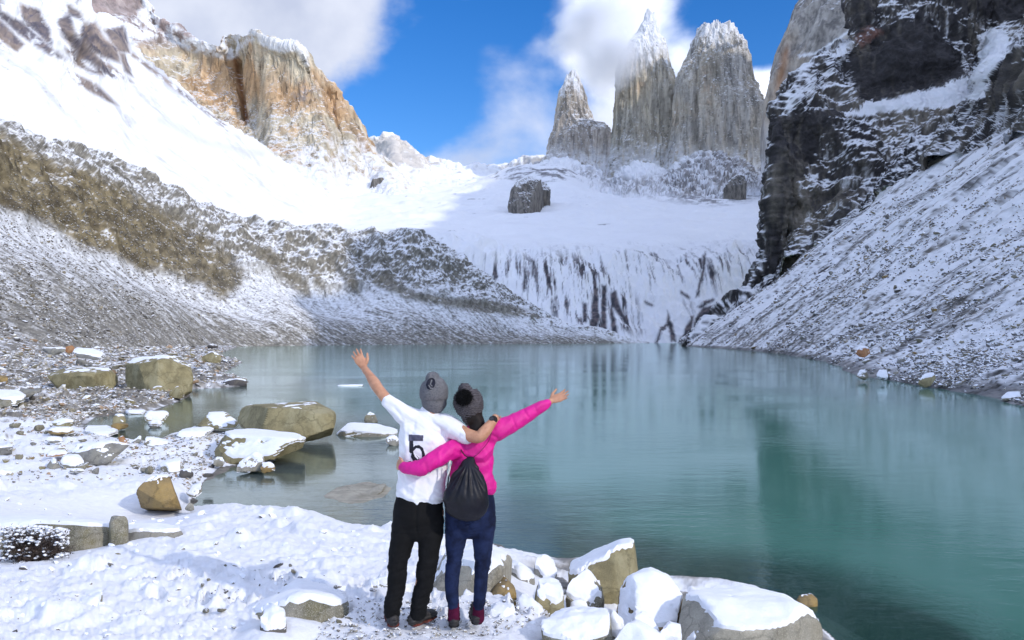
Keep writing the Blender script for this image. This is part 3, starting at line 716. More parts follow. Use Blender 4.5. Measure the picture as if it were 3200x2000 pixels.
# ---- dark cliff above the right-hand scree
def dark_cliff():
    c0 = [(2150, 1085, 318), (2175, 1062, 325), (2300, 935, 372), (2392, 800, 372), (2408, 640, 374), (2418, 440, 378), (2432, 345, 385), (2560, 185, 420), (2675, 125, 440), (2667, -10, 455), (2660, -200, 470)]
    cm = [(x + 60, y, D + 110) for x, y, D in c0]
    rows = [cm, c0,
        [(2180, 1085, 316), (2215, 1050, 322), (2335, 930, 362), (2450, 800, 364), (2470, 640, 368), (2490, 440, 375), (2530, 340, 384), (2620, 220, 415), (2720, 150, 435), (2740, 0, 450), (2740, -200, 465)],
        [(2290, 1010, 350), (2320, 960, 355), (2430, 860, 358), (2530, 740, 358), (2560, 620, 364), (2590, 480, 372), (2640, 370, 380), (2690, 310, 412), (2770, 190, 425), (2810, 20, 440), (2820, -200, 460)],
        [(2430, 880, 352), (2460, 840, 354), (2560, 750, 356), (2640, 680, 345), (2670, 580, 358), (2700, 460, 370), (2740, 345, 384), (2790, 305, 416), (2840, 170, 425), (2870, 20, 440), (2880, -200, 460)],
        [(2600, 760, 338), (2640, 710, 340), (2700, 650, 342), (2760, 590, 352), (2790, 520, 364), (2820, 430, 376), (2840, 335, 392), (2880, 285, 420), (2920, 170, 428), (2940, 20, 440), (2950, -200, 460)],
        [(2740, 650, 330), (2780, 600, 332), (2830, 560, 338), (2870, 520, 348), (2900, 460, 362), (2930, 400, 378), (2960, 325, 396), (2990, 245, 425), (3010, 150, 436), (3020, 20, 446), (3020, -200, 465)],
        [(2860, 560, 292), (2900, 510, 298), (2940, 480, 310), (2970, 450, 325), (3000, 400, 350), (3030, 350, 380), (3050, 290, 405), (3070, 220, 430), (3080, 150, 445), (3090, 20, 455), (3100, -200, 470)],
        [(3000, 470, 255), (3040, 420, 262), (3070, 395, 268), (3085, 370, 275), (3090, 300, 285), (3095, 240, 310), (3100, 200, 340), (3110, 170, 400), (3120, 120, 430), (3130, 20, 450), (3140, -200, 470)],
        [(3160, 420, 205), (3200, 360, 212), (3205, 330, 216), (3210, 290, 222), (3215, 240, 230), (3220, 200, 250), (3230, 170, 330), (3240, 140, 380), (3250, 100, 420), (3260, 0, 450), (3270, -200, 470)],
        [(3500, 300, 170), (3500, 230, 178), (3500, 170, 185), (3500, 110, 195), (3500, 60, 205), (3500, 20, 230), (3500, -20, 280), (3500, -60, 320), (3500, -120, 360), (3500, -220, 400), (3500, -400, 440)]]
    def disp(P, Nn, u, v):
        q = P.copy(); q[..., 2] = q[..., 2] * 1.0
        n = fbm(q, 1 / 45., 4, 331, ridged=True, gain=.55, aniso=(1.1, 1.1, .6)) * 8
        n += fbm(q, 1 / 14., 5, 333, gain=.65, aniso=(.8, .8, 1.3)) * 5.5
        n += fbm(q, 1 / 3.2, 3, 335, gain=.65) * 1.0
        return n * sstep(0, .05, u + .04)
    def color(P, N2, PX, PY, u, v):
        n1 = fbm(P, 1 / 12., 5, 341, gain=.62); n2 = fbm(P, 1 / 45., 4, 343); n3 = fbm(P, 1 / 3.4, 4, 345, gain=.72)
        q = np.stack([P[..., 0] * 1.6, P[..., 1] * 1.6, P[..., 2] * .22], -1); ns = fbm(q, 1 / 6., 4, 347, gain=.6)
        wx = PX + 14 * n3 + 12 * n1; wy = PY + 14 * n3 + 12 * n1
        bare = softpoly([(2660, 160), (2760, 90), (2900, 60), (2960, 140), (3000, 180), (3010, 235), (2940, 275), (2760, 305), (2700, 320), (2560, 350), (2420, 370), (2412, 600), (2395, 800), (2440, 780), (2480, 620), (2520, 520), (2600, 360), (2690, 340)], wx, wy, 16)
        bare = np.maximum(bare, softpoly([(2660, -60), (2720, -60), (2750, 40), (2700, 110), (2680, 100)], wx, wy, 10))
        bare = np.maximum(bare, softpoly([(2960, -30), (3300, -30), (3300, 40), (3150, 60), (3080, 60), (3000, 20)], wx, wy, 12))
        bare = np.maximum(bare, softpoly([(3085, 230), (3130, 210), (3300, 180), (3300, 260), (3150, 290), (3110, 350), (3085, 370)], wx, wy, 10))
        bare = np.maximum(bare, softpoly([(2395, 640), (2620, 590), (2700, 600), (2560, 650), (2470, 700), (2400, 800)], wx, wy, 14))
        shelf = softpoly([(2640, 360), (2720, 318), (2900, 286), (3020, 245), (3060, 190), (3050, 110), (3100, 90), (3150, 120), (3110, 210), (3085, 300), (2960, 330), (2800, 345), (2690, 360)], wx, wy, 10)
        lip = softpoly([(2440, 350), (2560, 200), (2640, 150), (2660, 175), (2560, 270), (2460, 360)], wx, wy, 10)
        s = sstep(-.12, .22, (N2[..., 2] - .50) * 1.0 + n3 * .60 + n1 * .55 - .02 - .70 * bare + 1.2 * shelf + .5 * lip)
        s = np.maximum(s, .6 * sstep(.12, .5, ns + n3 * .6) * (1 - bare))
        rc = mixc(np.array([.042, .039, .040]), np.array([.165, .145, .115]), sstep(-.2, .45, n2 + .7 * ns))
        rc = mixc(rc, np.array([.17, .085, .065]), softpoly([(2670, 120), (2720, 80), (2760, 100), (2690, 150)], wx, wy, 10) * .8)
        return mixc(rc, SNOW, np.clip(s, 0, 1))
    return landform('dark_cliff', rows, 560, 480, disp, color, M_cliff, label='black snow-dusted cliff with a slanting snow ledge above the right-hand scree', category='cliff')
dark_cliff()

# ---- right-hand scree slope: a 38 degree plane that rises from the shore
RS = [(52, 420), (68.0, 330), (66, 270), (60, 200), (53, 159), (40.0, 100), (26.5, 63), (25.8, 49), (22.7, 36), (21, 25), (21, 14), (23, 0), (28, -20), (36, -50)]
def scree():
    ns, nt = 620, 560
    S = crspline(np.array([(68.7, 318), (67.0, 300), (64, 250), (60.5, 215), (57, 185), (52.9, 159), (45, 122), (36.5, 90), (29, 67), (26.3, 52), (24.3, 42), (22.7, 35), (21.5, 27), (21, 18), (22, 6), (27, -20), (36, -50)]), ns, 0)
    t = np.concatenate([np.linspace(-14, 0, 30, endpoint=False), 330 * np.linspace(0, 1, nt - 30) ** 2.1])
    up = np.array([.986, -.165])
    # starts of the slope beyond the far end as well
    P = np.zeros((ns, nt, 3))
    k = 1 - np.linspace(0, 1, ns)[:, None] * .35
    P[..., 0] = S[:, None, 0] + up[0] * t[None] * k
    P[..., 1] = S[:, None, 1] + up[1] * t[None] * k
    tt = t[None] * np.ones((ns, 1))
    # a little flatter just above the water in the near part, the run-out of blocks
    flat = sstep(160, 40, S[:, None, 1])
    P[..., 2] = .78 * tt * k - flat * 5.0 * (1 - np.exp(-np.maximum(tt, 0) / 12.)) + 0
    P[..., 2] = np.where(tt < 0, tt * .5, np.maximum(P[..., 2], tt * .22 * k))
    Dd = np.maximum(P[..., 1], 20) / 100.
    n = fbm(P, 1 / 40., 4, 351) * 3.0 * sstep(0, 30, tt)
    n += fbm(P, 1 / 7., 4, 353, gain=.6) * .55 * sstep(0, 6, tt)
    n += fbm(P, 1 / 1.6, 3, 355, gain=.65, ridged=True) * .22 * sstep(-1, 2, tt)
    n += fbm(P, 1 / 12., 3, 357) * .5
    gl_ = np.stack([np.arange(ns)[:, None] * .30 * np.ones((1, nt)), tt * .012, 0 * tt], -1)
    gully = fbm(gl_, 1 / 4.5, 3, 359, gain=.6, ridged=True)
    n -= sstep(.25, .8, gully) * 2.6 * sstep(8, 60, tt)
    Nn = np.array([-.78 * .986, .78 * .165, 1.0]); Nn /= np.linalg.norm(Nn)
    P = P + Nn * n[..., None]
    N2 = grid_normals(P); N2 *= np.sign(N2[..., 2].mean())
    PX, PY = proj(P)
    q = np.stack([np.arange(ns)[:, None] * 1.0 * np.ones((1, nt)), tt * .10, 0 * tt], -1)
    st = fbm(q, 1 / 9., 5, 361, gain=.65); n3 = fbm(P, 1 / 1.5, 4, 363, gain=.75); n2 = fbm(P, 1 / 14., 4, 365, gain=.6)
    slant = np.stack([np.arange(ns)[:, None] * .22 * np.ones((1, nt)), tt * .16, 0 * tt], -1); nl = fbm(slant, 1 / 1.4, 5, 367, gain=.72)
    low = sstep(26, 2, tt) * sstep(330, 240, S[:, None, 1])
    s = sstep(-.34, .26, (N2[..., 2] - .74) * 1.0 + st * .75 + n3 * .80 + nl * 1.25 + n2 * .5 + .20 - .20 * low + .55 * sstep(.3, .8, gully) * sstep(8, 60, tt) - .30 * sstep(.1, -.3, gully))
    edge = sstep(1.0, .3, P[..., 2])
    s = s * (1 - edge * .8)
    rc = mixc(np.array([.10, .095, .09]), np.array([.25, .22, .185]), sstep(-.35, .35, n3 + n2))
    rc = rc * (1 - .5 * edge)[..., None]
    c = mixc(rc, SNOW, np.clip(s, 0, 1))
    me = mesh_np('scree_slope', P.reshape(-1, 3), grid_faces(ns, nt), M_mid, True, col=c)
    link('scree_slope', me, kind='structure')
    return P, N2
SCREE, SCREE_N = scree()
# ================================================================== near shore, lake bed and lake
def WP(px, py, z=0.0):
    D = (CAMZ - z) * F / (py - HOR)
    return ((px - 1600) / F * D, D)
BANKS = []
PITS = []
SHORE_PX = [(2700, 2080), (2600, 1985), (2520, 1920), (2400, 1850), (2250, 1822), (2100, 1815), (1990, 1800), (1880, 1752), (1760, 1762), (1690, 1748), (1600, 1742), (1555, 1704), (1450, 1690), (1300, 1676), (1210, 1664), (1150, 1658), (1100, 1645), (1040, 1622), (1000, 1612), (940, 1604), (880, 1596), (800, 1592), (700, 1592), (640, 1590), (600, 1582),
            (604, 1560), (628, 1520), (655, 1490), (690, 1462), (760, 1450), (850, 1446), (868, 1436), (840, 1410), (790, 1390), (740, 1362), (690, 1346), (640, 1338), (590, 1342), (540, 1352), (470, 1382), (400, 1376), (330, 1360), (262, 1332), (300, 1304), (380, 1292), (470, 1286), (540, 1262), (590, 1240), (606, 1216), (700, 1212), (766, 1206), (778, 1192), (740, 1184), (690, 1170), (742, 1142), (760, 1132), (700, 1120), (690, 1104), (716, 1094), (744, 1084)]
SHORE = [(7.5, -6), (5.2, 3.0)] + [WP(*p) for p in SHORE_PX] + [(-160, 330), (-320, 200), (-320, -80), (7.5, -80)]
SHORE = [(float(a), float(b)) for a, b in SHORE]
def shore_sd(X, Y):
    n = len(SHORE_PX) + 2
    d = polydist(SHORE[:n], X, Y, closed=False)
    return np.where(inpoly(SHORE, X, Y), d, -d)
def ground_h(X, Y, detail=True):
    """Height of the near ground (land and lake bed) at world x, y."""
    X = np.asarray(X, float); Y = np.asarray(Y, float)
    sd = shore_sd(X, Y)
    P = np.stack([X, Y, 0 * X], -1)
    sdw = sd + fbm(P, 1 / 1.7, 3, 401) * .35 * sstep(0, 3, np.abs(sd))
    far = sstep(22, 60, Y)
    near = (.99 - .42 * sstep(8.5, 13.5, Y)) * (1 - np.exp(-np.maximum(sdw, 0) / 3.4)) + .10 * sstep(0, .35, sdw) + .012 * np.maximum(sdw, 0)
    leftf = .035 * np.maximum(sdw, 0) + .22 * sstep(0, 1.0, sdw) + .30 * np.maximum(sdw - 24, 0) * (Y < 400)
    mid = sstep(14, 20, Y)
    near = near - .22 * sstep(-.15, .5, X) * sstep(.1, .8, sdw) * (1 - sstep(9, 11, Y))       # gaps between the shore blocks
    land = near * (1 - mid) + (leftf * (.6 + .4 * far)) * mid
    bed = -np.minimum(.16 * np.maximum(-sdw, 0) + .03 * np.maximum(-sdw, 0) ** 1.5, 8.0)
    right = sstep(-1.0, 2.5, X) * (1 - sstep(12, 15, Y))
    bed = bed * (1 + 1.5 * right)
    h = np.where(sdw > 0, land, bed)
    if detail:
        on = sstep(.05, .8, sd)
        amp = np.clip(Y / 9.0, .6, 8)
        h = h + fbm(P, 1 / 1.3, 4, 403) * .10 * on * np.minimum(amp, 2.5)
        h = h + np.abs(fbm(P, 1 / .42, 4, 405, gain=.6)) * .13 * on
        h = h + sstep(.12, .5, fbm(P, 1 / .75, 3, 406)) * .12 * on
        h = h + fbm(P, 1 / .10, 3, 407, gain=.65) * .030 * on * (1 + 1.2 * sstep(8, 5.5, Y))
        h = h + fbm(P, 1 / 2.6, 4, 409, ridged=True) * .30 * on * sstep(16, 40, Y)
        h = h + fbm(P, 1 / 2., 3, 411) * .12 * (sd < 0)
        for cx, cy, rx_, ry_, zb in PITS:                      # the ground never drowns a stone that the picture shows
            d = (np.hypot((X - cx) / rx_, (Y - cy) / ry_) - 1) * min(rx_, ry_)
            lim = zb + .04 + .30 * np.maximum(d, 0)
            h = np.where((d < 3) & (h > lim), h * sstep(1.8, 3, d) + lim * (1 - sstep(1.8, 3, d)), h)
        # trodden level spot under the couple
        k = sstep(1.5, .75, np.hypot((X + .55) / 1.15, (Y - 5.75) / .8))
        h = h * (1 - k) + k * (.968 + .25 * (h - .968))
    return h
def make_ground():
    pxs = np.concatenate([np.linspace(-2600, -120, 50, endpoint=False), np.linspace(-120, 2900, 700, endpoint=False), np.linspace(2900, 5200, 40)])
    D = np.exp(np.linspace(math.log(2.2), math.log(300), 680))
    X = ((pxs[:, None] - 1600) / F) * D[None]; Y = np.ones((len(pxs), 1)) * D[None]
    h = ground_h(X, Y)
    rf = np.random.default_rng(3)
    for k in range(70):                                        # old footprints
        t = rf.random(); fx = -2.6 + 3.0 * t + rf.normal(0, .5); fy = 5.9 + 1.6 * rf.random() ** 1.5 * (1 - t * .4); an = rf.normal(.2, .5)
        dx, dy = X - fx, Y - fy; a_ = dx * math.cos(an) + dy * math.sin(an); b_ = -dx * math.sin(an) + dy * math.cos(an)
        q_ = np.sqrt((a_ / .06) ** 2 + (b_ / .15) ** 2); h = h - .055 * sstep(1.15, .8, q_) + .018 * np.exp(-((q_ - 1.35) / .22) ** 2)
    lump = fbm(np.stack([X, Y, 0 * X], -1), 1 / .25, 3, 415) * .03
    for cx, cy, rx_, ry_, zb in BANKS:                         # snow drifted up against the stones
        d = (np.hypot((X - cx) / rx_, (Y - cy) / ry_) - 1) * min(rx_, ry_)
        zt = zb - .42 * np.maximum(d, 0) + lump
        h = np.where((d < .8) & (zt > h), h + np.minimum(zt - h, .35) * sstep(.8, .35, d), h)
    P = np.stack([X, Y, h], -1)
    N2 = grid_normals(P); N2 *= np.sign(N2[..., 2].mean())
    sd = shore_sd(X, Y)
    n3 = fbm(P, 1 / .22, 4, 421, gain=.7); n2 = fbm(P, 1 / 1.6, 4, 423, gain=.65); n1 = fbm(P, 1 / 6., 3, 425)
    rubble = sstep(15, 30, Y + n1 * 8)                       # boulder field: less snow, more stone
    s = sstep(-.30, .02, (N2[..., 2] - .62) * .9 + n3 * .32 + .10 - rubble * (.66 - 1.0 * n2 + .25 * n3) + .30 * sstep(0, 1.2, sd) * (1 - rubble))
    trod = np.exp(-(((X - .1) / 1.5) ** 2 + ((Y - 5.0) / .8) ** 2))
    s = s * (1 - trod * sstep(.05, .4, n3) * .6)
    s = s * (1 - .9 * sstep(-.1, .5, X) * sstep(12, 11, Y) * sstep(.15, -.1, n2 + .3 * n3))
    s = np.where(sd < .04, 0, s)
    rc = mixc(np.array([.13, .12, .105]), np.array([.30, .27, .22]), sstep(-.3, .3, n3 + n2 * .6))
    wet = sstep(.12, -.05, h)
    rc = rc * (1 - .45 * wet)[..., None]
    c = mixc(rc, SNOW, np.clip(s, 0, 1))
    m, nt, b, o = newmat('snow_ground')
    at = nt.nodes.new('ShaderNodeAttribute'); at.attribute_name = 'col'
    t1 = tex(nt, scale=9, detail=8, rough=.62); t2 = tex(nt, scale=70, detail=4, rough=.6)
    f = ramp(nt, t1.outputs['Fac'], .3, .7, .82, 1.06, smooth=False)
    cm2 = nt.nodes.new('ShaderNodeCombineColor')
    for i in range(3): nt.links.new(f, cm2.inputs[i])
    nt.links.new(mixn(nt, .5, at.outputs['Color'], mixn(nt, 1.0, at.outputs['Color'], cm2.outputs[0], 'MULTIPLY')), b.inputs['Base Color'])
    b.inputs['Roughness'].default_value = .7; b.inputs['Specular IOR Level'].default_value = .3
    n_a = bump(nt, b, t1.outputs['Fac'], .5, .05)
    bump(nt, b, t2.outputs['Fac'], .35, .008, n_a)
    me = mesh_np('ground', P.reshape(-1, 3), grid_faces(len(pxs), len(D), flip=False), m, True, col=c)
    return link('ground', me, kind='structure')

def make_lake():
    pxs = np.concatenate([np.linspace(-4000, -200, 30, endpoint=False), np.linspace(-200, 3400, 420, endpoint=False), np.linspace(3400, 9000, 60)])
    D = np.exp(np.linspace(math.log(2.0), math.log(560), 420))
    X = ((pxs[:, None] - 1600) / F) * D[None]; Y = np.ones((len(pxs), 1)) * D[None]
    P = np.stack([X, Y, 0 * X], -1)
    hb = ground_h(X, Y, detail=False); sd = shore_sd(X, Y)
    n = fbm(P, 1 / 2.5, 3, 431)
    depth = np.maximum(-hb, 0)
    left = sstep(1.5, -2.5, X + .02 * Y)
    shal = sstep(1.5, .02, depth) * (Y < 140)
    shal = np.maximum(shal * (1 - left), 0) + left * sstep(2.2, .05, depth) * .8
    for ex, ey, ax, ay in ((-2.99, 15.6, .95, 1.5), (3.5, 8.2, 1.3, 1.3)):       # stones just under the surface
        shal = np.maximum(shal, sstep(1.15, .7, np.hypot((X - ex) / ax, (Y - ey) / ay)))
    silt = left * sstep(-16, 0, sd + 2.5 * n) * sstep(130, 15, Y)
    m, nt, b, o = newmat('lake_water')
    a1 = nt.nodes.new('ShaderNodeAttribute'); a1.attribute_name = 'shallow'
    a2 = nt.nodes.new('ShaderNodeAttribute'); a2.attribute_name = 'silt'
    big = tex(nt, scale=.09, detail=5, rough=.6, stretch=(1, .5, 1))
    # glacial flour: cloudy turquoise body
    c = mixn(nt, ramp(nt, big.outputs['Fac'], .35, .65), (.046, .155, .122), (.082, .200, .165))
    c = mixn(nt, ramp(nt, a2.outputs['Fac'], 0, 1), c, (.20, .235, .215))
    nt.nodes.remove(b)
    dif = nt.nodes.new('ShaderNodeBsdfDiffuse'); nt.links.new(c, dif.inputs['Color'])
    tr = nt.nodes.new('ShaderNodeBsdfTransparent'); tr.inputs['Color'].default_value = (.62, .80, .74, 1)
    mx = nt.nodes.new('ShaderNodeMixShader'); nt.links.new(ramp(nt, a1.outputs['Fac'], 0, 1, 0, .72), mx.inputs[0]); nt.links.new(dif.outputs[0], mx.inputs[1]); nt.links.new(tr.outputs[0], mx.inputs[2])
    gl = nt.nodes.new('ShaderNodeBsdfGlossy'); gl.inputs['Roughness'].default_value = .07; gl.inputs['Color'].default_value = (.90, 1, .965, 1)
    fr = nt.nodes.new('ShaderNodeFresnel'); fr.inputs['IOR'].default_value = 1.34
    rip = tex(nt, scale=5.5, detail=4, rough=.6, stretch=(1, 1.6, 1)); rip2 = tex(nt, scale=1.1, detail=3, rough=.5, stretch=(1, 2.2, 1))
    patch = tex(nt, scale=.12, detail=3, rough=.5, stretch=(.6, 1, 1))
    hgt = mathn(nt, 'ADD', mathn(nt, 'MULTIPLY', rip.outputs['Fac'], .5), rip2.outputs['Fac'])
    hgt = mathn(nt, 'MULTIPLY', hgt, ramp(nt, patch.outputs['Fac'], .40, .60, .25, 1.0))
    bp = nt.nodes.new('ShaderNodeBump'); bp.inputs['Strength'].default_value = .42; bp.inputs['Distance'].default_value = .02; nt.links.new(hgt, bp.inputs['Height'])
    for nd in (gl, fr): nt.links.new(bp.outputs[0], nd.inputs['Normal'])
    mx2 = nt.nodes.new('ShaderNodeMixShader'); nt.links.new(fr.outputs[0], mx2.inputs[0]); nt.links.new(mx.outputs[0], mx2.inputs[1]); nt.links.new(gl.outputs[0], mx2.inputs[2])
    nt.links.new(mx2.outputs[0], o.inputs['Surface'])
    me = mesh_np('lake_water', P.reshape(-1, 3), grid_faces(len(pxs), len(D)), m, True, attrs={'shallow': shal, 'silt': silt})
    return link('lake_water', me, kind='structure')
make_lake()
# ================================================================== rocks
def rock_mat(name, c1, c2, c3, scale=3.0, snow=None, streak=0.0, bd=.03):
    """c1/c2 grain, c3 stains; snow = (lo, hi) thresholds on the facing-up-ness where thin snow sticks."""
    m, nt, b, o = newmat(name)
    t1 = tex(nt, scale=scale, detail=9, rough=.65); t2 = tex(nt, scale=scale * 7, detail=5, rough=.7); t3 = tex(nt, scale=scale * .55, detail=4, rough=.6, stretch=(1, 1, .35))
    c = mixn(nt, ramp(nt, t1.outputs['Fac'], .36, .64), c1, c2)
    c = mixn(nt, ramp(nt, t3.outputs['Fac'], .50, .68, 0, .8), c, c3)
    c = mixn(nt, ramp(nt, t2.outputs['Fac'], .52, .72, 0, .45), c, (c1[0] * .45, c1[1] * .45, c1[2] * .45))
    vo = nt.nodes.new('ShaderNodeTexVoronoi'); vo.feature = 'DISTANCE_TO_EDGE'; vo.inputs['Scale'].default_value = scale * .45
    wv = nt.nodes.new('ShaderNodeVectorMath'); wv.operation = 'ADD'; cc_ = nt.nodes.new('ShaderNodeTexCoord'); sc_ = nt.nodes.new('ShaderNodeVectorMath'); sc_.operation = 'SCALE'; sc_.inputs['Scale'].default_value = 1.2 / scale
    nt.links.new(t1.outputs['Color'], sc_.inputs[0]); nt.links.new(cc_.outputs['Object'], wv.inputs[0]); nt.links.new(sc_.outputs[0], wv.inputs[1]); nt.links.new(wv.outputs[0], vo.inputs['Vector'])
    crack = ramp(nt, vo.outputs['Distance'], 0, .035, .45, 0)
    c = mixn(nt, crack, c, (c1[0] * .25, c1[1] * .25, c1[2] * .25))
    gr = tex(nt, scale=scale * 22, detail=3, rough=.8)
    c = mixn(nt, ramp(nt, gr.outputs['Fac'], .50, .66, 0, .55), c, (min(1, c2[0] * 2.1), min(1, c2[1] * 2.1), min(1, c2[2] * 2.2)))
    gm = nt.nodes.new('ShaderNodeNewGeometry')
    if snow:
        sx = nt.nodes.new('ShaderNodeSeparateXYZ'); nt.links.new(gm.outputs['Normal'], sx.inputs[0])
        wob = mathn(nt, 'MULTIPLY', mathn(nt, 'SUBTRACT', t1.outputs['Fac'], .5), 1.1)
        wob2 = mathn(nt, 'MULTIPLY', mathn(nt, 'SUBTRACT', t2.outputs['Fac'], .5), .5)
        k = ramp(nt, mathn(nt, 'ADD', mathn(nt, 'ADD', sx.outputs[2], wob), wob2), snow[0], snow[1])
        c = mixn(nt, k, c, (.83, .85, .88))
    nt.links.new(c, b.inputs['Base Color'])
    b.inputs['Roughness'].default_value = .8; b.inputs['Specular IOR Level'].default_value = .3
    n1 = bump(nt, b, t1.outputs['Fac'], .7, bd)
    bump(nt, b, t2.outputs['Fac'], .5, bd * .3, n1)
    return m
RK = {
 'olive': ((.27, .23, .12), (.17, .145, .075), (.33, .30, .18)),
 'grey': ((.24, .235, .21), (.15, .145, .13), (.29, .27, .21)),
 'pale': ((.36, .335, .265), (.24, .225, .18), (.20, .18, .13)),
 'brown': ((.27, .19, .085), (.16, .12, .06), (.36, .24, .08)),
 'rust': ((.36, .17, .07), (.24, .12, .06), (.42, .25, .12)),
 'dark': ((.10, .09, .085), (.05, .048, .046), (.16, .14, .11)),
 'moss': ((.17, .15, .08), (.25, .235, .19), (.10, .095, .06)),
}
RM = {k: rock_mat('rock_' + k, *v, scale=2.6) for k, v in RK.items()}
RMS = {k: rock_mat('snowy_rock_' + k, *v, scale=2.6, snow=(.62, .86)) for k, v in RK.items()}
RMF = {k: rock_mat('dusted_rock_' + k, *v, scale=4.0, snow=(.86, 1.04)) for k, v in RK.items()}
RMN = {k: rock_mat('near_rock_' + k, *v, scale=5.0, bd=.03, snow=(1.02, 1.20)) for k, v in RK.items()}

def snow_mat():
    m, nt, b, o = newmat('snow_cover')
    t1 = tex(nt, scale=8, detail=8, rough=.62); t2 = tex(nt, scale=60, detail=4, rough=.6)
    nt.links.new(mixn(nt, ramp(nt, t1.outputs['Fac'], .3, .7), (.80, .815, .84), (.86, .87, .89)), b.inputs['Base Color'])
    b.inputs['Roughness'].default_value = .65; b.inputs['Specular IOR Level'].default_value = .3
    n1 = bump(nt, b, t1.outputs['Fac'], .5, .03); bump(nt, b, t2.outputs['Fac'], .35, .006, n1)
    return m
M_SNOW = snow_mat()

_ico = {}
def ico(sub):
    if sub not in _ico:
        bm = bmesh.new(); bmesh.ops.create_icosphere(bm, subdivisions=sub, radius=1)
        V = np.array([v.co[:] for v in bm.verts]); Fc = np.array([[v.index for v in f.verts] for f in bm.faces]); bm.free()
        V /= np.linalg.norm(V, axis=1, keepdims=True)
        _ico[sub] = (V, Fc)
    return _ico[sub]
def hull_planes(pts):
    bm = bmesh.new()
    for p in pts: bm.verts.new(p)
    r = bmesh.ops.convex_hull(bm, input=bm.verts[:])
    bm.normal_update()
    c = pts.mean(0); out = []
    for f in bm.faces:
        n = np.array(f.normal[:]); p = np.array(f.verts[0].co[:]); d = float(n @ (p - c))
        if d < 0: n, d = -n, -d
        if f.calc_area() > 1e-8: out.append((n, max(d, 1e-3)))
    bm.free()
    return c, out
def vnormals(V, Fc):
    a, b, c = V[Fc[:, 0]], V[Fc[:, 1]], V[Fc[:, 2]]
    fn = np.cross(b - a, c - a); n = np.zeros_like(V)
    for i in range(3): np.add.at(n, Fc[:, i], fn)
    return n / (np.linalg.norm(n, axis=1, keepdims=True) + 1e-12)
def rock_shape(pts, sub=4, sharp=60, rough=.03, seed=0, chips=14):
    pts = np.asarray(pts, float)
    c, pl = hull_planes(pts)
    rr = np.random.default_rng(seed + 1000)
    for _ in range(chips):                                   # chipped corners: extra flat facets just inside the hull
        n = rr.normal(size=3); n /= np.linalg.norm(n); h = float(((pts - c) @ n).max()); pl.append((n, h * rr.uniform(.74, .96)))
    ext = np.maximum((pts.max(0) - pts.min(0)) / 2, .02)
    V, Fc = ico(sub)
    d = V * ext; d /= np.linalg.norm(d, axis=1, keepdims=True)
    A = np.array([n / dd for n, dd in pl])
    q = np.maximum(d @ A.T, 0)
    mx = q.max(1, keepdims=True)
    r = 1 / (mx[:, 0] * (((q / mx) ** sharp).sum(1) ** (1 / sharp) if sharp < 50 else 1.0))
    P = c + d * r[:, None]
    size = float(ext.max())
    s = 1 / max(size, .05)
    n = fbm(P, .9 * s, 4, seed, gain=.5) * 1.0 + fbm(P, 3.2 * s, 4, seed + 5, gain=.6, ridged=True) * .35
    P = P + d * (n * rough * size)[:, None]
    return P, Fc, size
def snow_cap(P, Fc, thick, th, seed, size):
    Nn = vnormals(P, Fc)
    s = 1 / max(size, .05)
    nz = fbm(P, 1.8 * s, 6, seed + 31, gain=.75) * .42 + fbm(P, 7 * s, 4, seed + 37, gain=.6) * .22
    k = sstep(th - .05, th + .13, Nn[:, 2] + nz)
    off = thick * .52 * k ** .9 * (.8 + 1.3 * fbm(P, 2.2 * s, 4, seed + 33)) - (.2 * thick + .015) * (1 - k)
    Q = P + np.array([0, 0, 1.0]) * off[:, None] + Nn * np.minimum(off * .15, .004)[:, None]
    keep = (k[Fc] > .02).any(1)
    Fk = Fc[keep]
    if len(Fk) == 0: return None
    idx, inv = np.unique(Fk, return_inverse=True)
    return Q[idx], inv.reshape(-1, 3)
NB = [0]
def B(label, D, pts, kind='olive', snow=(.06, .45), cat='boulder', sub=4, rough=.03, sharp=60, near=False, group=None, name=None):
    """One boulder: pts = (px, py, extra distance) corner points; snow = (thickness, threshold) or None."""
    NB[0] += 1
    W3 = np.array([P3(x, y, D + d) for x, y, d in pts])
    if near:                                                 # sides run down into the snow
        low = W3.copy(); low[:, 2] = W3[:, 2].min() - .10; cc = W3.mean(0); low[:, :2] = cc[:2] + (low[:, :2] - cc[:2]) * .97
        W3 = np.vstack([W3, low])
    P, Fc, size = rock_shape(W3, sub, sharp, rough, seed=NB[0] * 7)
    loc = np.array([P[:, 0].mean(), P[:, 1].mean(), P[:, 2].min()])
    mat = (RMN if near else RM)[kind]
    if not near and D < 70 and W3[:, 0].mean() < 0 and W3[:, 2].min() > -.25:
        PITS.append((W3[:, 0].mean(), W3[:, 1].mean(), np.ptp(W3[:, 0]) / 2, max(np.ptp(W3[:, 1]) / 2, .3), max(float(W3[:, 2].min()), .02)))
    if near and W3[:len(pts), 2].min() > .25 and W3[:, 0].mean() < -.25:
        zs = sorted(W3[:len(pts), 2])[:max(2, len(pts) // 4)]
        BANKS.append((W3[:, 0].mean(), W3[:, 1].mean(), np.ptp(W3[:, 0]) / 2 * .98, max(np.ptp(W3[:, 1]) / 2, .06) * .98, float(zs[0]) - .005))
    nm = name or ('boulder' if size > .25 else 'rock')
    me = mesh_np(nm, P - loc, Fc, mat, True)
    me.set_sharp_from_angle(angle=R(24))
    root = link(nm, me, label=label, category=cat if size > .25 or cat != 'boulder' else 'rock', group=group); root.location = loc
    if snow:
        r = snow_cap(P, Fc, snow[0], snow[1], NB[0] * 7, size)
        if r is not None:
            cm_ = mesh_np('snow_cap', r[0] - loc, r[1], M_SNOW, True); cm_.set_sharp_from_angle(angle=R(32)); link('snow_cap', cm_, parent=root)
    return root

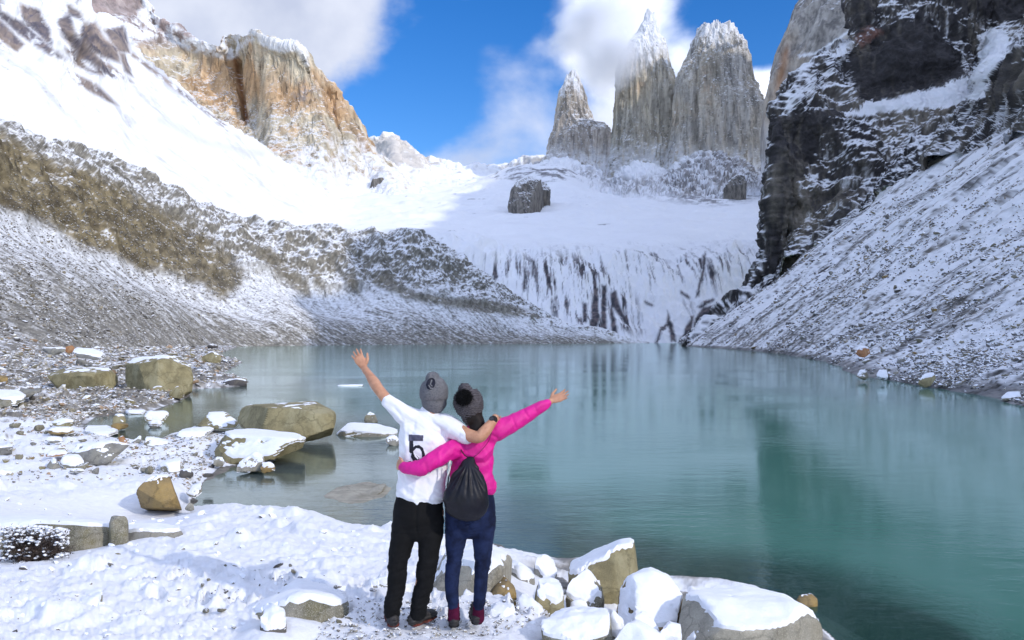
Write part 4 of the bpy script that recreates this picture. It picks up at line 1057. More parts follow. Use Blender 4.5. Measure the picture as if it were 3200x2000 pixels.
# --- rocks at the left shore, standing in or beside the inlet
B('tall olive boulder with a ridged face, right of the two big left shore boulders', 40.5, [(388, 1222, .6), (470, 1262, -.3), (520, 1258, -.8), (600, 1254, .6), (606, 1182, .8), (597, 1148, 1.4), (515, 1122, .2), (392, 1146, .6), (400, 1120, 3.2), (506, 1110, 3.0), (550, 1113, 3), (592, 1150, 3.4), (590, 1225, 3.4), (400, 1225, 3.2)], 'olive', (.08, .88), sub=5, rough=.03)
B('wide olive boulder with flat top facets, left of the two big left shore boulders', 41.5, [(150, 1178, .4), (165, 1190, 0), (205, 1240, .4), (320, 1245, .4), (368, 1212, .6), (368, 1180, .6), (345, 1165, .2), (280, 1168, -.2), (205, 1165, .2), (160, 1160, 2.4), (231, 1143, 2.2), (344, 1150, 2.4), (366, 1175, 2.6), (340, 1220, 3), (180, 1220, 3)], 'olive', (.04, .93), sub=5)
B('small rust-orange rock above the wide boulder on the left shore', 60, [(200, 1085, .2), (230, 1078, .3), (236, 1095, 0), (218, 1106, 0), (205, 1104, 0), (220, 1080, 1.2), (232, 1096, 1.2)], 'rust', None, sub=3)
B('small flat-topped grey boulder left of the rust-orange rock', 58, [(128, 1092, .2), (150, 1086, .3), (205, 1088, .3), (206, 1100, 0), (180, 1112, 0), (150, 1110, 0), (140, 1086, 1.6), (200, 1086, 1.6)], 'grey', (.04, .8), sub=3)
B('flat boulder with a sloping snow-covered top right of the rust-orange rock', 56, [(226, 1100, .2), (330, 1112, .2), (326, 1122, 0), (300, 1126, 0), (246, 1120, 0), (232, 1085, 3), (290, 1088, 3), (330, 1106, 3)], 'grey', (.10, .5), sub=4)
B('brown boulder cut by the left picture edge beside the left shore rocks', 44, [(-60, 1178, 0), (22, 1176, .3), (26, 1186, 0), (22, 1212, 0), (-60, 1218, 0), (-60, 1172, 1.4), (20, 1172, 1.4)], 'brown', None, sub=3)
B('low slab with snowy top left of the inlet at the picture edge', 31, [(-40, 1240, .3), (30, 1250, .2), (78, 1242, .4), (76, 1256, .2), (40, 1275, 0), (-40, 1285, 0), (-30, 1214, 2.6), (50, 1216, 2.6), (82, 1236, 2)], 'moss', (.08, .5), sub=4)
B('grey tilted stone between low slab and wide olive boulder', 33, [(60, 1215, .3), (120, 1222, 0), (90, 1250, 0), (66, 1240, 0), (70, 1212, 1.2), (122, 1216, 1.2)], 'grey', None, sub=3)
B('pointed olive stone leaning on the tall ridged boulder at the water', 38.5, [(520, 1232, 0), (556, 1204, .2), (572, 1222, 0), (572, 1246, 0), (530, 1246, 0), (556, 1206, 1), (570, 1240, 1)], 'olive', (.02, .8), sub=3)
B('dark tipped flat rock on the tip of the left shore', 50, [(690, 1195, .4), (745, 1182, .4), (776, 1190, .3), (782, 1206, 0), (760, 1215, 0), (700, 1214, 0), (700, 1186, 2), (770, 1186, 2)], 'dark', (.05, .75), sub=3)
B('low pale rock on the left shore beneath the moraine', 66, [(620, 1120, .5), (665, 1098, .8), (690, 1110, .6), (692, 1135, 0), (640, 1136, 0), (660, 1096, 2), (695, 1120, 2)], 'olive', (.04, .8), sub=3)
B('rounded standing stone on a flat brown plate in the inlet', 26.4, [(350, 1322, 0), (352, 1305, .1), (362, 1296, .2), (384, 1295, .2), (394, 1306, .2), (394, 1328, 0), (352, 1330, 0), (360, 1296, .7), (390, 1300, .7), (392, 1326, .7)], 'olive', (.06, .7), sub=3)
B('flat brown plate of rock under the standing stone', 25.6, [(345, 1330, 0), (362, 1322, 0), (402, 1326, 0), (402, 1336, 0), (380, 1344, 0), (350, 1344, 0), (360, 1320, .9), (398, 1322, .9)], 'brown', None, sub=3)
B('snow-topped olive rock in the inlet below the tall ridged boulder', 28.6, [(450, 1304, 0), (468, 1290, .2), (525, 1292, .3), (530, 1300, .2), (510, 1322, 0), (455, 1318, 0), (460, 1286, 1.1), (520, 1287, 1.1)], 'olive', (.09, .45), sub=4)
B('small snow-topped rock in front of the snow-topped olive rock in the inlet', 26.8, [(458, 1326, 0), (472, 1318, .1), (498, 1316, .1), (508, 1328, 0), (492, 1344, 0), (466, 1340, 0), (480, 1313, .8), (504, 1320, .8)], 'grey', (.09, .4), sub=3)
B('long low snow-covered plate behind the standing stone', 31.5, [(390, 1290, 0), (400, 1284, .2), (456, 1286, .2), (456, 1296, 0), (395, 1297, 0), (395, 1281, 1.4), (452, 1281, 1.4)], 'grey', (.07, .4), sub=3)
B('broad snow-covered slab at the near edge of the inlet', 24.4, [(262, 1352, 0), (300, 1358, -.2), (368, 1356, 0), (372, 1350, .2), (330, 1372, -.4), (290, 1372, -.2), (270, 1330, 2.2), (330, 1330, 2.2), (372, 1346, 1.4)], 'grey', (.08, .4), sub=4)
B('small rust-red pointed rock behind the saddle-topped grey boulder', 20.6, [(368, 1368, .2), (384, 1362, .2), (404, 1390, 0), (372, 1392, 0), (388, 1364, .6), (402, 1388, .6)], 'rust', (.03, .8), sub=3)
B('saddle-topped grey boulder with a pale wedge on its face, left of the inlet', 16.8, [(216, 1420, .2), (238, 1392, .4), (262, 1412, .1), (300, 1400, .1), (346, 1382, .3), (405, 1392, .5), (380, 1412, .2), (352, 1432, 0), (326, 1460, -.2), (290, 1456, -.1), (250, 1440, 0), (245, 1388, 1.2), (350, 1378, 1.2), (405, 1390, 1.2)], 'grey', (.05, .75), sub=5)
B('low rust-brown rock left of the saddle-topped grey boulder', 17.6, [(138, 1424, .1), (160, 1412, .2), (200, 1408, .2), (214, 1420, 0), (206, 1430, 0), (145, 1430, 0), (170, 1406, .7), (205, 1406, .7)], 'rust', (.04, .75), sub=3)
B('small grey pyramid-shaped rock in the snow on the left', 16.2, [(140, 1462, 0), (165, 1430, .2), (172, 1432, .1), (194, 1464, 0), (165, 1468, -.1), (166, 1430, .6), (190, 1460, .6)], 'grey', (.04, .7), sub=3)
B('snow-domed rock right of the small grey pyramid rock', 16.3, [(186, 1452, 0), (195, 1436, .1), (225, 1430, .1), (256, 1440, .1), (266, 1456, 0), (240, 1466, -.1), (200, 1464, 0), (205, 1422, .8), (250, 1426, .8)], 'moss', (.08, .35), sub=4)
B('thin dark stone lying below the snow-domed rock', 15.2, [(212, 1474, 0), (230, 1464, .1), (262, 1468, .1), (268, 1474, 0), (240, 1480, 0), (235, 1463, .4), (262, 1466, .4)], 'grey', (.02, .8), sub=3)
B('low wedge-shaped boulder with flat face between inlet and shore rubble', 21.0, [(448, 1394, 0), (455, 1370, .2), (480, 1370, .2), (528, 1380, .2), (530, 1390, 0), (500, 1398, -.1), (460, 1400, 0), (460, 1366, .9), (525, 1376, .9)], 'moss', (.05, .6), sub=4)
B('small triangular stone left of the low wedge-shaped boulder', 21.8, [(408, 1386, 0), (440, 1362, .1), (446, 1380, 0), (412, 1390, 0), (438, 1361, .5), (446, 1378, .5)], 'grey', (.05, .6), sub=3)
B('leaning block with a slanted grey face on the near shore spit', 17.0, [(498, 1462, 0), (540, 1446, .1), (566, 1440, .2), (566, 1480, 0), (530, 1484, -.1), (502, 1474, 0), (515, 1436, .9), (564, 1432, .9)], 'moss', (.07, .45), sub=4)
B('dark rounded rock at the water right of the leaning block', 16.4, [(558, 1490, 0), (562, 1470, .1), (590, 1466, .1), (606, 1480, 0), (604, 1496, 0), (570, 1500, 0), (570, 1464, .5), (600, 1472, .5)], 'dark', (.03, .8), sub=3)
B('small tan rock at the foot of the snow-covered split slab', 18.2, [(664, 1452, 0), (672, 1434, .1), (694, 1430, .1), (702, 1444, 0), (698, 1460, 0), (670, 1462, 0), (676, 1430, .5), (698, 1434, .5)], 'pale', (.04, .7), sub=3)
B('tiny dark flat stone in the shallows near the left shore', 15.9, [(628, 1488, 0), (640, 1480, 0), (668, 1480, 0), (668, 1490, 0), (632, 1494, 0), (645, 1478, .3), (665, 1479, .3)], 'dark', None, sub=3)
B('large triangular brown boulder with sharp right edge at the near left shore', 13.1, [(418, 1518, .1), (470, 1496, .2), (490, 1488, .2), (530, 1490, .1), (560, 1580, -.1), (528, 1584, -.2), (505, 1560, -.1), (450, 1540, 0), (480, 1484, .9), (530, 1486, 1.0), (562, 1572, .6), (440, 1588, .3), (570, 1596, .4), (470, 1600, .7)], 'brown', (.03, .85), sub=5)
B('small dark rock cluster piece beside the triangular brown boulder', 14.2, [(580, 1548, 0), (600, 1520, .2), (630, 1512, .2), (632, 1540, 0), (600, 1562, -.1), (600, 1514, .7), (630, 1514, .7)], 'moss', (.03, .6), sub=4)
B('small pale cone-shaped stone at the shore below the triangular brown boulder', 13.0, [(574, 1592, 0), (590, 1572, .1), (604, 1574, .1), (608, 1596, -.1), (590, 1600, -.1), (592, 1570, .3), (606, 1590, .3)], 'pale', None, sub=3)
B('square grey block at the left picture edge above the long slab', 18.5, [(-40, 1400, 0), (36, 1392, .2), (40, 1396, 0), (38, 1424, 0), (-40, 1430, 0), (-30, 1388, 1), (36, 1390, 1)], 'grey', (.03, .8), sub=3)
B('brown rough rock at the left picture edge below the square grey block', 15.3, [(-30, 1480, 0), (10, 1470, .1), (36, 1474, .1), (42, 1496, 0), (10, 1502, 0), (-30, 1500, 0), (10, 1468, .5), (36, 1474, .5)], 'moss', (.04, .6), sub=3)
B('thin grey stone poking from the snow below the brown stone pile', 20.5, [(138, 1378, 0), (150, 1366, .1), (190, 1370, .1), (198, 1384, 0), (150, 1388, 0), (160, 1364, .6), (195, 1370, .6)], 'grey', (.05, .5), sub=3)
B('upper olive-brown stone of the pile left of the inlet', 24.0, [(160, 1322, .2), (200, 1310, .2), (232, 1318, .1), (228, 1336, 0), (190, 1340, 0), (165, 1334, 0), (190, 1306, 1), (228, 1312, 1)], 'olive', (.06, .6), sub=3)
B('lower dark brown stone of the pile left of the inlet', 22.3, [(140, 1348, 0), (170, 1338, .1), (220, 1338, .1), (236, 1350, 0), (215, 1360, -.1), (150, 1360, 0), (165, 1334, .8), (228, 1338, .8)], 'brown', (.05, .65), sub=3)
# --- boulders standing in the lake
B('huge angular olive boulder standing in the lake left of the couple', 22.6, [(796, 1352, -.2), (800, 1276, .1), (985, 1276, .0), (880, 1376, -.4), (956, 1394, -.4), (1034, 1372, .0), (1052, 1304, .3), (1046, 1288, .5), (985, 1262, .7), (800, 1268, .6), (724, 1290, 1.5), (770, 1264, 1.9), (986, 1253, 2.0), (1046, 1284, 1.8), (1040, 1340, 1.9), (740, 1330, 1.9), (780, 1345, .2)], 'olive', (.015, .97), sub=5, rough=.028, sharp=80)
B('dark-sided rock with a flat tan top beside the huge lake boulder', 24.6, [(606, 1342, .2), (640, 1310, .4), (652, 1290, 1), (706, 1290, 1), (746, 1320, .4), (738, 1340, 0), (680, 1342, -.3), (655, 1285, 1.8), (706, 1286, 1.8), (746, 1318, 1.4)], 'olive', (.03, .84), sub=4)
B('split slab with a thick flat snow top in front of the huge lake boulder', 19.0, [(668, 1420, .2), (712, 1358, .6), (764, 1378, .1), (870, 1384, -.3), (952, 1376, 0), (940, 1412, .1), (862, 1436, -.3), (760, 1452, -.2), (676, 1464, 0), (700, 1345, 3.0), (800, 1340, 3.6), (918, 1352, 3.2), (955, 1368, 2.2)], 'olive', (.07, .62), sub=5, sharp=90)
B('pale pointed rock with a snowy ridge below the split slab', 17.6, [(728, 1474, 0), (745, 1450, .1), (800, 1418, .2), (832, 1434, .1), (816, 1474, 0), (770, 1482, -.1), (795, 1412, .6), (830, 1430, .7), (822, 1468, .6)], 'pale', (.06, .55), sub=4)
B('small round rust-brown rock in the shallows beside the pale pointed rock', 17.4, [(810, 1468, 0), (820, 1450, .1), (846, 1446, .1), (862, 1460, 0), (856, 1476, 0), (820, 1480, 0), (830, 1446, .5), (856, 1456, .5)], 'brown', (.05, .6), sub=3)
B('snow-covered grey ledge at the water below the dark-sided rock', 23.2, [(548, 1366, 0), (560, 1350, .2), (620, 1345, .3), (672, 1350, .2), (650, 1376, 0), (560, 1376, 0), (580, 1338, 2), (668, 1334, 2)], 'grey', (.07, .4), sub=4)
B('long low rock with a flat snow sheet in the lake left of the man', 24.4, [(1048, 1362, .2), (1062, 1350, .2), (1095, 1346, .1), (1150, 1352, -.1), (1244, 1360, 0), (1244, 1376, 0), (1130, 1374, -.1), (1070, 1372, 0), (1092, 1320, 3.6), (1180, 1325, 3.4), (1240, 1338, 2.6)], 'moss', (.07, .5), sub=5)
B('small pointed rock behind the flat snow-sheeted rock in the lake', 28.5, [(1134, 1322, 0), (1140, 1300, .1), (1156, 1287, .3), (1172, 1294, .2), (1184, 1322, 0), (1160, 1326, -.1), (1158, 1286, .8), (1182, 1318, .8)], 'moss', (.03, .8), sub=4)
B('small rounded grey rock just left of the white shirt', 22.3, [(1200, 1380, 0), (1206, 1368, .1), (1235, 1362, .2), (1250, 1376, .1), (1246, 1396, 0), (1222, 1400, 0), (1215, 1362, .6), (1245, 1370, .6)], 'grey', (.04, .6), sub=3)
B('thin pale ledge of rock breaking the water left of the man\'s waist', 15.3, [(1100, 1562, 0), (1135, 1544, .1), (1196, 1508, .5), (1214, 1514, .4), (1200, 1534, .1), (1150, 1560, -.2), (1140, 1575, -.1), (1190, 1520, .9)], 'pale', None, sub=4, rough=.02)
B('wide flat pale slab just awash in the lake left of the man', 15.4, [(x_, HOR + (CAMZ - z_) * F / D_, D_ - 15.4) for z_ in (.004, -.5) for x_, D_ in ((1000, 14.9), (1060, 16.4), (1150, 17.0), (1225, 16.6), (1232, 15.4), (1150, 14.5), (1040, 14.4))], 'pale', None, sub=5, rough=.006)
B('far low rock strip floating line by the raised hand', 50, [(1047, 1208, 0), (1070, 1203, .3), (1135, 1202, .3), (1142, 1208, 0), (1110, 1213, 0), (1056, 1213, 0), (1060, 1203, 1), (1130, 1202, 1)], 'dark', (.04, .7), sub=3)
# --- foreground rocks
B('long olive-grey slab in the left foreground snow behind the bush', 8.3, [(-260, 1650, .2), (0, 1640, .1), (126, 1632, 0), (281, 1640, -.05), (338, 1652, -.05), (366, 1660, 0), (368, 1716, -.1), (198, 1724, -.2), (0, 1724, -.2), (-260, 1730, -.1), (0, 1622, .9), (280, 1618, .9), (350, 1630, .9)], 'moss', (.06, .80), near=True, sub=5, rough=.02)
B('short upright hooked rock standing at the end of the long slab', 8.25, [(340, 1612, 0), (362, 1606, .05), (392, 1612, .05), (402, 1632, .05), (398, 1650, 0), (382, 1700, -.05), (372, 1712, -.1), (350, 1712, -.1), (358, 1650, -.05), (365, 1606, .3), (398, 1625, .3), (380, 1700, .3)], 'moss', (.02, .9), near=True, sub=4)
B('tapering grey slab with a dark right tip, right of the hooked rock', 8.5, [(378, 1662, .1), (430, 1658, 0), (529, 1664, 0), (566, 1658, .1), (572, 1668, .1), (548, 1696, 0), (463, 1708, -.1), (388, 1710, -.1), (430, 1638, .8), (540, 1640, .8)], 'grey', (.05, .75), near=True, sub=5, rough=.025)
B('small olive triangular stone in the snow below the hooked rock', 7.6, [(314, 1748, 0), (350, 1732, .05), (378, 1726, .05), (392, 1745, 0), (394, 1766, -.05), (374, 1770, -.05), (374, 1724, .25), (392, 1755, .25)], 'olive', None, near=True, sub=4)
B('small black flat stone alone in the left foreground snow', 6.85, [(452, 1818, 0), (470, 1804, .05), (505, 1802, .05), (511, 1808, 0), (490, 1820, -.02), (462, 1826, -.02), (480, 1800, .15), (508, 1804, .12)], 'dark', None, near=True, sub=3)
B('tiny dark stone right of the tapering grey slab', 8.6, [(578, 1702, 0), (586, 1696, 0), (600, 1697, 0), (602, 1708, 0), (590, 1713, 0), (590, 1695, .1), (600, 1700, .1)], 'dark', None, near=True, sub=3)
B('half-buried snow-covered stone with a grey front in the left foreground', 6.0, [(240, 1900, 0), (258, 1888, 0), (300, 1872, 0), (322, 1866, 0), (318, 1884, -.05), (280, 1908, -.08), (246, 1914, -.05), (270, 1850, .35), (318, 1850, .3)], 'moss', (.05, .5), near=True, sub=4)
B('snowy grey stone cut by the left picture edge near the bottom', 5.7, [(-40, 1920, 0), (10, 1906, .05), (44, 1910, .05), (54, 1930, 0), (40, 1950, -.05), (-40, 1955, -.05), (10, 1895, .3), (44, 1904, .3)], 'grey', (.03, .45), near=True, sub=4)
B('dark low stone at the bottom left corner', 5.35, [(16, 1984, 0), (34, 1976, 0), (54, 1968, 0), (56, 1976, 0), (40, 1990, 0), (20, 1994, 0), (36, 1970, .12), (54, 1966, .1)], 'dark', None, near=True, sub=3)
B('broad snow-blanketed boulder with a mossy speckled face left of the man\'s feet', 5.75, [(752, 1928, .2), (764, 1952, .1), (840, 1946, 0), (912, 1942, -.08), (1010, 1930, -.08), (1090, 1898, .05), (1094, 1880, .1), (1040, 1870, .08), (942, 1856, .05), (845, 1894, .08), (770, 1905, .5), (930, 1806, 1.5), (1060, 1842, 1.0)], 'moss', (.05, .62), near=True, sub=5, rough=.03)
B('snow ramp rock with a black underside behind the broad snow-blanketed boulder', 6.6, [(950, 1800, .2), (1030, 1840, .1), (1086, 1858, 0), (1150, 1872, 0), (1140, 1890, .05), (1095, 1893, .1), (960, 1850, .3), (948, 1782, 1.2), (1040, 1800, 1.1), (1160, 1862, .5)], 'dark', (.07, .35), near=True, sub=4)
B('small white-capped block in front of the broad snow-blanketed boulder', 5.35, [(812, 1958, 0), (822, 1920, .05), (850, 1908, .1), (890, 1928, .05), (896, 1946, 0), (880, 1968, -.03), (846, 1982, -.05), (818, 1968, 0), (832, 1902, .35), (885, 1915, .35)], 'dark', (.07, .35), near=True, sub=4)
B('olive-brown boulder with a snow streak behind the man\'s left leg', 7.9, [(1040, 1788, .1), (1062, 1770, .1), (1100, 1758, .1), (1210, 1760, .1), (1214, 1800, 0), (1180, 1818, -.1), (1138, 1822, -.1), (1090, 1812, -.1), (1100, 1742, .9), (1205, 1742, .9)], 'brown', (.07, .66), near=True, sub=5)
B('small snow-topped stone against the man\'s left leg', 6.75, [(1148, 1832, 0), (1170, 1816, .05), (1212, 1804, .05), (1214, 1826, 0), (1180, 1842, -.03), (1156, 1844, 0), (1180, 1806, .3), (1212, 1800, .3)], 'grey', (.05, .4), near=True, sub=4)
B('white snowy rock at the water\'s edge left of the man\'s hip', 11.6, [(1190, 1668, 0), (1200, 1648, .1), (1222, 1636, .2), (1250, 1645, .2), (1250, 1676, 0), (1200, 1676, 0), (1220, 1634, .7), (1248, 1642, .7)], 'pale', (.05, .35), near=True, sub=4)
B('large pale-faced boulder with thick snow behind the couple\'s legs', 6.7, [(1335, 1852, .1), (1378, 1806, .1), (1450, 1766, 0), (1530, 1762, -.05), (1572, 1776, .15), (1532, 1860, 0), (1450, 1912, -.1), (1380, 1902, 0), (1345, 1880, .1), (1395, 1716, 1.4), (1540, 1684, 1.6), (1602, 1714, 1.3), (1598, 1760, .8)], 'pale', (.06, .70), near=True, sub=5, rough=.025)
B('ochre-brown stone wedged beside the woman\'s right leg', 6.55, [(1520, 1866, 0), (1545, 1835, .05), (1575, 1802, .2), (1608, 1832, .1), (1614, 1862, 0), (1600, 1885, -.03), (1545, 1900, -.05), (1575, 1800, .5), (1612, 1850, .4)], 'brown', (.02, .9), near=True, sub=4)
B('grey rock with patchy snow behind the ochre-brown stone', 7.7, [(1582, 1792, .1), (1596, 1760, .2), (1640, 1782, .1), (1672, 1804, 0), (1672, 1820, 0), (1636, 1836, -.1), (1600, 1820, 0), (1596, 1746, .8), (1665, 1790, .6)], 'grey', (.05, .68), near=True, sub=4)
B('smooth snow-covered egg-shaped rock at the water right of the woman', 8.3, [(1668, 1768, .1), (1680, 1746, .15), (1712, 1742, .15), (1738, 1770, .1), (1742, 1800, 0), (1710, 1816, -.05), (1672, 1808, 0), (1690, 1741, .5), (1730, 1755, .5)], 'grey', (.05, .30), near=True, sub=4)
B('tall tilted boulder with a sharp snowy ridge at the waterline', 7.7, [(1776, 1800, .2), (1850, 1800, 0), (1886, 1884, -.05), (1950, 1880, 0), (1956, 1826, .1), (1988, 1792, .2), (1980, 1700, .35), (1936, 1706, .3), (1880, 1745, .15), (1778, 1762, 1.0), (1860, 1738, .9), (1934, 1688, .8), (1982, 1686, .8), (1994, 1786, .7)], 'olive', (.05, .68), near=True, sub=5, rough=.03)
B('snow-capped round boulder with an olive base in front of the tall tilted boulder', 6.95, [(1766, 1858, 0), (1790, 1816, .1), (1836, 1790, .2), (1882, 1834, .1), (1889, 1866, 0), (1880, 1896, -.03), (1828, 1896, -.1), (1780, 1876, -.05), (1836, 1784, .5), (1880, 1830, .5)], 'moss', (.06, .60), near=True, sub=4)
B('snow-capped boxy boulder with a straight olive front', 6.55, [(1664, 1862, 0), (1672, 1832, .15), (1762, 1850, .1), (1772, 1878, 0), (1764, 1910, -.03), (1710, 1922, -.08), (1666, 1890, 0), (1700, 1800, .55), (1755, 1820, .55)], 'olive', (.06, .62), near=True, sub=4, sharp=80)
B('white cone of snow-covered rock left of the boxy boulder', 6.15, [(1612, 1925, 0), (1616, 1880, .1), (1640, 1858, .2), (1700, 1915, 0), (1706, 1936, 0), (1660, 1950, -.05), (1640, 1856, .4), (1690, 1900, .4)], 'grey', (.04, .0), near=True, sub=4)
B('low snow-covered stone beside the woman\'s right boot', 5.95, [(1512, 1928, 0), (1530, 1905, .05), (1560, 1892, .1), (1606, 1904, .05), (1610, 1924, 0), (1580, 1938, -.05), (1530, 1942, -.03), (1560, 1888, .35), (1604, 1900, .35)], 'grey', (.06, .15), near=True, sub=4)
B('little snowy stone between the round and the boxy boulder', 6.6, [(1776, 1898, 0), (1790, 1880, .05), (1820, 1882, .05), (1838, 1898, 0), (1800, 1904, 0), (1805, 1876, .2), (1830, 1888, .2)], 'grey', (.04, .1), near=True, sub=3)
B('big rounded snow-plastered boulder with a brown right corner', 6.45, [(1918, 1880, .1), (1945, 1832, .15), (1972, 1796, .3), (2032, 1788, .3), (2088, 1812, .2), (2132, 1858, .1), (2136, 1935, 0), (2060, 1945, -.1), (1960, 1948, -.1), (1975, 1784, .8), (2035, 1780, .9), (2092, 1804, .8), (2130, 1850, .7)], 'brown', (.05, .40), near=True, sub=5)
B('flat pebble-strewn snowy rock at the bottom right of the woman\'s boots', 5.45, [(1690, 1950, .1), (1768, 1912, .3), (1895, 1912, .2), (1908, 1925, .1), (1916, 1990, 0), (1890, 2020, -.1), (1700, 2020, -.1), (1770, 1900, .5), (1890, 1904, .5)], 'moss', (.05, .50), near=True, sub=5)
B('small snowy rock squeezed right of the flat pebble-strewn rock', 5.7, [(1904, 1945, 0), (1912, 1915, .1), (1950, 1955, 0), (1930, 1985, -.05), (1906, 1980, 0), (1915, 1913, .3), (1948, 1945, .3)], 'grey', (.04, .0), near=True, sub=4)
B('pointed white snow-covered rock at the bottom edge left of the giant boulder', 5.25, [(1905, 2010, 0), (1945, 1965, .1), (1992, 1944, .15), (2080, 2005, 0), (2000, 2030, -.1), (1990, 1940, .4), (2070, 1990, .4)], 'grey', (.04, -.1), near=True, sub=4)
B('snowy rock hump behind the pointed white rock', 5.75, [(1975, 1945, 0), (2005, 1918, .1), (2030, 1922, .1), (2062, 1968, 0), (2020, 1985, -.05), (1985, 1970, 0), (2015, 1914, .35), (2055, 1955, .3)], 'grey', (.04, .0), near=True, sub=4)
B('low snowy stone tucked against the giant boulder\'s left side', 5.5, [(2060, 1985, 0), (2080, 1952, .1), (2124, 1955, .1), (2130, 2000, 0), (2080, 2012, 0), (2085, 1948, .3), (2124, 1955, .3)], 'grey', (.04, .0), near=True, sub=4)
B('giant speckled granite boulder with a ragged snow cap at the bottom right', 5.9, [(2100, 2060, .1), (2112, 1960, .1), (2134, 1880, .15), (2180, 1925, -.1), (2300, 1940, -.15), (2420, 1925, -.1), (2482, 1892, .1), (2556, 1934, .25), (2572, 1950, .3), (2588, 2060, .1), (2300, 2080, -.2), (2130, 1845, 1.0), (2260, 1822, 1.3), (2356, 1850, 1.3), (2450, 1866, 1.1), (2520, 1925, .8)], 'pale', (.055, .72), near=True, sub=6, rough=.035, sharp=40)
B('small brown rock in the water behind the giant boulder', 8.9, [(2488, 1880, .1), (2496, 1862, .1), (2536, 1856, .1), (2556, 1874, 0), (2546, 1898, 0), (2500, 1898, 0), (2510, 1856, .4), (2550, 1866, .4)], 'brown', (.02, .88), near=True, sub=4)
B('long brown submerged rock in the shallows right of the giant boulder', 7.3, [(2540, 2080, 0), (2560, 1995, .9), (2680, 1990, 1.1), (2840, 2040, .7), (2900, 2110, 0), (2700, 2150, -.4), (2600, 2150, -.4)], 'brown', None, near=True, sub=4, name='boulder')
# --- rocks on the right-hand scree
B('bright rust-orange rock with snow on its top low on the right-hand scree', 74, [(2668, 1102, .2), (2676, 1086, .6), (2712, 1084, .6), (2720, 1104, .2), (2700, 1120, 0), (2676, 1116, 0), (2690, 1080, 2), (2716, 1090, 2)], 'rust', (.16, .6), sub=4)
B('grey square block at the right picture edge on the scree', 74, [(3158, 985, 0), (3165, 968, .5), (3240, 966, .5), (3240, 1020, 0), (3190, 1012, 0), (3165, 965, 2), (3240, 964, 2)], 'grey', (.1, .7), sub=4)
B('tan boulder at the right picture edge above the pale slab', 105, [(3156, 846, 0), (3180, 832, .5), (3240, 832, .5), (3240, 866, 0), (3160, 862, 0), (3180, 828, 2), (3240, 828, 2)], 'olive', (.12, .7), sub=4)
B('long pale snow-topped slab below the tan boulder at the right edge', 92, [(3040, 890, 0), (3100, 888, .2), (3240, 872, .5), (3240, 886, 0), (3090, 899, -.3), (3060, 872, 3), (3200, 860, 3)], 'pale', (.14, .5), sub=4)
B('rounded olive boulder at the water on the right shore', 48, [(2864, 1200, 0), (2880, 1176, .4), (2920, 1166, .5), (2926, 1180, .3), (2905, 1212, 0), (2870, 1214, 0), (2895, 1166, 1.4), (2926, 1176, 1.4)], 'olive', (.10, .75), sub=4)
B('white-topped boulder on the right shore beside a dark gap', 53, [(2735, 1180, 0), (2745, 1160, .4), (2770, 1160, .4), (2776, 1180, 0), (2755, 1194, 0), (2750, 1156, 1.2), (2772, 1160, 1.2)], 'grey', (.12, .1), sub=4)
B('grey boulder at the water left of the white-topped boulder on the right shore', 55, [(2672, 1180, 0), (2685, 1160, .4), (2705, 1160, .4), (2716, 1180, 0), (2700, 1192, 0), (2690, 1156, 1.2), (2712, 1166, 1.2)], 'moss', (.10, .7), sub=4)
B('pair-leading brown boulder on the right shore slope above the olive boulder', 57, [(2960, 1140, 0), (2985, 1122, .4), (3040, 1124, .4), (3044, 1142, 0), (3010, 1158, 0), (2970, 1154, 0), (2990, 1118, 1.5), (3036, 1120, 1.5)], 'brown', (.12, .6), sub=4)
B('dark slab overhanging the water at the far right shore', 37.5, [(3120, 1248, 0), (3150, 1230, .3), (3190, 1226, .3), (3196, 1242, 0), (3160, 1256, 0), (3150, 1226, 1), (3190, 1224, 1)], 'moss', (.08, .6), sub=4)
B('thin dark plank-like rock stretched high on the scree below the cliff', 215, [(2552, 855, 0), (2590, 832, .5), (2598, 832, .5), (2560, 858, 0), (2590, 830, 3), (2560, 852, 3)], 'dark', None, sub=3)

# --- loose rocks: the ones that show largest singly, the rest as one mass
def rock_variants(sub, n, seed):
    r = np.random.default_rng(seed); out = []
    for k in range(n):
        pts = r.normal(size=(11, 3)); pts /= np.linalg.norm(pts, axis=1, keepdims=True)
        pts *= np.array([1.0, .8, .5 + .25 * r.random()]) * r.uniform(.75, 1.1, (11, 1))
        P, Fc, s = rock_shape(pts, sub, 26, .05, seed=seed + k)
        out.append((P, Fc))
    return out
def sample_grid(P, n, inside, seed, lift=0.0):
    """n points on a landform grid, chosen evenly over the picture area where inside(px, py) says so."""
    PX, PY = proj(P)
    a = np.abs((PX[1:, :-1] - PX[:-1, :-1]) * (PY[:-1, 1:] - PY[:-1, :-1]) - (PX[:-1, 1:] - PX[:-1, :-1]) * (PY[1:, :-1] - PY[:-1, :-1]))
    w = a * inside(PX[:-1, :-1], PY[:-1, :-1]) * (P[:-1, :-1, 2] > .05)
    w = w.ravel(); r = np.random.default_rng(seed)
    idx = r.choice(len(w), n, p=w / w.sum())
    i, j = np.divmod(idx, P.shape[1] - 1)
    fu, fv = r.random((2, n, 1))
    return P[i, j] * (1 - fu) * (1 - fv) + P[i + 1, j] * fu * (1 - fv) + P[i, j + 1] * (1 - fu) * fv + P[i + 1, j + 1] * fu * fv
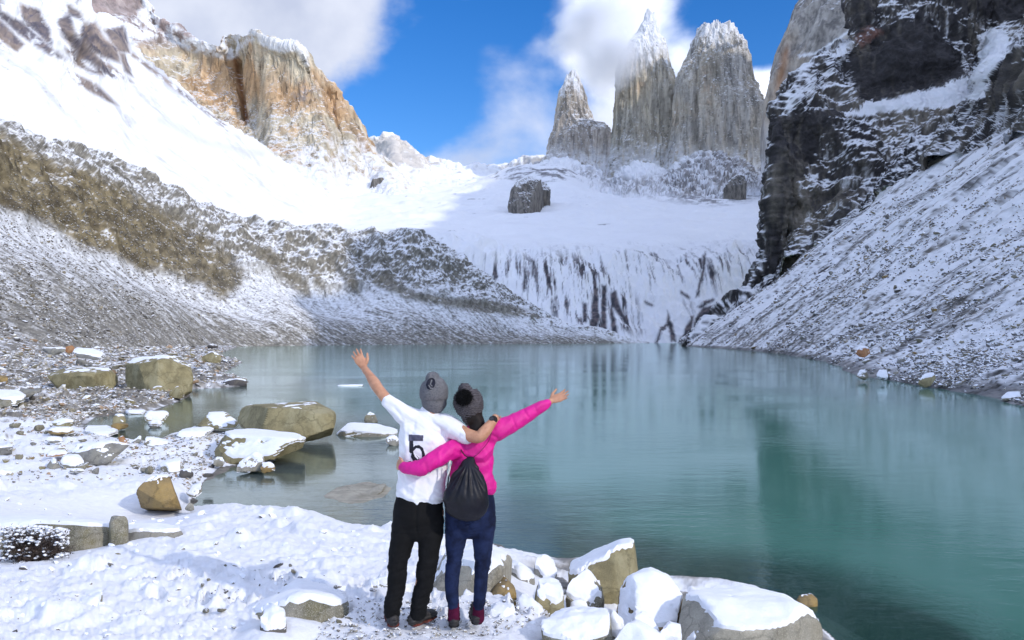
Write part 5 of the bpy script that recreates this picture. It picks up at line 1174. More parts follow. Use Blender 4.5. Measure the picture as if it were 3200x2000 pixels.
def sample_ground(n, poly, seed):
    r = np.random.default_rng(seed); out = []
    x0, x1 = min(p[0] for p in poly), max(p[0] for p in poly); y0, y1 = min(p[1] for p in poly), max(p[1] for p in poly)
    px = r.uniform(x0, x1, n * 4); py = r.uniform(y0, y1, n * 4)
    ok = inpoly(poly, px, py); px, py = px[ok], py[ok]
    h = np.zeros(len(px)) + .4
    for _ in range(10):
        D = np.clip((CAMZ - h) * F / (py - HOR), 2, 290); X = (px - 1600) / F * D
        h = .5 * h + .5 * ground_h(X, D, detail=False)
    D = np.clip((CAMZ - h) * F / (py - HOR), 2, 290); X = (px - 1600) / F * D
    h = ground_h(X, D)
    ok = (h > .03)
    return np.stack([X, D, h], -1)[ok][:n]
def rubble_mass(name, pts, sizes_px, seed, mat, sub=1, tones=None, **props):
    var = rock_variants(sub, 8, seed); r = np.random.default_rng(seed)
    n = len(pts); s = sizes_px * pts[:, 1] / F / 2
    Vs, Fs, Cs, off = [], [], [], 0
    which = r.integers(0, 8, n); ang = r.uniform(0, 2 * np.pi, n); tilt = r.normal(0, .35, (n, 2))
    tones = tones if tones is not None else [(.28, .26, .22), (.20, .19, .17), (.33, .29, .20), (.15, .14, .13), (.30, .21, .13), (.38, .35, .28)]
    tn = np.array(tones)[r.integers(0, len(tones), n)] * r.uniform(.75, 1.2, (n, 1))
    for k in range(8):
        P, Fc = var[k]; ids = np.where(which == k)[0]
        c, sn = np.cos(ang[ids])[:, None], np.sin(ang[ids])[:, None]
        X = P[None, :, 0] * c - P[None, :, 1] * sn; Y = P[None, :, 0] * sn + P[None, :, 1] * c; Z = P[None, :, 2] + tilt[ids, :1] * X + tilt[ids, 1:] * Y
        V = np.stack([X, Y, Z], -1) * s[ids][:, None, None] + pts[ids][:, None, :] + np.array([0, 0, .15]) * s[ids][:, None, None]
        m = len(ids)
        Vs.append(V.reshape(-1, 3)); Fs.append((Fc[None] + (np.arange(m) * len(P))[:, None, None]).reshape(-1, 3) + off); off += m * len(P)
        Cs.append(np.repeat(tn[ids], len(P), 0))
    me = mesh_np(name, np.vstack(Vs), np.vstack(Fs), mat, False, col=np.vstack(Cs))
    return link(name, me, kind='stuff', **props)
def rubble_mat(name, lo, hi, sc):
    m, nt, b, o = newmat(name)
    at = nt.nodes.new('ShaderNodeAttribute'); at.attribute_name = 'col'
    t = tex(nt, scale=sc, detail=5, rough=.6)
    gm = nt.nodes.new('ShaderNodeNewGeometry'); sx = nt.nodes.new('ShaderNodeSeparateXYZ'); nt.links.new(gm.outputs['Normal'], sx.inputs[0])
    k = ramp(nt, mathn(nt, 'ADD', sx.outputs[2], mathn(nt, 'MULTIPLY', mathn(nt, 'SUBTRACT', t.outputs['Fac'], .5), 1.2)), lo, hi)
    nt.links.new(mixn(nt, k, at.outputs['Color'], (.83, .85, .88)), b.inputs['Base Color'])
    b.inputs['Roughness'].default_value = .85
    bump(nt, b, t.outputs['Fac'], .5, .05)
    return m
M_RUB = rubble_mat('rubble_stone', .68, .95, 2.0)
LEFT_FIELD = [(0, 1075), (330, 1072), (560, 1082), (700, 1090), (760, 1130), (778, 1190), (600, 1210), (590, 1240), (380, 1292), (262, 1332), (180, 1330), (0, 1290)]
SPIT = [(340, 1400), (540, 1352), (640, 1342), (860, 1400), (860, 1446), (680, 1460), (640, 1530), (600, 1575), (560, 1500), (430, 1470)]
SNOWY_LEFT = [(0, 1290), (260, 1330), (470, 1385), (480, 1480), (420, 1500), (0, 1520)]
FRONT = [(0, 1780), (700, 1760), (1100, 1880), (1500, 1950), (1900, 1990), (1900, 2040), (0, 2040)]
FEET = [(1020, 1900), (1500, 1930), (1700, 1950), (1900, 1985), (1900, 2040), (980, 2040)]
r9 = np.random.default_rng(99)
p1 = sample_ground(8000, LEFT_FIELD, 11); rubble_mass('rubble', p1, r9.uniform(6, 19, len(p1)) * (1 + 1.1 * (r9.random(len(p1)) > .9)), 21, M_RUB)
p2 = sample_ground(900, SPIT, 12); rubble_mass('rubble', p2, r9.uniform(5, 20, len(p2)), 22, M_RUB)
p3 = sample_ground(420, SNOWY_LEFT, 13); rubble_mass('rubble', p3, r9.uniform(4, 22, len(p3)), 23, M_RUB)
p4 = sample_ground(650, FRONT, 14); rubble_mass('pebbles', p4 - np.array([0, 0, .012]), r9.uniform(4, 12, len(p4)), 24, M_RUB, tones=[(.10, .09, .09), (.17, .16, .14), (.24, .22, .18)])
p5 = sample_ground(700, FEET, 15); rubble_mass('pebbles', p5 + np.array([0, 0, .008]), r9.uniform(6, 24, len(p5)), 25, rubble_mat('trodden_pebbles', .45, .85, 14.0), tones=[(.12, .11, .10), (.25, .23, .19), (.34, .31, .25)])
FRONTALL = [(0, 1560), (560, 1590), (1000, 1640), (1220, 1690), (1300, 1800), (1250, 1900), (1500, 1960), (1900, 2000), (1900, 2060), (0, 2060)]
p9 = sample_ground(520, FRONTALL, 20); rubble_mass('snowy_stones', p9 - np.array([0, 0, .02]), r9.uniform(10, 44, len(p9)) ** 1.0, 29, rubble_mat('snowed_stone', -.30, .12, 6.0), sub=2, tones=[(.12, .11, .10), (.2, .18, .14)])
def in_brown(PX, PY): return inpoly([(-60, 380), (150, 500), (330, 560), (540, 680), (660, 740), (770, 870), (700, 950), (550, 850), (340, 790), (150, 690), (-60, 640)], PX, PY) * 1.0
p11 = sample_grid(MOR, 2600, in_brown, 36)
rubble_mass('moraine_rubble', p11, r9.uniform(4, 12, len(p11)), 37, rubble_mat('brown_moraine_stone', .62, .95, .8), tones=[(.20, .16, .09), (.13, .105, .06), (.27, .23, .14), (.16, .145, .11)])
def in_scree(PX, PY):
    lowness = sstep(1500, 0, np.hypot((3200 - PX) * .75, (PY - 1180) * 1.6))
    return (PX > 2120) * (PX < 3210) * (PY > 330) * (.10 + lowness * 1.3)
p6 = sample_grid(SCREE, 16000, in_scree, 16)
p6 = p6[(fbm(p6, 1 / 9., 4, 371, gain=.65) + .5 * fbm(p6, 1 / 30., 3, 373)) > .05][:6500]
k6 = sstep(1300, 100, np.hypot((3200 - proj(p6)[0]) * .7, (proj(p6)[1] - 1120) * 1.4))
rubble_mass('scree_rubble', p6, r9.uniform(3, 8, len(p6)) * (1 + 1.9 * k6) * np.where(r9.random(len(p6)) > .93, 1.8, 1), 26, rubble_mat('scree_stone', .45, .8, .8), tones=[(.17, .16, .15), (.12, .11, .11), (.26, .23, .18), (.22, .21, .20), (.30, .25, .18)])

def in_mor(PX, PY): return (PX > -60) * (PX < 1500) * (PY > 560) * (PY < 1080) * (.25 + sstep(1000, 0, np.hypot(PX * .8, (PY - 1020) * 1.6)) * 1.2)
p7 = sample_grid(MOR, 13000, in_mor, 18)
p7 = p7[(fbm(p7, 1 / 8., 4, 375, gain=.65) + .4 * fbm(p7, 1 / 30., 3, 377)) > -.08][:7000]
k7 = sstep(1000, 50, np.hypot(proj(p7)[0], (proj(p7)[1] - 1020) * 1.5))
rubble_mass('moraine_rubble', p7, r9.uniform(3, 7, len(p7)) * (1 + 1.5 * k7) * np.where(r9.random(len(p7)) > .93, 1.7, 1), 27, rubble_mat('moraine_stone', .6, .95, .8), tones=[(.17, .16, .14), (.13, .12, .11), (.24, .21, .15), (.2, .19, .17)])

LANDMARKS = [(500, 1185, 'tall ridged boulder'), (258, 1190, 'wide flat-faceted boulder'), (218, 1092, 'rust-orange rock'), (165, 1098, 'flat-topped grey boulder'), (280, 1104, 'sloping snow-topped boulder'),
    (0, 1195, 'brown boulder at the edge'), (20, 1245, 'low slab at the edge'), (735, 1198, 'dark tipped shore rock'), (655, 1118, 'low pale shore rock'), (372, 1315, 'standing stone'), (490, 1304, 'snow-topped inlet rock'), (90, 1232, 'tilted grey stone'),
    (490, 1384, 'wedge-shaped boulder'), (534, 1462, 'leaning block'), (582, 1482, 'dark rounded rock'), (510, 1532, 'triangular brown boulder'), (606, 1540, 'dark stone cluster'), (683, 1446, 'small tan rock'), (428, 1376, 'small triangular stone'), (800, 1400, 'split slab'),
    (925, 1880, 'snow-blanketed mossy boulder'), (850, 1940, 'small white-capped block'), (1100, 1800, 'boulder behind the left leg'), (1717, 1870, 'boxy snow-capped boulder'), (1827, 1850, 'round snow-capped boulder'), (1660, 1905, 'white cone rock'), (1800, 1950, 'flat pebble-strewn rock'), (1930, 1950, 'rock beside the flat one'), (2694, 1100, 'rust-orange scree rock'), (3180, 990, 'square grey block'), (3180, 848, 'tan edge boulder'), (3100, 885, 'long pale slab'), (2895, 1190, 'rounded olive boulder'), (2755, 1176, 'white-topped boulder'), (2694, 1176, 'grey waterside boulder'), (3000, 1140, 'brown slope boulder'), (3155, 1242, 'dark overhanging slab')]
r10 = np.random.default_rng(77)
p8 = sample_grid(SCREE, 4200, lambda X_, Y_: (X_ > 2100) * (X_ < 3230) * (Y_ > 900), 19); p8 = p8[p8[:, 2] < .9 + 1.2 * r10.random(len(p8))][:900]
rubble_mass('shore_stones', p8 - np.array([0, 0, .15]), r10.uniform(7, 22, len(p8)) * np.clip(60 / p8[:, 1], .35, 1.1), 28, rubble_mat('wet_shore_stone', .6, .9, .8), tones=[(.06, .06, .055), (.10, .095, .085), (.15, .14, .11), (.2, .17, .11)])
p10 = sample_grid(SCREE, 5200, lambda X_, Y_: (X_ > 2500) * (X_ < 3230) * (Y_ > 640) * sstep(900, 0, np.hypot((3230 - X_) * .9, (Y_ - 1080) * 1.2)), 34)
p10 = p10[(fbm(p10, 1 / 5., 3, 379, gain=.6)) > -.12][:3000]
rubble_mass('scree_blocks', p10, r10.uniform(5, 15, len(p10)) * np.where(r10.random(len(p10)) > .86, 2.3, 1), 35, rubble_mat('block_stone', .40, .75, .8), tones=[(.15, .14, .13), (.10, .10, .095), (.24, .21, .14), (.30, .27, .20), (.19, .18, .17)])
# rock outcrops that break the snow basin
def out_mat():
    m, nt, b, o = newmat('outcrop_rock'); t = tex(nt, scale=.16, detail=8, rough=.68, stretch=(1.5, 1, .4)); t2 = tex(nt, scale=.5, detail=5)
    c = mixn(nt, ramp(nt, t.outputs['Fac'], .35, .65), (.07, .065, .06), (.24, .22, .19))
    gm = nt.nodes.new('ShaderNodeNewGeometry'); sx = nt.nodes.new('ShaderNodeSeparateXYZ'); nt.links.new(gm.outputs['Normal'], sx.inputs[0])
    k = ramp(nt, mathn(nt, 'ADD', sx.outputs[2], mathn(nt, 'MULTIPLY', mathn(nt, 'SUBTRACT', t2.outputs['Fac'], .5), 1.1)), .55, .85)
    nt.links.new(mixn(nt, k, c, (.8, .81, .83)), b.inputs['Base Color']); b.inputs['Roughness'].default_value = .85; bump(nt, b, t.outputs['Fac'], .9, 4.0); return m
M_OUT = out_mat()
def outcrop(label, D, pts):
    W3 = np.array([P3(x, y, D + d) for x, y, d in pts]); W3 = np.vstack([W3, W3 * [1, 1, 0] + [0, 8, W3[:, 2].min() - 14]]); P, Fc, size = rock_shape(W3, 5, 60, .10, seed=int(pts[0][0]), chips=10)
    loc = np.array([P[:, 0].mean(), P[:, 1].mean(), P[:, 2].min()])
    o = link('rock_outcrop', mesh_np('rock_outcrop', P - loc, Fc, M_OUT, True), label=label, category='rock outcrop'); o.location = loc
outcrop('dark rock outcrop with a pointed top standing alone in the middle of the snow basin', 960, [(1590, 600, 0), (1600, 672, -12), (1650, 678, -18), (1668, 640, 0), (1690, 560, 20), (1640, 570, 10), (1632, 540, 30), (1600, 590, 40), (1700, 600, 50)])
outcrop('lower dark knob of rock right of the pointed outcrop in the snow basin', 1010, [(1660, 575, 0), (1672, 620, 0), (1712, 618, 0), (1720, 590, 0), (1705, 568, 10), (1680, 565, 30), (1715, 600, 40)])
outcrop('grey rock knob in the sunny snow below the small far peaks', 1250, [(1148, 590, 0), (1160, 555, 0), (1180, 540, 10), (1200, 560, 0), (1240, 600, 0), (1240, 630, 0), (1200, 632, -10), (1165, 610, 0), (1190, 560, 50), (1230, 600, 50)])
outcrop('grey pinnacle at the foot of the granite wall beside the dark cliff', 1100, [(2262, 590, 0), (2264, 648, 0), (2300, 640, 0), (2332, 570, 0), (2326, 545, 0), (2300, 545, 10), (2275, 560, 0), (2320, 560, 50), (2280, 620, 50)])

def loose(pts, sizes_px, seed, kinds, group, where, lift=.15, mats=None):
    """single rocks that share a few meshes; every copy is an object of its own."""
    var = rock_variants(3, 10, seed); r = np.random.default_rng(seed + 1)
    meshes = {(k, i): mesh_np('rock', *var[i], (mats or RMS)[k], True) for k in set(kinds) for i in range(10)}
    words = {'olive': 'olive-brown', 'grey': 'grey', 'pale': 'pale tan', 'dark': 'nearly black', 'brown': 'brown', 'moss': 'grey-green', 'rust': 'rust-coloured'}
    for p, s in zip(pts, sizes_px):
        k = kinds[r.integers(0, len(kinds))]; sz = s * p[1] / F / 2
        o = bpy.data.objects.new('rock', meshes[(k, int(r.integers(0, 10)))]); COL.objects.link(o)
        o.location = p + np.array([0, 0, lift * sz]); zr = r.uniform(.55, 1.25); o.scale = (sz, sz * r.uniform(.8, 1.1), sz * zr)
        o.rotation_euler = (r.normal(0, .25), r.normal(0, .25), r.uniform(0, 6.28))
        X0, Y0 = proj(np.asarray(p)); dd = [((X0 - a) ** 2 + (2 * (Y0 - b)) ** 2, a, b, w) for a, b, w in LANDMARKS]; _, a, b, w = min(dd)
        side = ('above' if Y0 < b else 'below') if abs(Y0 - b) * 2 > abs(X0 - a) else ('left of' if X0 < a else 'right of')
        size = 'small' if s < 22 else ('medium-sized' if s < 32 else 'large')
        size += ' flat' if zr < .78 else (' tall' if zr > 1.02 else ' blocky')
        o['label'] = size + ' ' + words[k] + ' rock dusted with snow ' + side + ' the ' + w; o['category'] = 'rock'; o['group'] = size + ' ' + words[k] + ' ' + group
KINDS = ['olive', 'grey', 'grey', 'moss', 'pale', 'brown', 'dark', 'moss']
q1 = sample_ground(110, LEFT_FIELD, 31); loose(q1, r9.uniform(16, 54, len(q1)), 41, KINDS, 'loose rocks on the left shore', 'lying in the boulder field on the left shore')
q2 = sample_ground(34, SPIT, 32); loose(q2, r9.uniform(16, 38, len(q2)), 42, KINDS, 'loose rocks on the left shore', 'on the stony spit beside the inlet')
q4 = sample_ground(30, SNOWY_LEFT, 38); loose(q4, r9.uniform(18, 60, len(q4)), 44, ['grey', 'moss', 'olive', 'brown', 'moss'], 'loose rocks on the left shore', '', .40, RMF)
q5 = sample_ground(26, [(600, 1790), (980, 1760), (1180, 1860), (1170, 1990), (900, 2000), (560, 1960)], 39); loose(q5, r9.uniform(16, 46, len(q5)), 45, ['grey', 'moss', 'dark', 'moss'], 'loose rocks by the couple', '', .42, RMF)
q6 = sample_ground(24, [(1520, 1850), (1640, 1800), (1760, 1800), (1900, 1880), (1960, 1990), (1560, 1990)], 40); loose(q6, r9.uniform(18, 52, len(q6)), 46, ['grey', 'moss', 'pale', 'olive'], 'loose rocks by the couple', '', .55, RMF)
def in_low(PX, PY): return (PX > 2250) * (PX < 3200) * (PY > 700) * sstep(1100, 0, np.hypot((3200 - PX) * .8, (PY - 1150) * 1.6))
q3 = sample_grid(SCREE, 95, in_low, 33); loose(q3, r9.uniform(14, 42, len(q3)), 43, ['grey', 'moss', 'grey', 'dark', 'pale', 'brown'], 'loose rocks on the right-hand scree', 'lying on the right-hand scree slope')

make_ground()
# ================================================================== the couple
from mathutils.bvhtree import BVHTree
DP = 5.6
PXM = DP / F                       # metres per photograph pixel at the couple
def Q(px, py, dy=0.0):
    k = (DP + dy) / F
    return np.array([(px - 1600) * k, DP + dy, CAMZ - (py - HOR) * k])
YAX = np.array([0, 1.0, 0])
def tube(bm, pts, n=22, seg=9, ref=YAX):
    """pts = [(centre, half width, half depth)]; a smooth closed tube with rounded ends. Width lies across ref, depth along it."""
    C = np.array([p[0] for p in pts], float); A = np.array([[p[1], p[2]] for p in pts], float)
    m = (len(pts) - 1) * seg + 1
    C = crspline(C, m, 0); A = np.maximum(crspline(A, m, 0), 1e-4)
    T = np.gradient(C, axis=0); T /= np.linalg.norm(T, axis=1, keepdims=True)
    # rounded ends
    def ends(c, a, t, s):
        out = []
        for k in (.35, .7, .93):
            out.append((c + s * t * k * min(a[0], a[1]) * 1.0, a * math.sqrt(1 - k * k)))
        return out
    e0 = ends(C[0], A[0], T[0], -1)[::-1]; e1 = ends(C[-1], A[-1], T[-1], 1)
    C2 = [e[0] for e in e0] + list(C) + [e[0] for e in e1]; A2 = [e[1] for e in e0] + list(A) + [e[1] for e in e1]
    T2 = [T[0]] * 3 + list(T) + [T[-1]] * 3
    rings = []
    th = np.linspace(0, 2 * np.pi, n, endpoint=False)
    for c, a, t in zip(C2, A2, T2):
        u = np.cross(t, ref)
        if np.linalg.norm(u) < .2: u = np.cross(t, np.array([1.0, 0, 0]))
        u /= np.linalg.norm(u); w = np.cross(u, t)
        R_ = c + a[0] * np.cos(th)[:, None] * u + a[1] * np.sin(th)[:, None] * w
        rings.append([bm.verts.new(v) for v in R_])
    for r0, r1 in zip(rings, rings[1:]):
        for i in range(n):
            bm.faces.new((r0[i], r0[(i + 1) % n], r1[(i + 1) % n], r1[i]))
    bm.faces.new(rings[0][::-1]); bm.faces.new(rings[-1])
def ball(bm, c, r, sub=3):
    V, Fc = ico(sub)
    vs = [bm.verts.new(np.asarray(c) + v * np.asarray(r)) for v in V]
    for f in Fc: bm.faces.new([vs[i] for i in f])
def remesh(bm, voxel, smooth=3, fac=.6):
    """joins overlapping shapes into one continuous skin; returns (V, F)."""
    bmesh.ops.recalc_face_normals(bm, faces=bm.faces[:])
    me = bpy.data.meshes.new('tmp'); bm.to_mesh(me); bm.free()
    o = bpy.data.objects.new('tmp', me); COL.objects.link(o)
    m = o.modifiers.new('r', 'REMESH'); m.mode = 'VOXEL'; m.voxel_size = voxel
    if smooth:
        s = o.modifiers.new('s', 'SMOOTH'); s.iterations = smooth; s.factor = fac
    dg = bpy.context.evaluated_depsgraph_get(); ev = o.evaluated_get(dg); me2 = ev.to_mesh()
    V = np.zeros(len(me2.vertices) * 3, np.float32); me2.vertices.foreach_get('co', V); V = V.reshape(-1, 3).astype(float)
    quads = np.array([list(p.vertices) for p in me2.polygons if len(p.vertices) == 4])
    ev.to_mesh_clear(); bpy.data.objects.remove(o); bpy.data.meshes.remove(me)
    return V, quads
def qnormals(V, Fq):
    return vnormals(V, np.vstack([Fq[:, [0, 1, 2]], Fq[:, [0, 2, 3]]]))
def fabric(name, col, rough=.85, weave=900, bs=.25, spec=.25, var=.12, col2=None, big=14):
    m, nt, b, o = newmat(name)
    t = tex(nt, scale=big, detail=5, rough=.6); w = tex(nt, scale=weave, detail=2, rough=.5)
    c2 = col2 or tuple(c * (1 - var * 1.6) for c in col)
    nt.links.new(mixn(nt, ramp(nt, t.outputs['Fac'], .35, .65), c2, tuple(min(1, c * (1 + var * .4)) for c in col)), b.inputs['Base Color'])
    b.inputs['Roughness'].default_value = rough; b.inputs['Specular IOR Level'].default_value = spec
    n1 = bump(nt, b, t.outputs['Fac'], .25, .01); bump(nt, b, w.outputs['Fac'], bs, .0015, n1)
    return m
def knit_mat(name, c1, c2, scale):
    m, nt, b, o = newmat(name)
    w = tex(nt, 'ShaderNodeTexWave', scale=scale, stretch=(1, 1, 1)); w.bands_direction = 'Z'; w.inputs['Distortion'].default_value = 5; w.inputs['Detail'].default_value = 3
    t = tex(nt, scale=110, detail=4, rough=.7)
    f = mathn(nt, 'ADD', mathn(nt, 'MULTIPLY', w.outputs['Fac'], .4), mathn(nt, 'MULTIPLY', t.outputs['Fac'], .9))
    nt.links.new(mixn(nt, ramp(nt, f, .45, .85), c1, c2), b.inputs['Base Color'])
    b.inputs['Roughness'].default_value = .95; b.inputs['Specular IOR Level'].default_value = .1
    bump(nt, b, f, .9, .006)
    return m
def skin_mat():
    m, nt, b, o = newmat('skin')
    t = tex(nt, scale=22, detail=5, rough=.6)
    nt.links.new(mixn(nt, ramp(nt, t.outputs['Fac'], .3, .7), (.42, .20, .115), (.55, .29, .175)), b.inputs['Base Color'])
    b.inputs['Roughness'].default_value = .5; b.inputs['Specular IOR Level'].default_value = .4
    bump(nt, b, t.outputs['Fac'], .2, .003)
    return m
M_SKIN = skin_mat()
M_SHIRT = fabric('white_cotton', (.80, .80, .84), .9, 700, .2, .15, .03)
M_PINK = fabric('magenta_shell', (.66, .006, .25), .6, 500, .15, .4, .10, big=9)
M_BLACKT = fabric('black_trouser_cloth', (.006, .006, .0065), .9, 600, .3, .2, .2)
M_DENIM = fabric('dark_blue_denim', (.013, .021, .060), .88, 800, .4, .15, .35, col2=(.006, .009, .026), big=10)
M_HATG = knit_mat('grey_knit', (.085, .085, .09), (.25, .25, .265), 60)
M_HATD = knit_mat('charcoal_melange_knit', (.022, .020, .025), (.17, .155, .165), 45)
M_HAIR = fabric('dark_hair', (.010, .005, .004), .65, 300, .6, .3, .3)
M_FUR = fabric('black_fur', (.006, .006, .007), .9, 300, 1.0, .2, .3)
M_BOOT = fabric('dark_boot_leather', (.030, .026, .024), .6, 200, .5, .4, .4, col2=(.012, .011, .011), big=30)
M_SOLE = fabric('rust_red_sole', (.16, .035, .02), .8, 200, .4, .3, .4, col2=(.04, .014, .012), big=60)
M_SOLED = fabric('black_rubber', (.012, .012, .012), .8, 200, .4, .3, .2)
M_NYLON = fabric('black_nylon', (.0045, .0045, .010), .48, 400, .12, .32, .25, big=9)
M_SOCK = fabric('magenta_sock', (.075, .008, .03), .95, 500, .3, .1, .2)
M_CORDW = fabric('white_cord', (.75, .74, .70), .8, 400, .3, .2, .1)
M_PRINT = fabric('dark_print', (.012, .012, .022), .6, 300, .1, .3, .2)
M_PRINTL = fabric('faded_print', (.085, .085, .13), .7, 300, .1, .3, .25)
M_GLASS = fabric('watch_black', (.01, .01, .012), .25, 100, .05, .6, .1)

def hand(bm, wrist, f, s, size=1.0, curl=.15, spread=.12, thumb_out=.9, thumb_curl=.1, wr=.021):
    """a hand: f points along it, s towards the thumb side; the palm faces cross(f, s) negative."""
    f = np.array(f, float); f /= np.linalg.norm(f); s = np.array(s, float); s -= f * (s @ f); s /= np.linalg.norm(s); n = np.cross(s, f)
    W_ = np.asarray(wrist, float); k = size
    tube(bm, [(W_ - f * .03 * k, wr, wr * .8), (W_, wr * .95, wr * .72), (W_ + f * .035 * k, .032 * k, .016 * k), (W_ + f * .07 * k, .040 * k, .0145 * k), (W_ + f * .092 * k, .039 * k, .012 * k)], n=16, seg=4, ref=n)
    for i, (off, ln, r) in enumerate(((.029, .068, .0082), (.010, .078, .0086), (-.010, .072, .0082), (-.028, .056, .0072))):
        a = spread * (1.4 - i) * .9
        d = f * math.cos(a) + s * math.sin(a)
        p = W_ + (f * (.088 - .004 * abs(i - 1.2)) + s * off) * k
        pts = [(p - f * .02 * k, r * k, r * k)]
        c = 0
        for j, part in enumerate((0, .45, .30, .25)):
            c += curl * (0, 1, 1.3, 1.1)[j]
            dd = d * math.cos(c) - n * math.sin(c)
            p = p + dd * ln * part * k
            pts.append((p.copy(), r * k * (1, .98, .92, .80)[j], r * k * (1, .95, .9, .75)[j]))
        tube(bm, pts, n=12, seg=3, ref=n)
    p = W_ + (f * .022 + s * .022) * k
    d1 = f * .62 + s * thumb_out; d1 /= np.linalg.norm(d1); d2 = f * (.62 + thumb_curl * 3) + s * (thumb_out - .35) - n * thumb_curl; d2 /= np.linalg.norm(d2)
    tube(bm, [(p - d1 * .01, .014 * k, .012 * k), (p + d1 * .036 * k, .012 * k, .0115 * k), (p + d1 * .036 * k + d2 * .026 * k, .0105 * k, .0095 * k), (p + d1 * .036 * k + d2 * .050 * k, .0085 * k, .0075 * k)], n=12, seg=3, ref=n)

def head(bm, c, up, k=1.0):
    """a head that looks along +Y."""
    c = np.asarray(c, float)
    ball(bm, c + [0, -.008 * k, .015 * k], (.074 * k, .092 * k, .098 * k), 4)
    tube(bm, [(c + [0, .02, -.03 * k], .062 * k, .07 * k), (c + [0, .035, -.085 * k], .042 * k, .045 * k), (c + [0, .055 * k, -.108 * k], .018 * k, .02 * k)], n=18, seg=4)
    ball(bm, c + [0, .098 * k, -.025 * k], (.012 * k, .017 * k, .014 * k), 2)         # nose tip
    tube(bm, [(c + [0, .083 * k, .02 * k], .008 * k, .01 * k), (c + [0, .096 * k, -.02 * k], .012 * k, .012 * k)], n=10, seg=3)
    ball(bm, c + [0, .082 * k, -.058 * k], (.022 * k, .010 * k, .007 * k), 2)         # lips
    ball(bm, c + [0, .080 * k, -.068 * k], (.018 * k, .010 * k, .006 * k), 2)
    for sx in (-1, 1):
        ball(bm, c + [sx * .074 * k, -.005, -.010 * k], (.010 * k, .018 * k, .030 * k), 2)  # ears
        ball(bm, c + [sx * .030 * k, .076 * k, .022 * k], (.022 * k, .010 * k, .008 * k), 2)  # brows
        ball(bm, c + [sx * .038 * k, .062 * k, -.030 * k], (.022 * k, .018 * k, .018 * k), 2)  # cheeks

def finish(name, V, Fq, mat, parent, loc, disp=None, **props):
    if disp is not None:
        Nn = qnormals(V, Fq)
        V = V + Nn * disp(V, Nn)[:, None]
    return link(name, mesh_np(name, V - loc, Fq, mat, True), parent=parent, **props)
def rotq(V, ang, sx=1.0, sz=1.0):
    c, s = math.cos(ang), math.sin(ang)
    return np.stack([(V[:, 0] * c + V[:, 2] * s) * sx, V[:, 1], (-V[:, 0] * s + V[:, 2] * c) * sz], -1)
def crease(V, pts, w, amp):
    """a fold that follows picture points, seen on the camera side."""
    q = np.array([[(x - 1600) * PXM, CAMZ - (y - HOR) * PXM] for x, y in pts])
    d = polydist([tuple(a) for a in q], V[:, 0], V[:, 2], False) / (w * PXM)
    return amp * np.exp(-d * d)

px2 = PXM
def T4(px, py, dy, a, b=None):
    return (Q(px, py, dy), a * px2, (a if b is None else b) * px2)

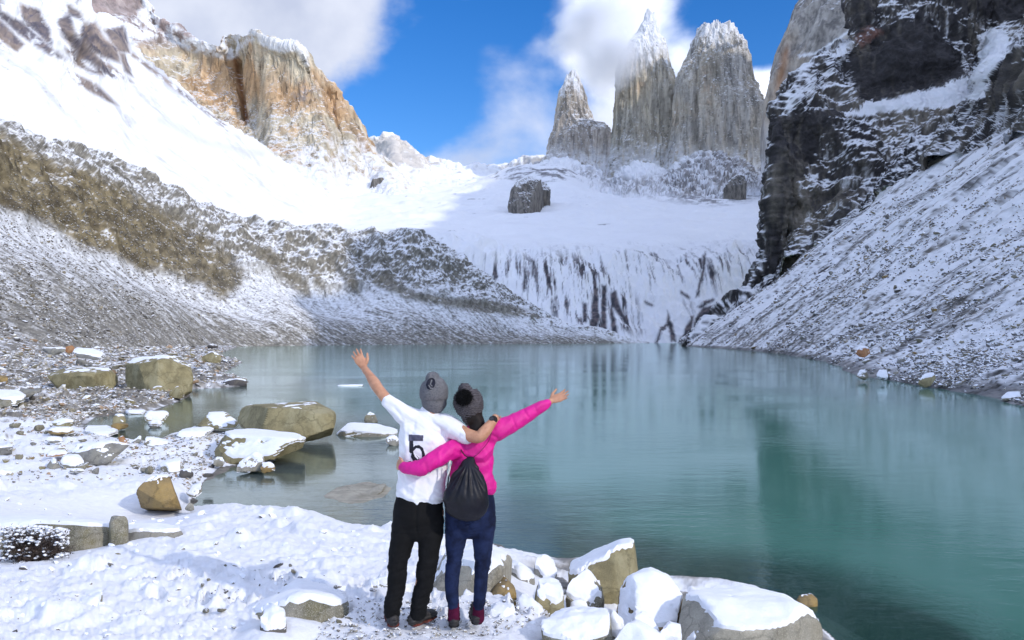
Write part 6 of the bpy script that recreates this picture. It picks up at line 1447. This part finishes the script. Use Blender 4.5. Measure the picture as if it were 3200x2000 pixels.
# ---------------------------------------------------------------- man
man = empty('person', Q(1290, 1955), label='man in white number 5 T-shirt, black trousers and grey beanie with his left arm raised', category='person', group='couple embracing on the lake shore')
ML = np.array(man.location)
def build_man():
    bm = bmesh.new()
    head(bm, Q(1357, 1232, .02), None)
    tube(bm, [T4(1352, 1262, .0, 27, 29), T4(1345, 1300, 0, 26, 28), T4(1338, 1330, 0, 50, 34), T4(1330, 1400, 0, 64, 40), T4(1322, 1490, 0, 60, 40), T4(1314, 1560, 0, 62, 42), T4(1308, 1620, 0, 62, 42)], n=24)
    L = [T4(1318, 1315, 0, 24), T4(1268, 1302, 0, 26), T4(1222, 1262, .02, 19, 20), T4(1186, 1220, .05, 17, 17), T4(1170, 1196, .10, 17.5, 16), T4(1150, 1166, .17, 12, 11), T4(1139, 1151, .21, 11.5, 10)]
    tube(bm, L, n=20)
    hand(bm, Q(1138, 1151, .215), (-.50, .25, .86), (.86, .1, .48), 1.0, curl=.10, spread=.13, thumb_out=.75, wr=.024)
    Rr = [T4(1350, 1322, 0, 24), T4(1402, 1326, 0, 26), T4(1450, 1354, -.09, 21), T4(1494, 1366, -.15, 18.5), T4(1515, 1348, -.14, 18.5), T4(1538, 1320, -.09, 14), T4(1549, 1307, -.04, 11.5)]
    tube(bm, Rr, n=20)
    hand(bm, Q(1549, 1306, -.035), (.12, .86, -.40), (-.9, .2, .1), .92, curl=.55, spread=.05, thumb_out=.5, wr=.024)
    for x0, xs in ((1270, [(1270, 1640, 36), (1252, 1700, 28), (1244, 1775, 22), (1238, 1830, 21), (1230, 1915, 15)]), (1342, [(1340, 1640, 36), (1336, 1700, 28), (1328, 1775, 22), (1316, 1840, 21), (1304, 1915, 15)])):
        tube(bm, [T4(x0 + 6, 1600, 0, 40)] + [T4(x, y, 0, r) for x, y, r in xs], n=18)
    V, Fq = remesh(bm, .0052, 2, .5)
    finish('body', V, Fq, M_SKIN, man, ML)
    # shirt
    bm = bmesh.new()
    tube(bm, [T4(1343, 1290, .0, 30, 28), T4(1338, 1306, 0, 62, 34), T4(1332, 1330, 0, 82, 44), T4(1328, 1370, 0, 82, 50), T4(1325, 1427, 0, 76, 52), T4(1319, 1490, 0, 77, 54), T4(1314, 1546, 0, 78, 57)], n=40, seg=10)
    tube(bm, [T4(1318, 1318, 0, 34), T4(1272, 1302, 0, 33, 34), T4(1240, 1278, .01, 27, 28), T4(1212, 1256, .02, 21, 24)], n=24)
    tube(bm, [T4(1350, 1322, 0, 34), T4(1398, 1330, -.02, 35), T4(1432, 1350, -.06, 30, 31), T4(1458, 1364, -.095, 25, 27)], n=24)
    V, Fq = remesh(bm, .0068, 5, .6)
    def dsp(V, Nn):
        torso = sstep(-1.0, -.66, V[:, 0] * 0 - .8)
        a = fbm(rotq(V, .9, 4.6, 1.0), 3.4, 4, 501) * .016 + fbm(rotq(V, -.6, 1.2, 5.0), 3.0, 3, 503) * .010 + fbm(V, 22, 2, 505) * .0012
        for pts, w, am in (([(1300, 1318), (1292, 1360), (1286, 1420)], 6, -.006), ([(1385, 1345), (1360, 1390), (1335, 1425)], 7, -.008), ([(1370, 1340), (1345, 1375)], 6, .006), ([(1252, 1320), (1262, 1400), (1262, 1470)], 6, -.007),
                           ([(1270, 1325), (1276, 1400)], 5, .006), ([(1262, 1478), (1275, 1530)], 6, -.006), ([(1310, 1490), (1296, 1545)], 7, .007), ([(1340, 1490), (1350, 1545)], 7, -.006), ([(1440, 1350), (1420, 1385)], 5, -.005), ([(1235, 1270), (1262, 1310)], 5, -.005), ([(1405, 1340), (1395, 1400)], 6, .006)):
            a = a + crease(V, pts, w, am)
        # hem band and collar rib
        a += .0025 * np.exp(-((V[:, 2] - Q(0, 1548)[2]) / .010) ** 2)
        return a
    shirt = finish('t_shirt', V, Fq, M_SHIRT, man, ML, dsp)
    # printed number on the back, laid on the cloth
    bvh = BVHTree.FromPolygons([Vector(shirt.data.vertices[i].co) + Vector(ML) for i in range(len(shirt.data.vertices))], [list(p.vertices) for p in shirt.data.polygons])
    def decal(name, polys, mat, parent, bvh_, loc, step=1.0, off=.0022, label=None):
        xs = [p[0] for pl in polys for p in pl]; ys = [p[1] for pl in polys for p in pl]
        gx = np.arange(min(xs), max(xs) + step, step); gy = np.arange(min(ys), max(ys) + step, step)
        X, Y = np.meshgrid(gx, gy, indexing='ij'); cx, cy = X[:-1, :-1] + step / 2, Y[:-1, :-1] + step / 2
        ins = np.zeros(cx.shape, bool)
        for pl in polys: ins |= inpoly(pl, cx, cy)
        idx = -np.ones(X.shape, int); V = []; Fc = []
        for i, j in np.argwhere(ins):
            quad = []
            for a, b_ in ((i, j), (i + 1, j), (i + 1, j + 1), (i, j + 1)):
                if idx[a, b_] < 0:
                    tgt = Vector(Q(X[a, b_], Y[a, b_])); o_ = Vector((0, 0, CAMZ)); d = (tgt - o_).normalized()
                    h = bvh_.ray_cast(o_, d)
                    p = (h[0] if h[0] is not None else tgt) - d * off
                    idx[a, b_] = len(V); V.append(p[:])
                quad.append(idx[a, b_])
            Fc.append(quad)
        return link(name, mesh_np(name, np.array(V) - loc, np.array(Fc), mat, True), parent=parent)
    decal('number_print', [[(1279, 1378), (1279, 1412), (1284, 1418), (1292, 1410), (1302, 1400), (1312, 1402), (1318, 1412), (1319, 1428), (1316, 1444), (1308, 1456), (1298, 1460), (1288, 1456), (1285, 1440), (1276, 1442), (1278, 1462), (1290, 1474), (1308, 1474), (1322, 1464), (1328, 1444), (1328, 1418), (1322, 1400), (1310, 1391), (1298, 1392), (1292, 1398), (1291, 1378)],
                          [(1288, 1408), (1310, 1432), (1312, 1448), (1296, 1452), (1284, 1428)]], M_PRINT, shirt, bvh, ML)
    decal('number_print', [[(1277, 1358), (1323, 1360), (1322, 1378), (1277, 1378)]], M_PRINTL, shirt, bvh, ML)
    decal('number_print', [[(1291, 1412), (1294, 1412), (1303, 1426), (1308, 1432), (1306, 1436), (1297, 1428)], [(1298, 1438), (1303, 1440), (1302, 1446), (1297, 1444)]], M_SHIRT, shirt, bvh, ML, off=.004)
    # trousers
    bm = bmesh.new()
    tube(bm, [T4(1312, 1536, 0, 68, 48), T4(1310, 1566, -.005, 74, 54), T4(1306, 1605, -.012, 79, 60), T4(1304, 1640, 0, 76, 52)], n=32)
    tube(bm, [T4(1274, 1600, -.012, 42, 50), T4(1266, 1650, 0, 42, 46), T4(1252, 1710, 0, 35, 38), T4(1243, 1770, -.01, 31, 33), T4(1240, 1820, 0, 29.5, 32), T4(1232, 1870, .01, 27, 31), T4(1227, 1912, .015, 26, 30)], n=28)
    tube(bm, [T4(1342, 1600, -.012, 42, 50), T4(1346, 1650, 0, 42, 46), T4(1342, 1710, 0, 35, 38), T4(1334, 1770, -.01, 31, 33), T4(1328, 1820, 0, 29, 32), T4(1314, 1868, .0, 29, 31), T4(1306, 1912, .015, 27, 31)], n=28)
    V, Fq = remesh(bm, .0072, 4, .6)
    def dsp(V, Nn):
        low = sstep(Q(0, 1800)[2], Q(0, 1880)[2], V[:, 2]); kn = np.exp(-((V[:, 2] - Q(0, 1765)[2]) / .08) ** 2); hip = np.exp(-((V[:, 2] - Q(0, 1640)[2]) / .06) ** 2)
        a = fbm(rotq(V, .25, 1.2, 5.0), 3.6, 3, 511) * (.006 + .026 * low + .016 * kn + .014 * hip) + fbm(V, 7, 3, 513) * .004
        return a - crease(V, [(1309, 1560), (1308, 1650)], 4, .008) + crease(V, [(1240, 1655), (1300, 1665), (1370, 1650)], 5, -.004)
    tr = finish('trousers', V, Fq, M_BLACKT, man, ML, dsp)
    # beanie
    bm = bmesh.new()
    tube(bm, [T4(1357, 1258, .0, 38, 44), T4(1356, 1240, 0, 44, 50), T4(1355, 1215, -.005, 44, 50), T4(1353, 1196, -.01, 36, 42), T4(1351, 1184, -.012, 22, 27)], n=36, seg=8)
    V, Fq = remesh(bm, .006, 4, .6)
    def dsp(V, Nn):
        ang = np.arctan2(V[:, 1] - (DP - .005), V[:, 0] - Q(1355, 0)[0])
        top = sstep(Q(0, 1240)[2], Q(0, 1190)[2], V[:, 2])
        return .004 * np.sin(ang * 9 + 3 * fbm(V, 8, 2, 521)) * top + fbm(V, 14, 3, 523) * .008 + .004 * np.exp(-((V[:, 2] - Q(0, 1262)[2]) / .010) ** 2) - .004 * np.exp(-((V[:, 2] - Q(0, 1250)[2]) / .006) ** 2)
    hat = finish('beanie', V, Fq, M_HATG, man, ML, dsp)
    bv = BVHTree.FromPolygons([Vector(hat.data.vertices[i].co) + Vector(ML) for i in range(len(hat.data.vertices))], [list(p.vertices) for p in hat.data.polygons])
    oval = [(1346 + 14 * math.cos(t) * math.cos(.35) - 19 * math.sin(t) * math.sin(.35), 1199 + 14 * math.cos(t) * math.sin(.35) + 19 * math.sin(t) * math.cos(.35)) for t in np.linspace(0, 2 * math.pi, 22)[:-1]]
    decal('logo_patch', [oval], M_PRINT, hat, bv, ML, off=.003)
    decal('logo_patch', [[(1338, 1204), (1341, 1202), (1346, 1211), (1354, 1212), (1353, 1215), (1344, 1215)], [(1348, 1186), (1352, 1188), (1347, 1200), (1353, 1206), (1350, 1208), (1343, 1201)]], M_HATG, hat, bv, ML, off=.006)
    # short dark hair under the rim
    bm = bmesh.new(); tube(bm, [T4(1357, 1254, -.012, 34, 38), T4(1354, 1272, -.018, 27, 28), T4(1352, 1276, -.02, 22, 22)], n=24)
    V, Fq = remesh(bm, .006, 3, .5); finish('hair', V, Fq, M_HAIR, man, ML)
    # watch
    wt = link('wristwatch', None, parent=man) if False else None
    bm = bmesh.new(); c = Q(1541, 1313, -.085); dn = Q(1550, 1300, -.05) - Q(1536, 1320, -.10); dn /= np.linalg.norm(dn)
    tube(bm, [(c - dn * .006, .0305, .0285), (c + dn * .006, .030, .028)], n=24, seg=3)
    V, Fq = remesh(bm, .004, 1, .4); strap = finish('watch_strap', V, Fq, M_SOLED, man, ML)
    bm = bmesh.new(); bmesh.ops.create_cone(bm, cap_ends=True, segments=24, radius1=.018, radius2=.016, depth=.010)
    me = bpy.data.meshes.new('watch_face'); bm.to_mesh(me); bm.free(); me.materials.append(M_GLASS)
    wf = link('watch_face', me, parent=strap); wf.location = Vector(c - ML) + Vector((-.010, -.028, .014)); wf.rotation_euler = (R(60), R(-15), 0)
build_man()

def shoe(parent, L0, heel, toe, ankle_h, k=1.0, red=True, boot=False):
    """one shoe from heel to toe (ground points), parented."""
    heel = np.array(heel, float); toe = np.array(toe, float); f = toe - heel; ln = np.linalg.norm(f); f /= ln
    up = np.array([0, 0, 1.0])
    bm = bmesh.new()
    tube(bm, [(heel + up * .045 * k, .036 * k, .040 * k), (heel + f * ln * .3 + up * .048 * k, .038 * k, .042 * k), (heel + f * ln * .62 + up * .04 * k, .045 * k, .034 * k), (heel + f * ln * .85 + up * .034 * k, .044 * k, .028 * k), (heel + f * ln * .96 + up * .028 * k, .034 * k, .02 * k)], n=24, ref=up)
    tube(bm, [(heel + f * .045 + up * .04, .040 * k, .042 * k), (heel + f * .045 + up * ankle_h * .7, .040 * k, .044 * k), (heel + f * .04 + up * ankle_h, .043 * k, .047 * k)], n=24)
    ball(bm, heel + f * .0 + up * ankle_h * .75, (.024, .02, .03), 2)
    V, Fq = remesh(bm, .006, 3, .5)
    def dsp(V, Nn): return fbm(V, 30, 3, 531) * .004 + .003 * np.sin(V[:, 2] * 260) * (np.abs(Nn[:, 2]) < .5)
    s = finish('boot' if boot else 'shoe', V, Fq, M_BOOT, parent, L0, dsp)
    bm = bmesh.new()
    tube(bm, [(heel + up * .014, .040 * k, .014), (heel + f * ln * .35 + up * .013, .040 * k, .013), (heel + f * ln * .65 + up * .013, .050 * k, .013), (heel + f * ln * .95 + up * .014, .038 * k, .012)], n=24, ref=up)
    V, Fq = remesh(bm, .006, 1, .4)
    s2 = finish('sole', V, Fq, M_SOLE if red else M_SOLED, s, L0 * 0 + L0, lambda V, Nn: fbm(V, 40, 2, 533) * .004)
    return s
G0 = Q(0, 1957)[2]
shoe(man, ML, (Q(1231, 0)[0], DP - .02, G0), (Q(1205, 0)[0], DP + .22, G0 + .005), .095, 1.12)
shoe(man, ML, (Q(1290, 0)[0], DP - .01, G0), (Q(1350, 0)[0], DP + .17, G0 + .005), .095, 1.12)

# ---------------------------------------------------------------- woman
woman = empty('person', Q(1455, 1955), label='woman in magenta jacket, blue jeans and dark pompom beanie with her right arm stretched out', category='person', group='couple embracing on the lake shore')
WL = np.array(woman.location)
def build_woman():
    bm = bmesh.new()
    head(bm, Q(1462, 1268, .03), None, .95)
    tube(bm, [T4(1472, 1296, .01, 22, 24), T4(1484, 1326, 0, 22, 24), T4(1488, 1356, 0, 44, 30), T4(1480, 1400, 0, 54, 36), T4(1474, 1470, 0, 48, 34), T4(1470, 1540, 0, 54, 38), T4(1470, 1610, 0, 62, 44)], n=24)
    tube(bm, [T4(1470, 1390, 0, 24), T4(1440, 1398, -.03, 24), T4(1392, 1416, -.13, 20), T4(1352, 1444, -.19, 17), T4(1305, 1464, -.19, 14), T4(1268, 1460, -.15, 11)], n=18)
    hand(bm, Q(1262, 1459, -.135), (-.62, .78, .04), (.1, .1, .98), .88, curl=.34, spread=.08, thumb_out=.6, wr=.021)
    tube(bm, [T4(1500, 1362, 0, 26), T4(1540, 1346, 0, 24), T4(1580, 1332, .03, 20), T4(1625, 1308, .07, 16), T4(1670, 1284, .10, 15), T4(1704, 1264, .13, 11), T4(1719, 1255, .14, 10.5)], n=18)
    hand(bm, Q(1719, 1254, .14), (.90, .12, .36), (-.22, .55, .85), .92, curl=.13, spread=.10, thumb_out=.85, wr=.020)
    for xs in ([(1436, 1620, 38), (1426, 1680, 27), (1418, 1745, 19), (1412, 1830, 17), (1418, 1920, 12)], [(1506, 1620, 38), (1508, 1680, 27), (1506, 1745, 20), (1503, 1820, 17), (1494, 1920, 12)]):
        tube(bm, [T4(x, y, 0, r) for x, y, r in xs], n=18)
    V, Fq = remesh(bm, .0052, 2, .5)
    finish('body', V, Fq, M_SKIN, woman, WL)
    # jacket
    bm = bmesh.new()
    tube(bm, [T4(1485, 1326, .0, 27, 28), T4(1488, 1342, 0, 44, 32), T4(1489, 1364, 0, 62, 40), T4(1483, 1395, 0, 66, 45), T4(1477, 1440, 0, 66, 46), T4(1473, 1480, 0, 68, 48), T4(1477, 1520, 0, 78, 54)], n=36, seg=9)
    tube(bm, [T4(1470, 1392, 0, 34), T4(1442, 1398, -.03, 34, 34), T4(1396, 1414, -.12, 31), T4(1358, 1438, -.175, 27), T4(1318, 1461, -.19, 25), T4(1280, 1462, -.165, 21), T4(1262, 1459, -.135, 18)], n=24)
    tube(bm, [T4(1500, 1366, 0, 36), T4(1542, 1350, 0, 36, 36), T4(1572, 1338, .02, 31), T4(1628, 1308, .07, 25), T4(1672, 1283, .10, 20), T4(1710, 1261, .13, 14.5)], n=24)
    V, Fq = remesh(bm, .0066, 4, .6)
    def dsp(V, Nn):
        arm = sstep(Q(1540, 0)[0], Q(1580, 0)[0], V[:, 0]); la = sstep(Q(1420, 0)[0], Q(1390, 0)[0], V[:, 0])
        a = fbm(rotq(V, .5, 5, 1.2), 3.4, 3, 541) * .008 * (1 - arm) * (1 - la) + fbm(rotq(V, .5, 1, 4), 4.2, 3, 543) * .010
        a = a + arm * (fbm(rotq(V, 1.1, 1.2, 6), 3.6, 3, 545) * .010) + la * fbm(rotq(V, -.6, 6, 1.2), 3.4, 3, 547) * .014
        for pts, w, am in (([(1548, 1395), (1546, 1450), (1548, 1520)], 2.6, -.007), ([(1460, 1415), (1510, 1425), (1535, 1400)], 6, .008), ([(1480, 1440), (1520, 1440), (1545, 1420)], 5, -.008), ([(1530, 1350), (1560, 1370), (1545, 1410)], 5, -.007), ([(1430, 1400), (1470, 1425)], 6, -.007),
                           ([(1640, 1288), (1652, 1305)], 4, -.006), ([(1600, 1302), (1612, 1335)], 4, -.006), ([(1672, 1275), (1680, 1290)], 3, -.004), ([(1340, 1432), (1350, 1470)], 5, -.006), ([(1380, 1400), (1385, 1440)], 5, .006)):
            a = a + crease(V, pts, w, am)
        return a + .004 * np.exp(-((V[:, 2] - Q(0, 1522)[2]) / .009) ** 2)
    finish('jacket', V, Fq, M_PINK, woman, WL, dsp)
    # jeans
    bm = bmesh.new()
    tube(bm, [T4(1474, 1510, 0, 60, 44), T4(1472, 1550, -.008, 72, 52), T4(1470, 1600, -.02, 79, 62), T4(1470, 1630, -.01, 74, 54)], n=32)
    tube(bm, [T4(1436, 1595, -.015, 44, 54), T4(1430, 1640, -.01, 40, 48), T4(1424, 1690, 0, 33, 38), T4(1420, 1745, .0, 25, 28), T4(1413, 1800, -.012, 23, 26), T4(1412, 1845, -.012, 21.5, 24), T4(1417, 1892, .0, 17, 19)], n=26)
    tube(bm, [T4(1504, 1595, -.015, 44, 54), T4(1510, 1640, -.01, 40, 48), T4(1509, 1690, 0, 33, 38), T4(1508, 1745, .0, 26.5, 29), T4(1504, 1800, -.012, 22, 26), T4(1501, 1845, -.012, 21, 24), T4(1496, 1892, .0, 17.5, 19)], n=26)
    V, Fq = remesh(bm, .0066, 4, .6)
    def dsp(V, Nn):
        kn = np.exp(-((V[:, 2] - Q(0, 1750)[2]) / .07) ** 2); low = sstep(Q(0, 1850)[2], Q(0, 1895)[2], V[:, 2]); hip = np.exp(-((V[:, 2] - Q(0, 1635)[2]) / .05) ** 2)
        return fbm(rotq(V, .15, 1.2, 6), 4, 3, 551) * (.004 + .011 * kn + .013 * low + .010 * hip) - crease(V, [(1470, 1545), (1469, 1640)], 3.5, .009) - crease(V, [(1395, 1645), (1462, 1652)], 3, .003) - crease(V, [(1478, 1652), (1545, 1640)], 3, .003)
    finish('jeans', V, Fq, M_DENIM, woman, WL, dsp)
    # beanie with pompom, hair
    bm = bmesh.new()
    tube(bm, [T4(1474, 1303, .0, 30, 38), T4(1469, 1278, 0, 43, 50), T4(1461, 1250, 0, 47, 53), T4(1455, 1228, -.005, 37, 42), T4(1453, 1218, -.005, 22, 28)], n=36, seg=8)
    V, Fq = remesh(bm, .006, 3, .6)
    hat = finish('beanie', V, Fq, M_HATD, woman, WL, lambda V, Nn: fbm(V, 24, 3, 561) * .009 + .004 * np.sin(V[:, 2] * 420 + 4 * fbm(V, 10, 2, 562)))
    bm = bmesh.new()
    V, Fc = ico(5)
    c = Q(1450, 1244, -.105)
    P = c + V * np.array([.047, .040, .046])
    d = fbm(V, 5, 3, 563) * .010 + np.abs(fbm(V, 26, 2, 565)) * .030
    P = P + V * d[:, None]
    bm.free()
    link('pompom', mesh_np('pompom', P - WL, Fc, M_FUR, False), parent=hat)
    # strands of fur that stand out of the pompom
    r = np.random.default_rng(5); Vs, Fs = [], []
    for k in range(1400):
        dv = r.normal(size=3); dv /= np.linalg.norm(dv); b0 = c + dv * np.array([.048, .038, .047]); tip = c + dv * np.array([.066, .056, .065]) * r.uniform(.9, 1.15) + r.normal(0, .006, 3)
        sv = np.cross(dv, r.normal(size=3)); sv /= np.linalg.norm(sv); Vs += [b0 - sv * .0018, b0 + sv * .0018, tip]; Fs.append([3 * k, 3 * k + 1, 3 * k + 2])
    link('fur_tuft', mesh_np('fur_tuft', np.array(Vs) - WL, np.array(Fs), M_FUR, False), parent=hat, kind='stuff')
    bm = bmesh.new()
    tube(bm, [T4(1470, 1280, -.005, 36, 42), T4(1480, 1306, -.02, 30, 34), T4(1490, 1326, -.035, 25, 24), T4(1488, 1350, -.06, 22, 16), T4(1480, 1372, -.075, 12, 9)], n=24)
    tube(bm, [T4(1494, 1296, -.01, 12, 14), T4(1503, 1316, -.03, 9, 10), T4(1504, 1338, -.05, 6, 6)], n=14)
    V, Fq = remesh(bm, .006, 3, .5)
    finish('hair', V, Fq, M_HAIR, woman, WL, lambda V, Nn: fbm(V * np.array([1, 1, .2]), 45, 3, 571) * .007)
build_woman()
for x0, xt in ((1419, 1412), (1490, 1478)):
    base = 1960 if x0 < 1450 else 1952
    s = shoe(woman, WL, (Q(x0, 0)[0], DP - .01, Q(0, base)[2]), (Q(xt, 0)[0], DP + .19, Q(0, base)[2] + .004), .115, .98, red=False, boot=True)
    bm = bmesh.new(); xs_ = 1418 if x0 < 1450 else 1495; tube(bm, [T4(xs_, 1885, .004, 17, 19), T4(xs_, 1908, .008, 18.5, 21), T4(xs_, 1932, .010, 19, 21)], n=20); V, Fq = remesh(bm, .006, 1, .4)
    finish('sock', V, Fq, M_SOCK, woman, WL, lambda V, Nn: fbm(V, 40, 2, 581) * .003)

# ---------------------------------------------------------------- drawstring bag on her back
def build_bag():
    bag = empty('drawstring_bag', Q(1455, 1612, -.16), label='black drawstring bag hanging on the back of the woman in magenta', category='bag')
    BL = np.array(bag.location)
    bm = bmesh.new()
    tube(bm, [T4(1472, 1432, -.135, 13, 7), T4(1467, 1450, -.15, 25, 14), T4(1464, 1482, -.17, 43, 24), T4(1461, 1515, -.18, 57, 31), T4(1457, 1548, -.19, 68, 35), T4(1453, 1576, -.19, 70, 36), T4(1447, 1598, -.185, 58, 28)], n=48, seg=9)
    V, Fq = remesh(bm, .006, 3, .6)
    def dsp(V, Nn):
        X = V[:, 0] / PXM + 1600; Y = HOR - (V[:, 2] - CAMZ) / PXM
        ang = np.arctan2(X - 1470, np.maximum(Y - 1425, 4))
        k = sstep(1585, 1450, Y)
        a = (.006 * np.sin(ang * 22 + 1.2 * fbm(V, 6, 2, 591)) + .004 * np.sin(ang * 37)) * k * sstep(1432, 1470, Y)
        a += fbm(rotq(V, .4, 3, 1), 4, 3, 593) * .010 + fbm(V, 20, 2, 595) * .002
        return a
    finish('pouch', V, Fq, M_NYLON, bag, BL, dsp)
    def cord(pts, r, mat, name):
        bm = bmesh.new(); tube(bm, [(p, r, r) for p in pts], n=8, seg=6)
        me = bpy.data.meshes.new(name); bm.to_mesh(me); bm.free(); me.materials.append(mat)
        for p in me.polygons: p.use_smooth = True
        o = link(name, me, parent=bag); o.location = Vector(-BL); return o
    cord([Q(1474, 1434, -.14), Q(1500, 1412, -.125), Q(1528, 1376, -.105), Q(1538, 1340, -.06)], .0018, M_NYLON, 'shoulder_cord')
    cord([Q(1468, 1434, -.14), Q(1450, 1420, -.135), Q(1436, 1398, -.12)], .0035, M_NYLON, 'shoulder_cord')
    cord([Q(1392, 1592, -.18), Q(1394, 1560, -.15), Q(1398, 1520, -.12), Q(1404, 1480, -.11), Q(1408, 1450, -.12)], .0045, M_NYLON, 'shoulder_cord')
    cord([Q(1408, 1438, -.16), Q(1403, 1470, -.15), Q(1396, 1495, -.15), Q(1394, 1516, -.15)], .0035, M_CORDW, 'drawstring')
    cord([Q(1404, 1440, -.165), Q(1407, 1462, -.155), Q(1402, 1482, -.15)], .003, M_CORDW, 'drawstring')
build_bag()

# ---------------------------------------------------------------- snowy bush
def build_bush():
    c0 = np.array([(75 - 1600) / F * 7.5, 7.5, 0]); c0[2] = CAMZ - (1772 - HOR) / F * 7.5
    bush = empty('shrub', c0, label='low dark bush half covered with snow in the left foreground', category='shrub')
    r = np.random.default_rng(17)
    def P7(px, py, dy=0): D = 7.5 + dy; return np.array([(px - 1600) / F * D, D, CAMZ - (py - HOR) / F * D])
    Vt, Ft, Vl, Fl, Vs, Fs = [], [], [], [], [], []
    def stick(a, b, r0, r1):
        d = b - a; d /= np.linalg.norm(d) + 1e-9; u = np.cross(d, [.3, .9, .2]); u /= np.linalg.norm(u); w = np.cross(d, u); n0 = len(Vt)
        for p, rr in ((a, r0), (b, r1)):
            for k in range(3): Vt.append(p + rr * (math.cos(k * 2.094) * u + math.sin(k * 2.094) * w))
        for k in range(3): Ft.append([n0 + k, n0 + (k + 1) % 3, n0 + 3 + (k + 1) % 3, n0 + 3 + k])
    root = P7(95, 1768, .1)
    for k in range(230):
        tx = r.uniform(-8, 228); ty = 1650 + r.random() ** 1.3 * 110 + max(0, (tx - 140)) * .12; dy = r.uniform(-.15, .35)
        tip = P7(tx, ty, dy); mid = root * .45 + tip * .55 + np.array([0, 0, .05]) + r.normal(0, .02, 3)
        stick(root + r.normal(0, .05, 3) * [1, 1, .2], mid, .005, .0035); stick(mid, tip, .0035, .0015)
        for q in range(26):
            t = r.random(); p = mid * (1 - t) + tip * t + r.normal(0, .022, 3); s = r.uniform(.006, .013)
            a, b = r.normal(size=3), r.normal(size=3); a /= np.linalg.norm(a); b = np.cross(a, b); b /= np.linalg.norm(b)
            n0 = len(Vl); Vl += [p - a * s, p + b * s * .45, p + a * s, p - b * s * .45]; Fl.append([n0, n0 + 1, n0 + 2, n0 + 3])
    ms = rubble_mat('twig_bark', 2, 3, 4)
    m, nt, b, o = newmat('dark_leaf'); t = tex(nt, scale=60); nt.links.new(mixn(nt, t.outputs['Fac'], (.035, .022, .022), (.085, .06, .04)), b.inputs['Base Color']); b.inputs['Roughness'].default_value = .8
    m2, nt, b, o = newmat('twig'); b.inputs['Base Color'].default_value = (.07, .045, .035, 1); b.inputs['Roughness'].default_value = .8
    t = tex(nt, scale=80); nt.links.new(mixn(nt, t.outputs['Fac'], (.05, .035, .03), (.12, .08, .06)), b.inputs['Base Color'])
    link('branches', mesh_np('branches', np.array(Vt) - c0, np.array(Ft), m2, True), parent=bush)
    link('foliage', mesh_np('foliage', np.array(Vl) - c0, np.array(Fl), m, False), parent=bush, kind='stuff')
    # snow lying in clumps on the twigs
    Vi, Fi = ico(1); off = 0
    for k in range(620):
        tx = r.uniform(-12, 215); ty = 1645 + r.random() ** 1.4 * 100 + max(0, tx - 140) * .12
        if ty > 1700 and r.random() < .5: continue
        p = P7(tx, ty, r.uniform(-.16, .3)); s = r.uniform(.007, .021)
        V = Vi * np.array([1.3, 1.2, .65]) * (1 + 1.0 * fbm(Vi + k, 1.6, 3, 7)[:, None]) * s + p
        Vs.append(V); Fs.append(Fi + off); off += len(Vi)
    link('snow_clumps', mesh_np('snow_clumps', np.vstack(Vs) - c0, np.vstack(Fs), M_SNOW, True), parent=bush, kind='stuff')
build_bush()

# ---------------------------------------------------------------- cloud that clings to the tallest tower
def build_cloud():
    m = bpy.data.materials.new('cloud_vapour'); m.use_nodes = True; nt = m.node_tree; nt.nodes.clear()
    o = nt.nodes.new('ShaderNodeOutputMaterial'); v = nt.nodes.new('ShaderNodeVolumePrincipled'); nt.links.new(v.outputs[0], o.inputs['Volume'])
    v.inputs['Color'].default_value = (.97, .98, 1, 1); v.inputs['Anisotropy'].default_value = .1
    tcn = nt.nodes.new('ShaderNodeTexCoord')
    ln = nt.nodes.new('ShaderNodeVectorMath'); ln.operation = 'LENGTH'; nt.links.new(tcn.outputs['Object'], ln.inputs[0])
    t = tex(nt, scale=1.9, detail=6, rough=.6)
    k = mathn(nt, 'ADD', mathn(nt, 'MULTIPLY', ln.outputs['Value'], -1.25), mathn(nt, 'MULTIPLY', t.outputs['Fac'], 1.5))
    d = ramp(nt, k, -.15, .45, 0, .045)
    nt.links.new(d, v.inputs['Density'])
    V, Fc = ico(3)
    me = mesh_np('cloud', V, Fc, m, True)
    for px, py, D, sx, sy, sz, ry, dn in ((1905, 175, 1985, 128, 75, 140, .25, 1), (1835, 70, 2020, 175, 80, 105, -.5, 1)):
        o2 = link('cloud', me, kind='stuff'); o2.location = P3(px, py, D); o2.scale = (sx, sy, sz); o2.rotation_euler = (0, ry, 0)
build_cloud()
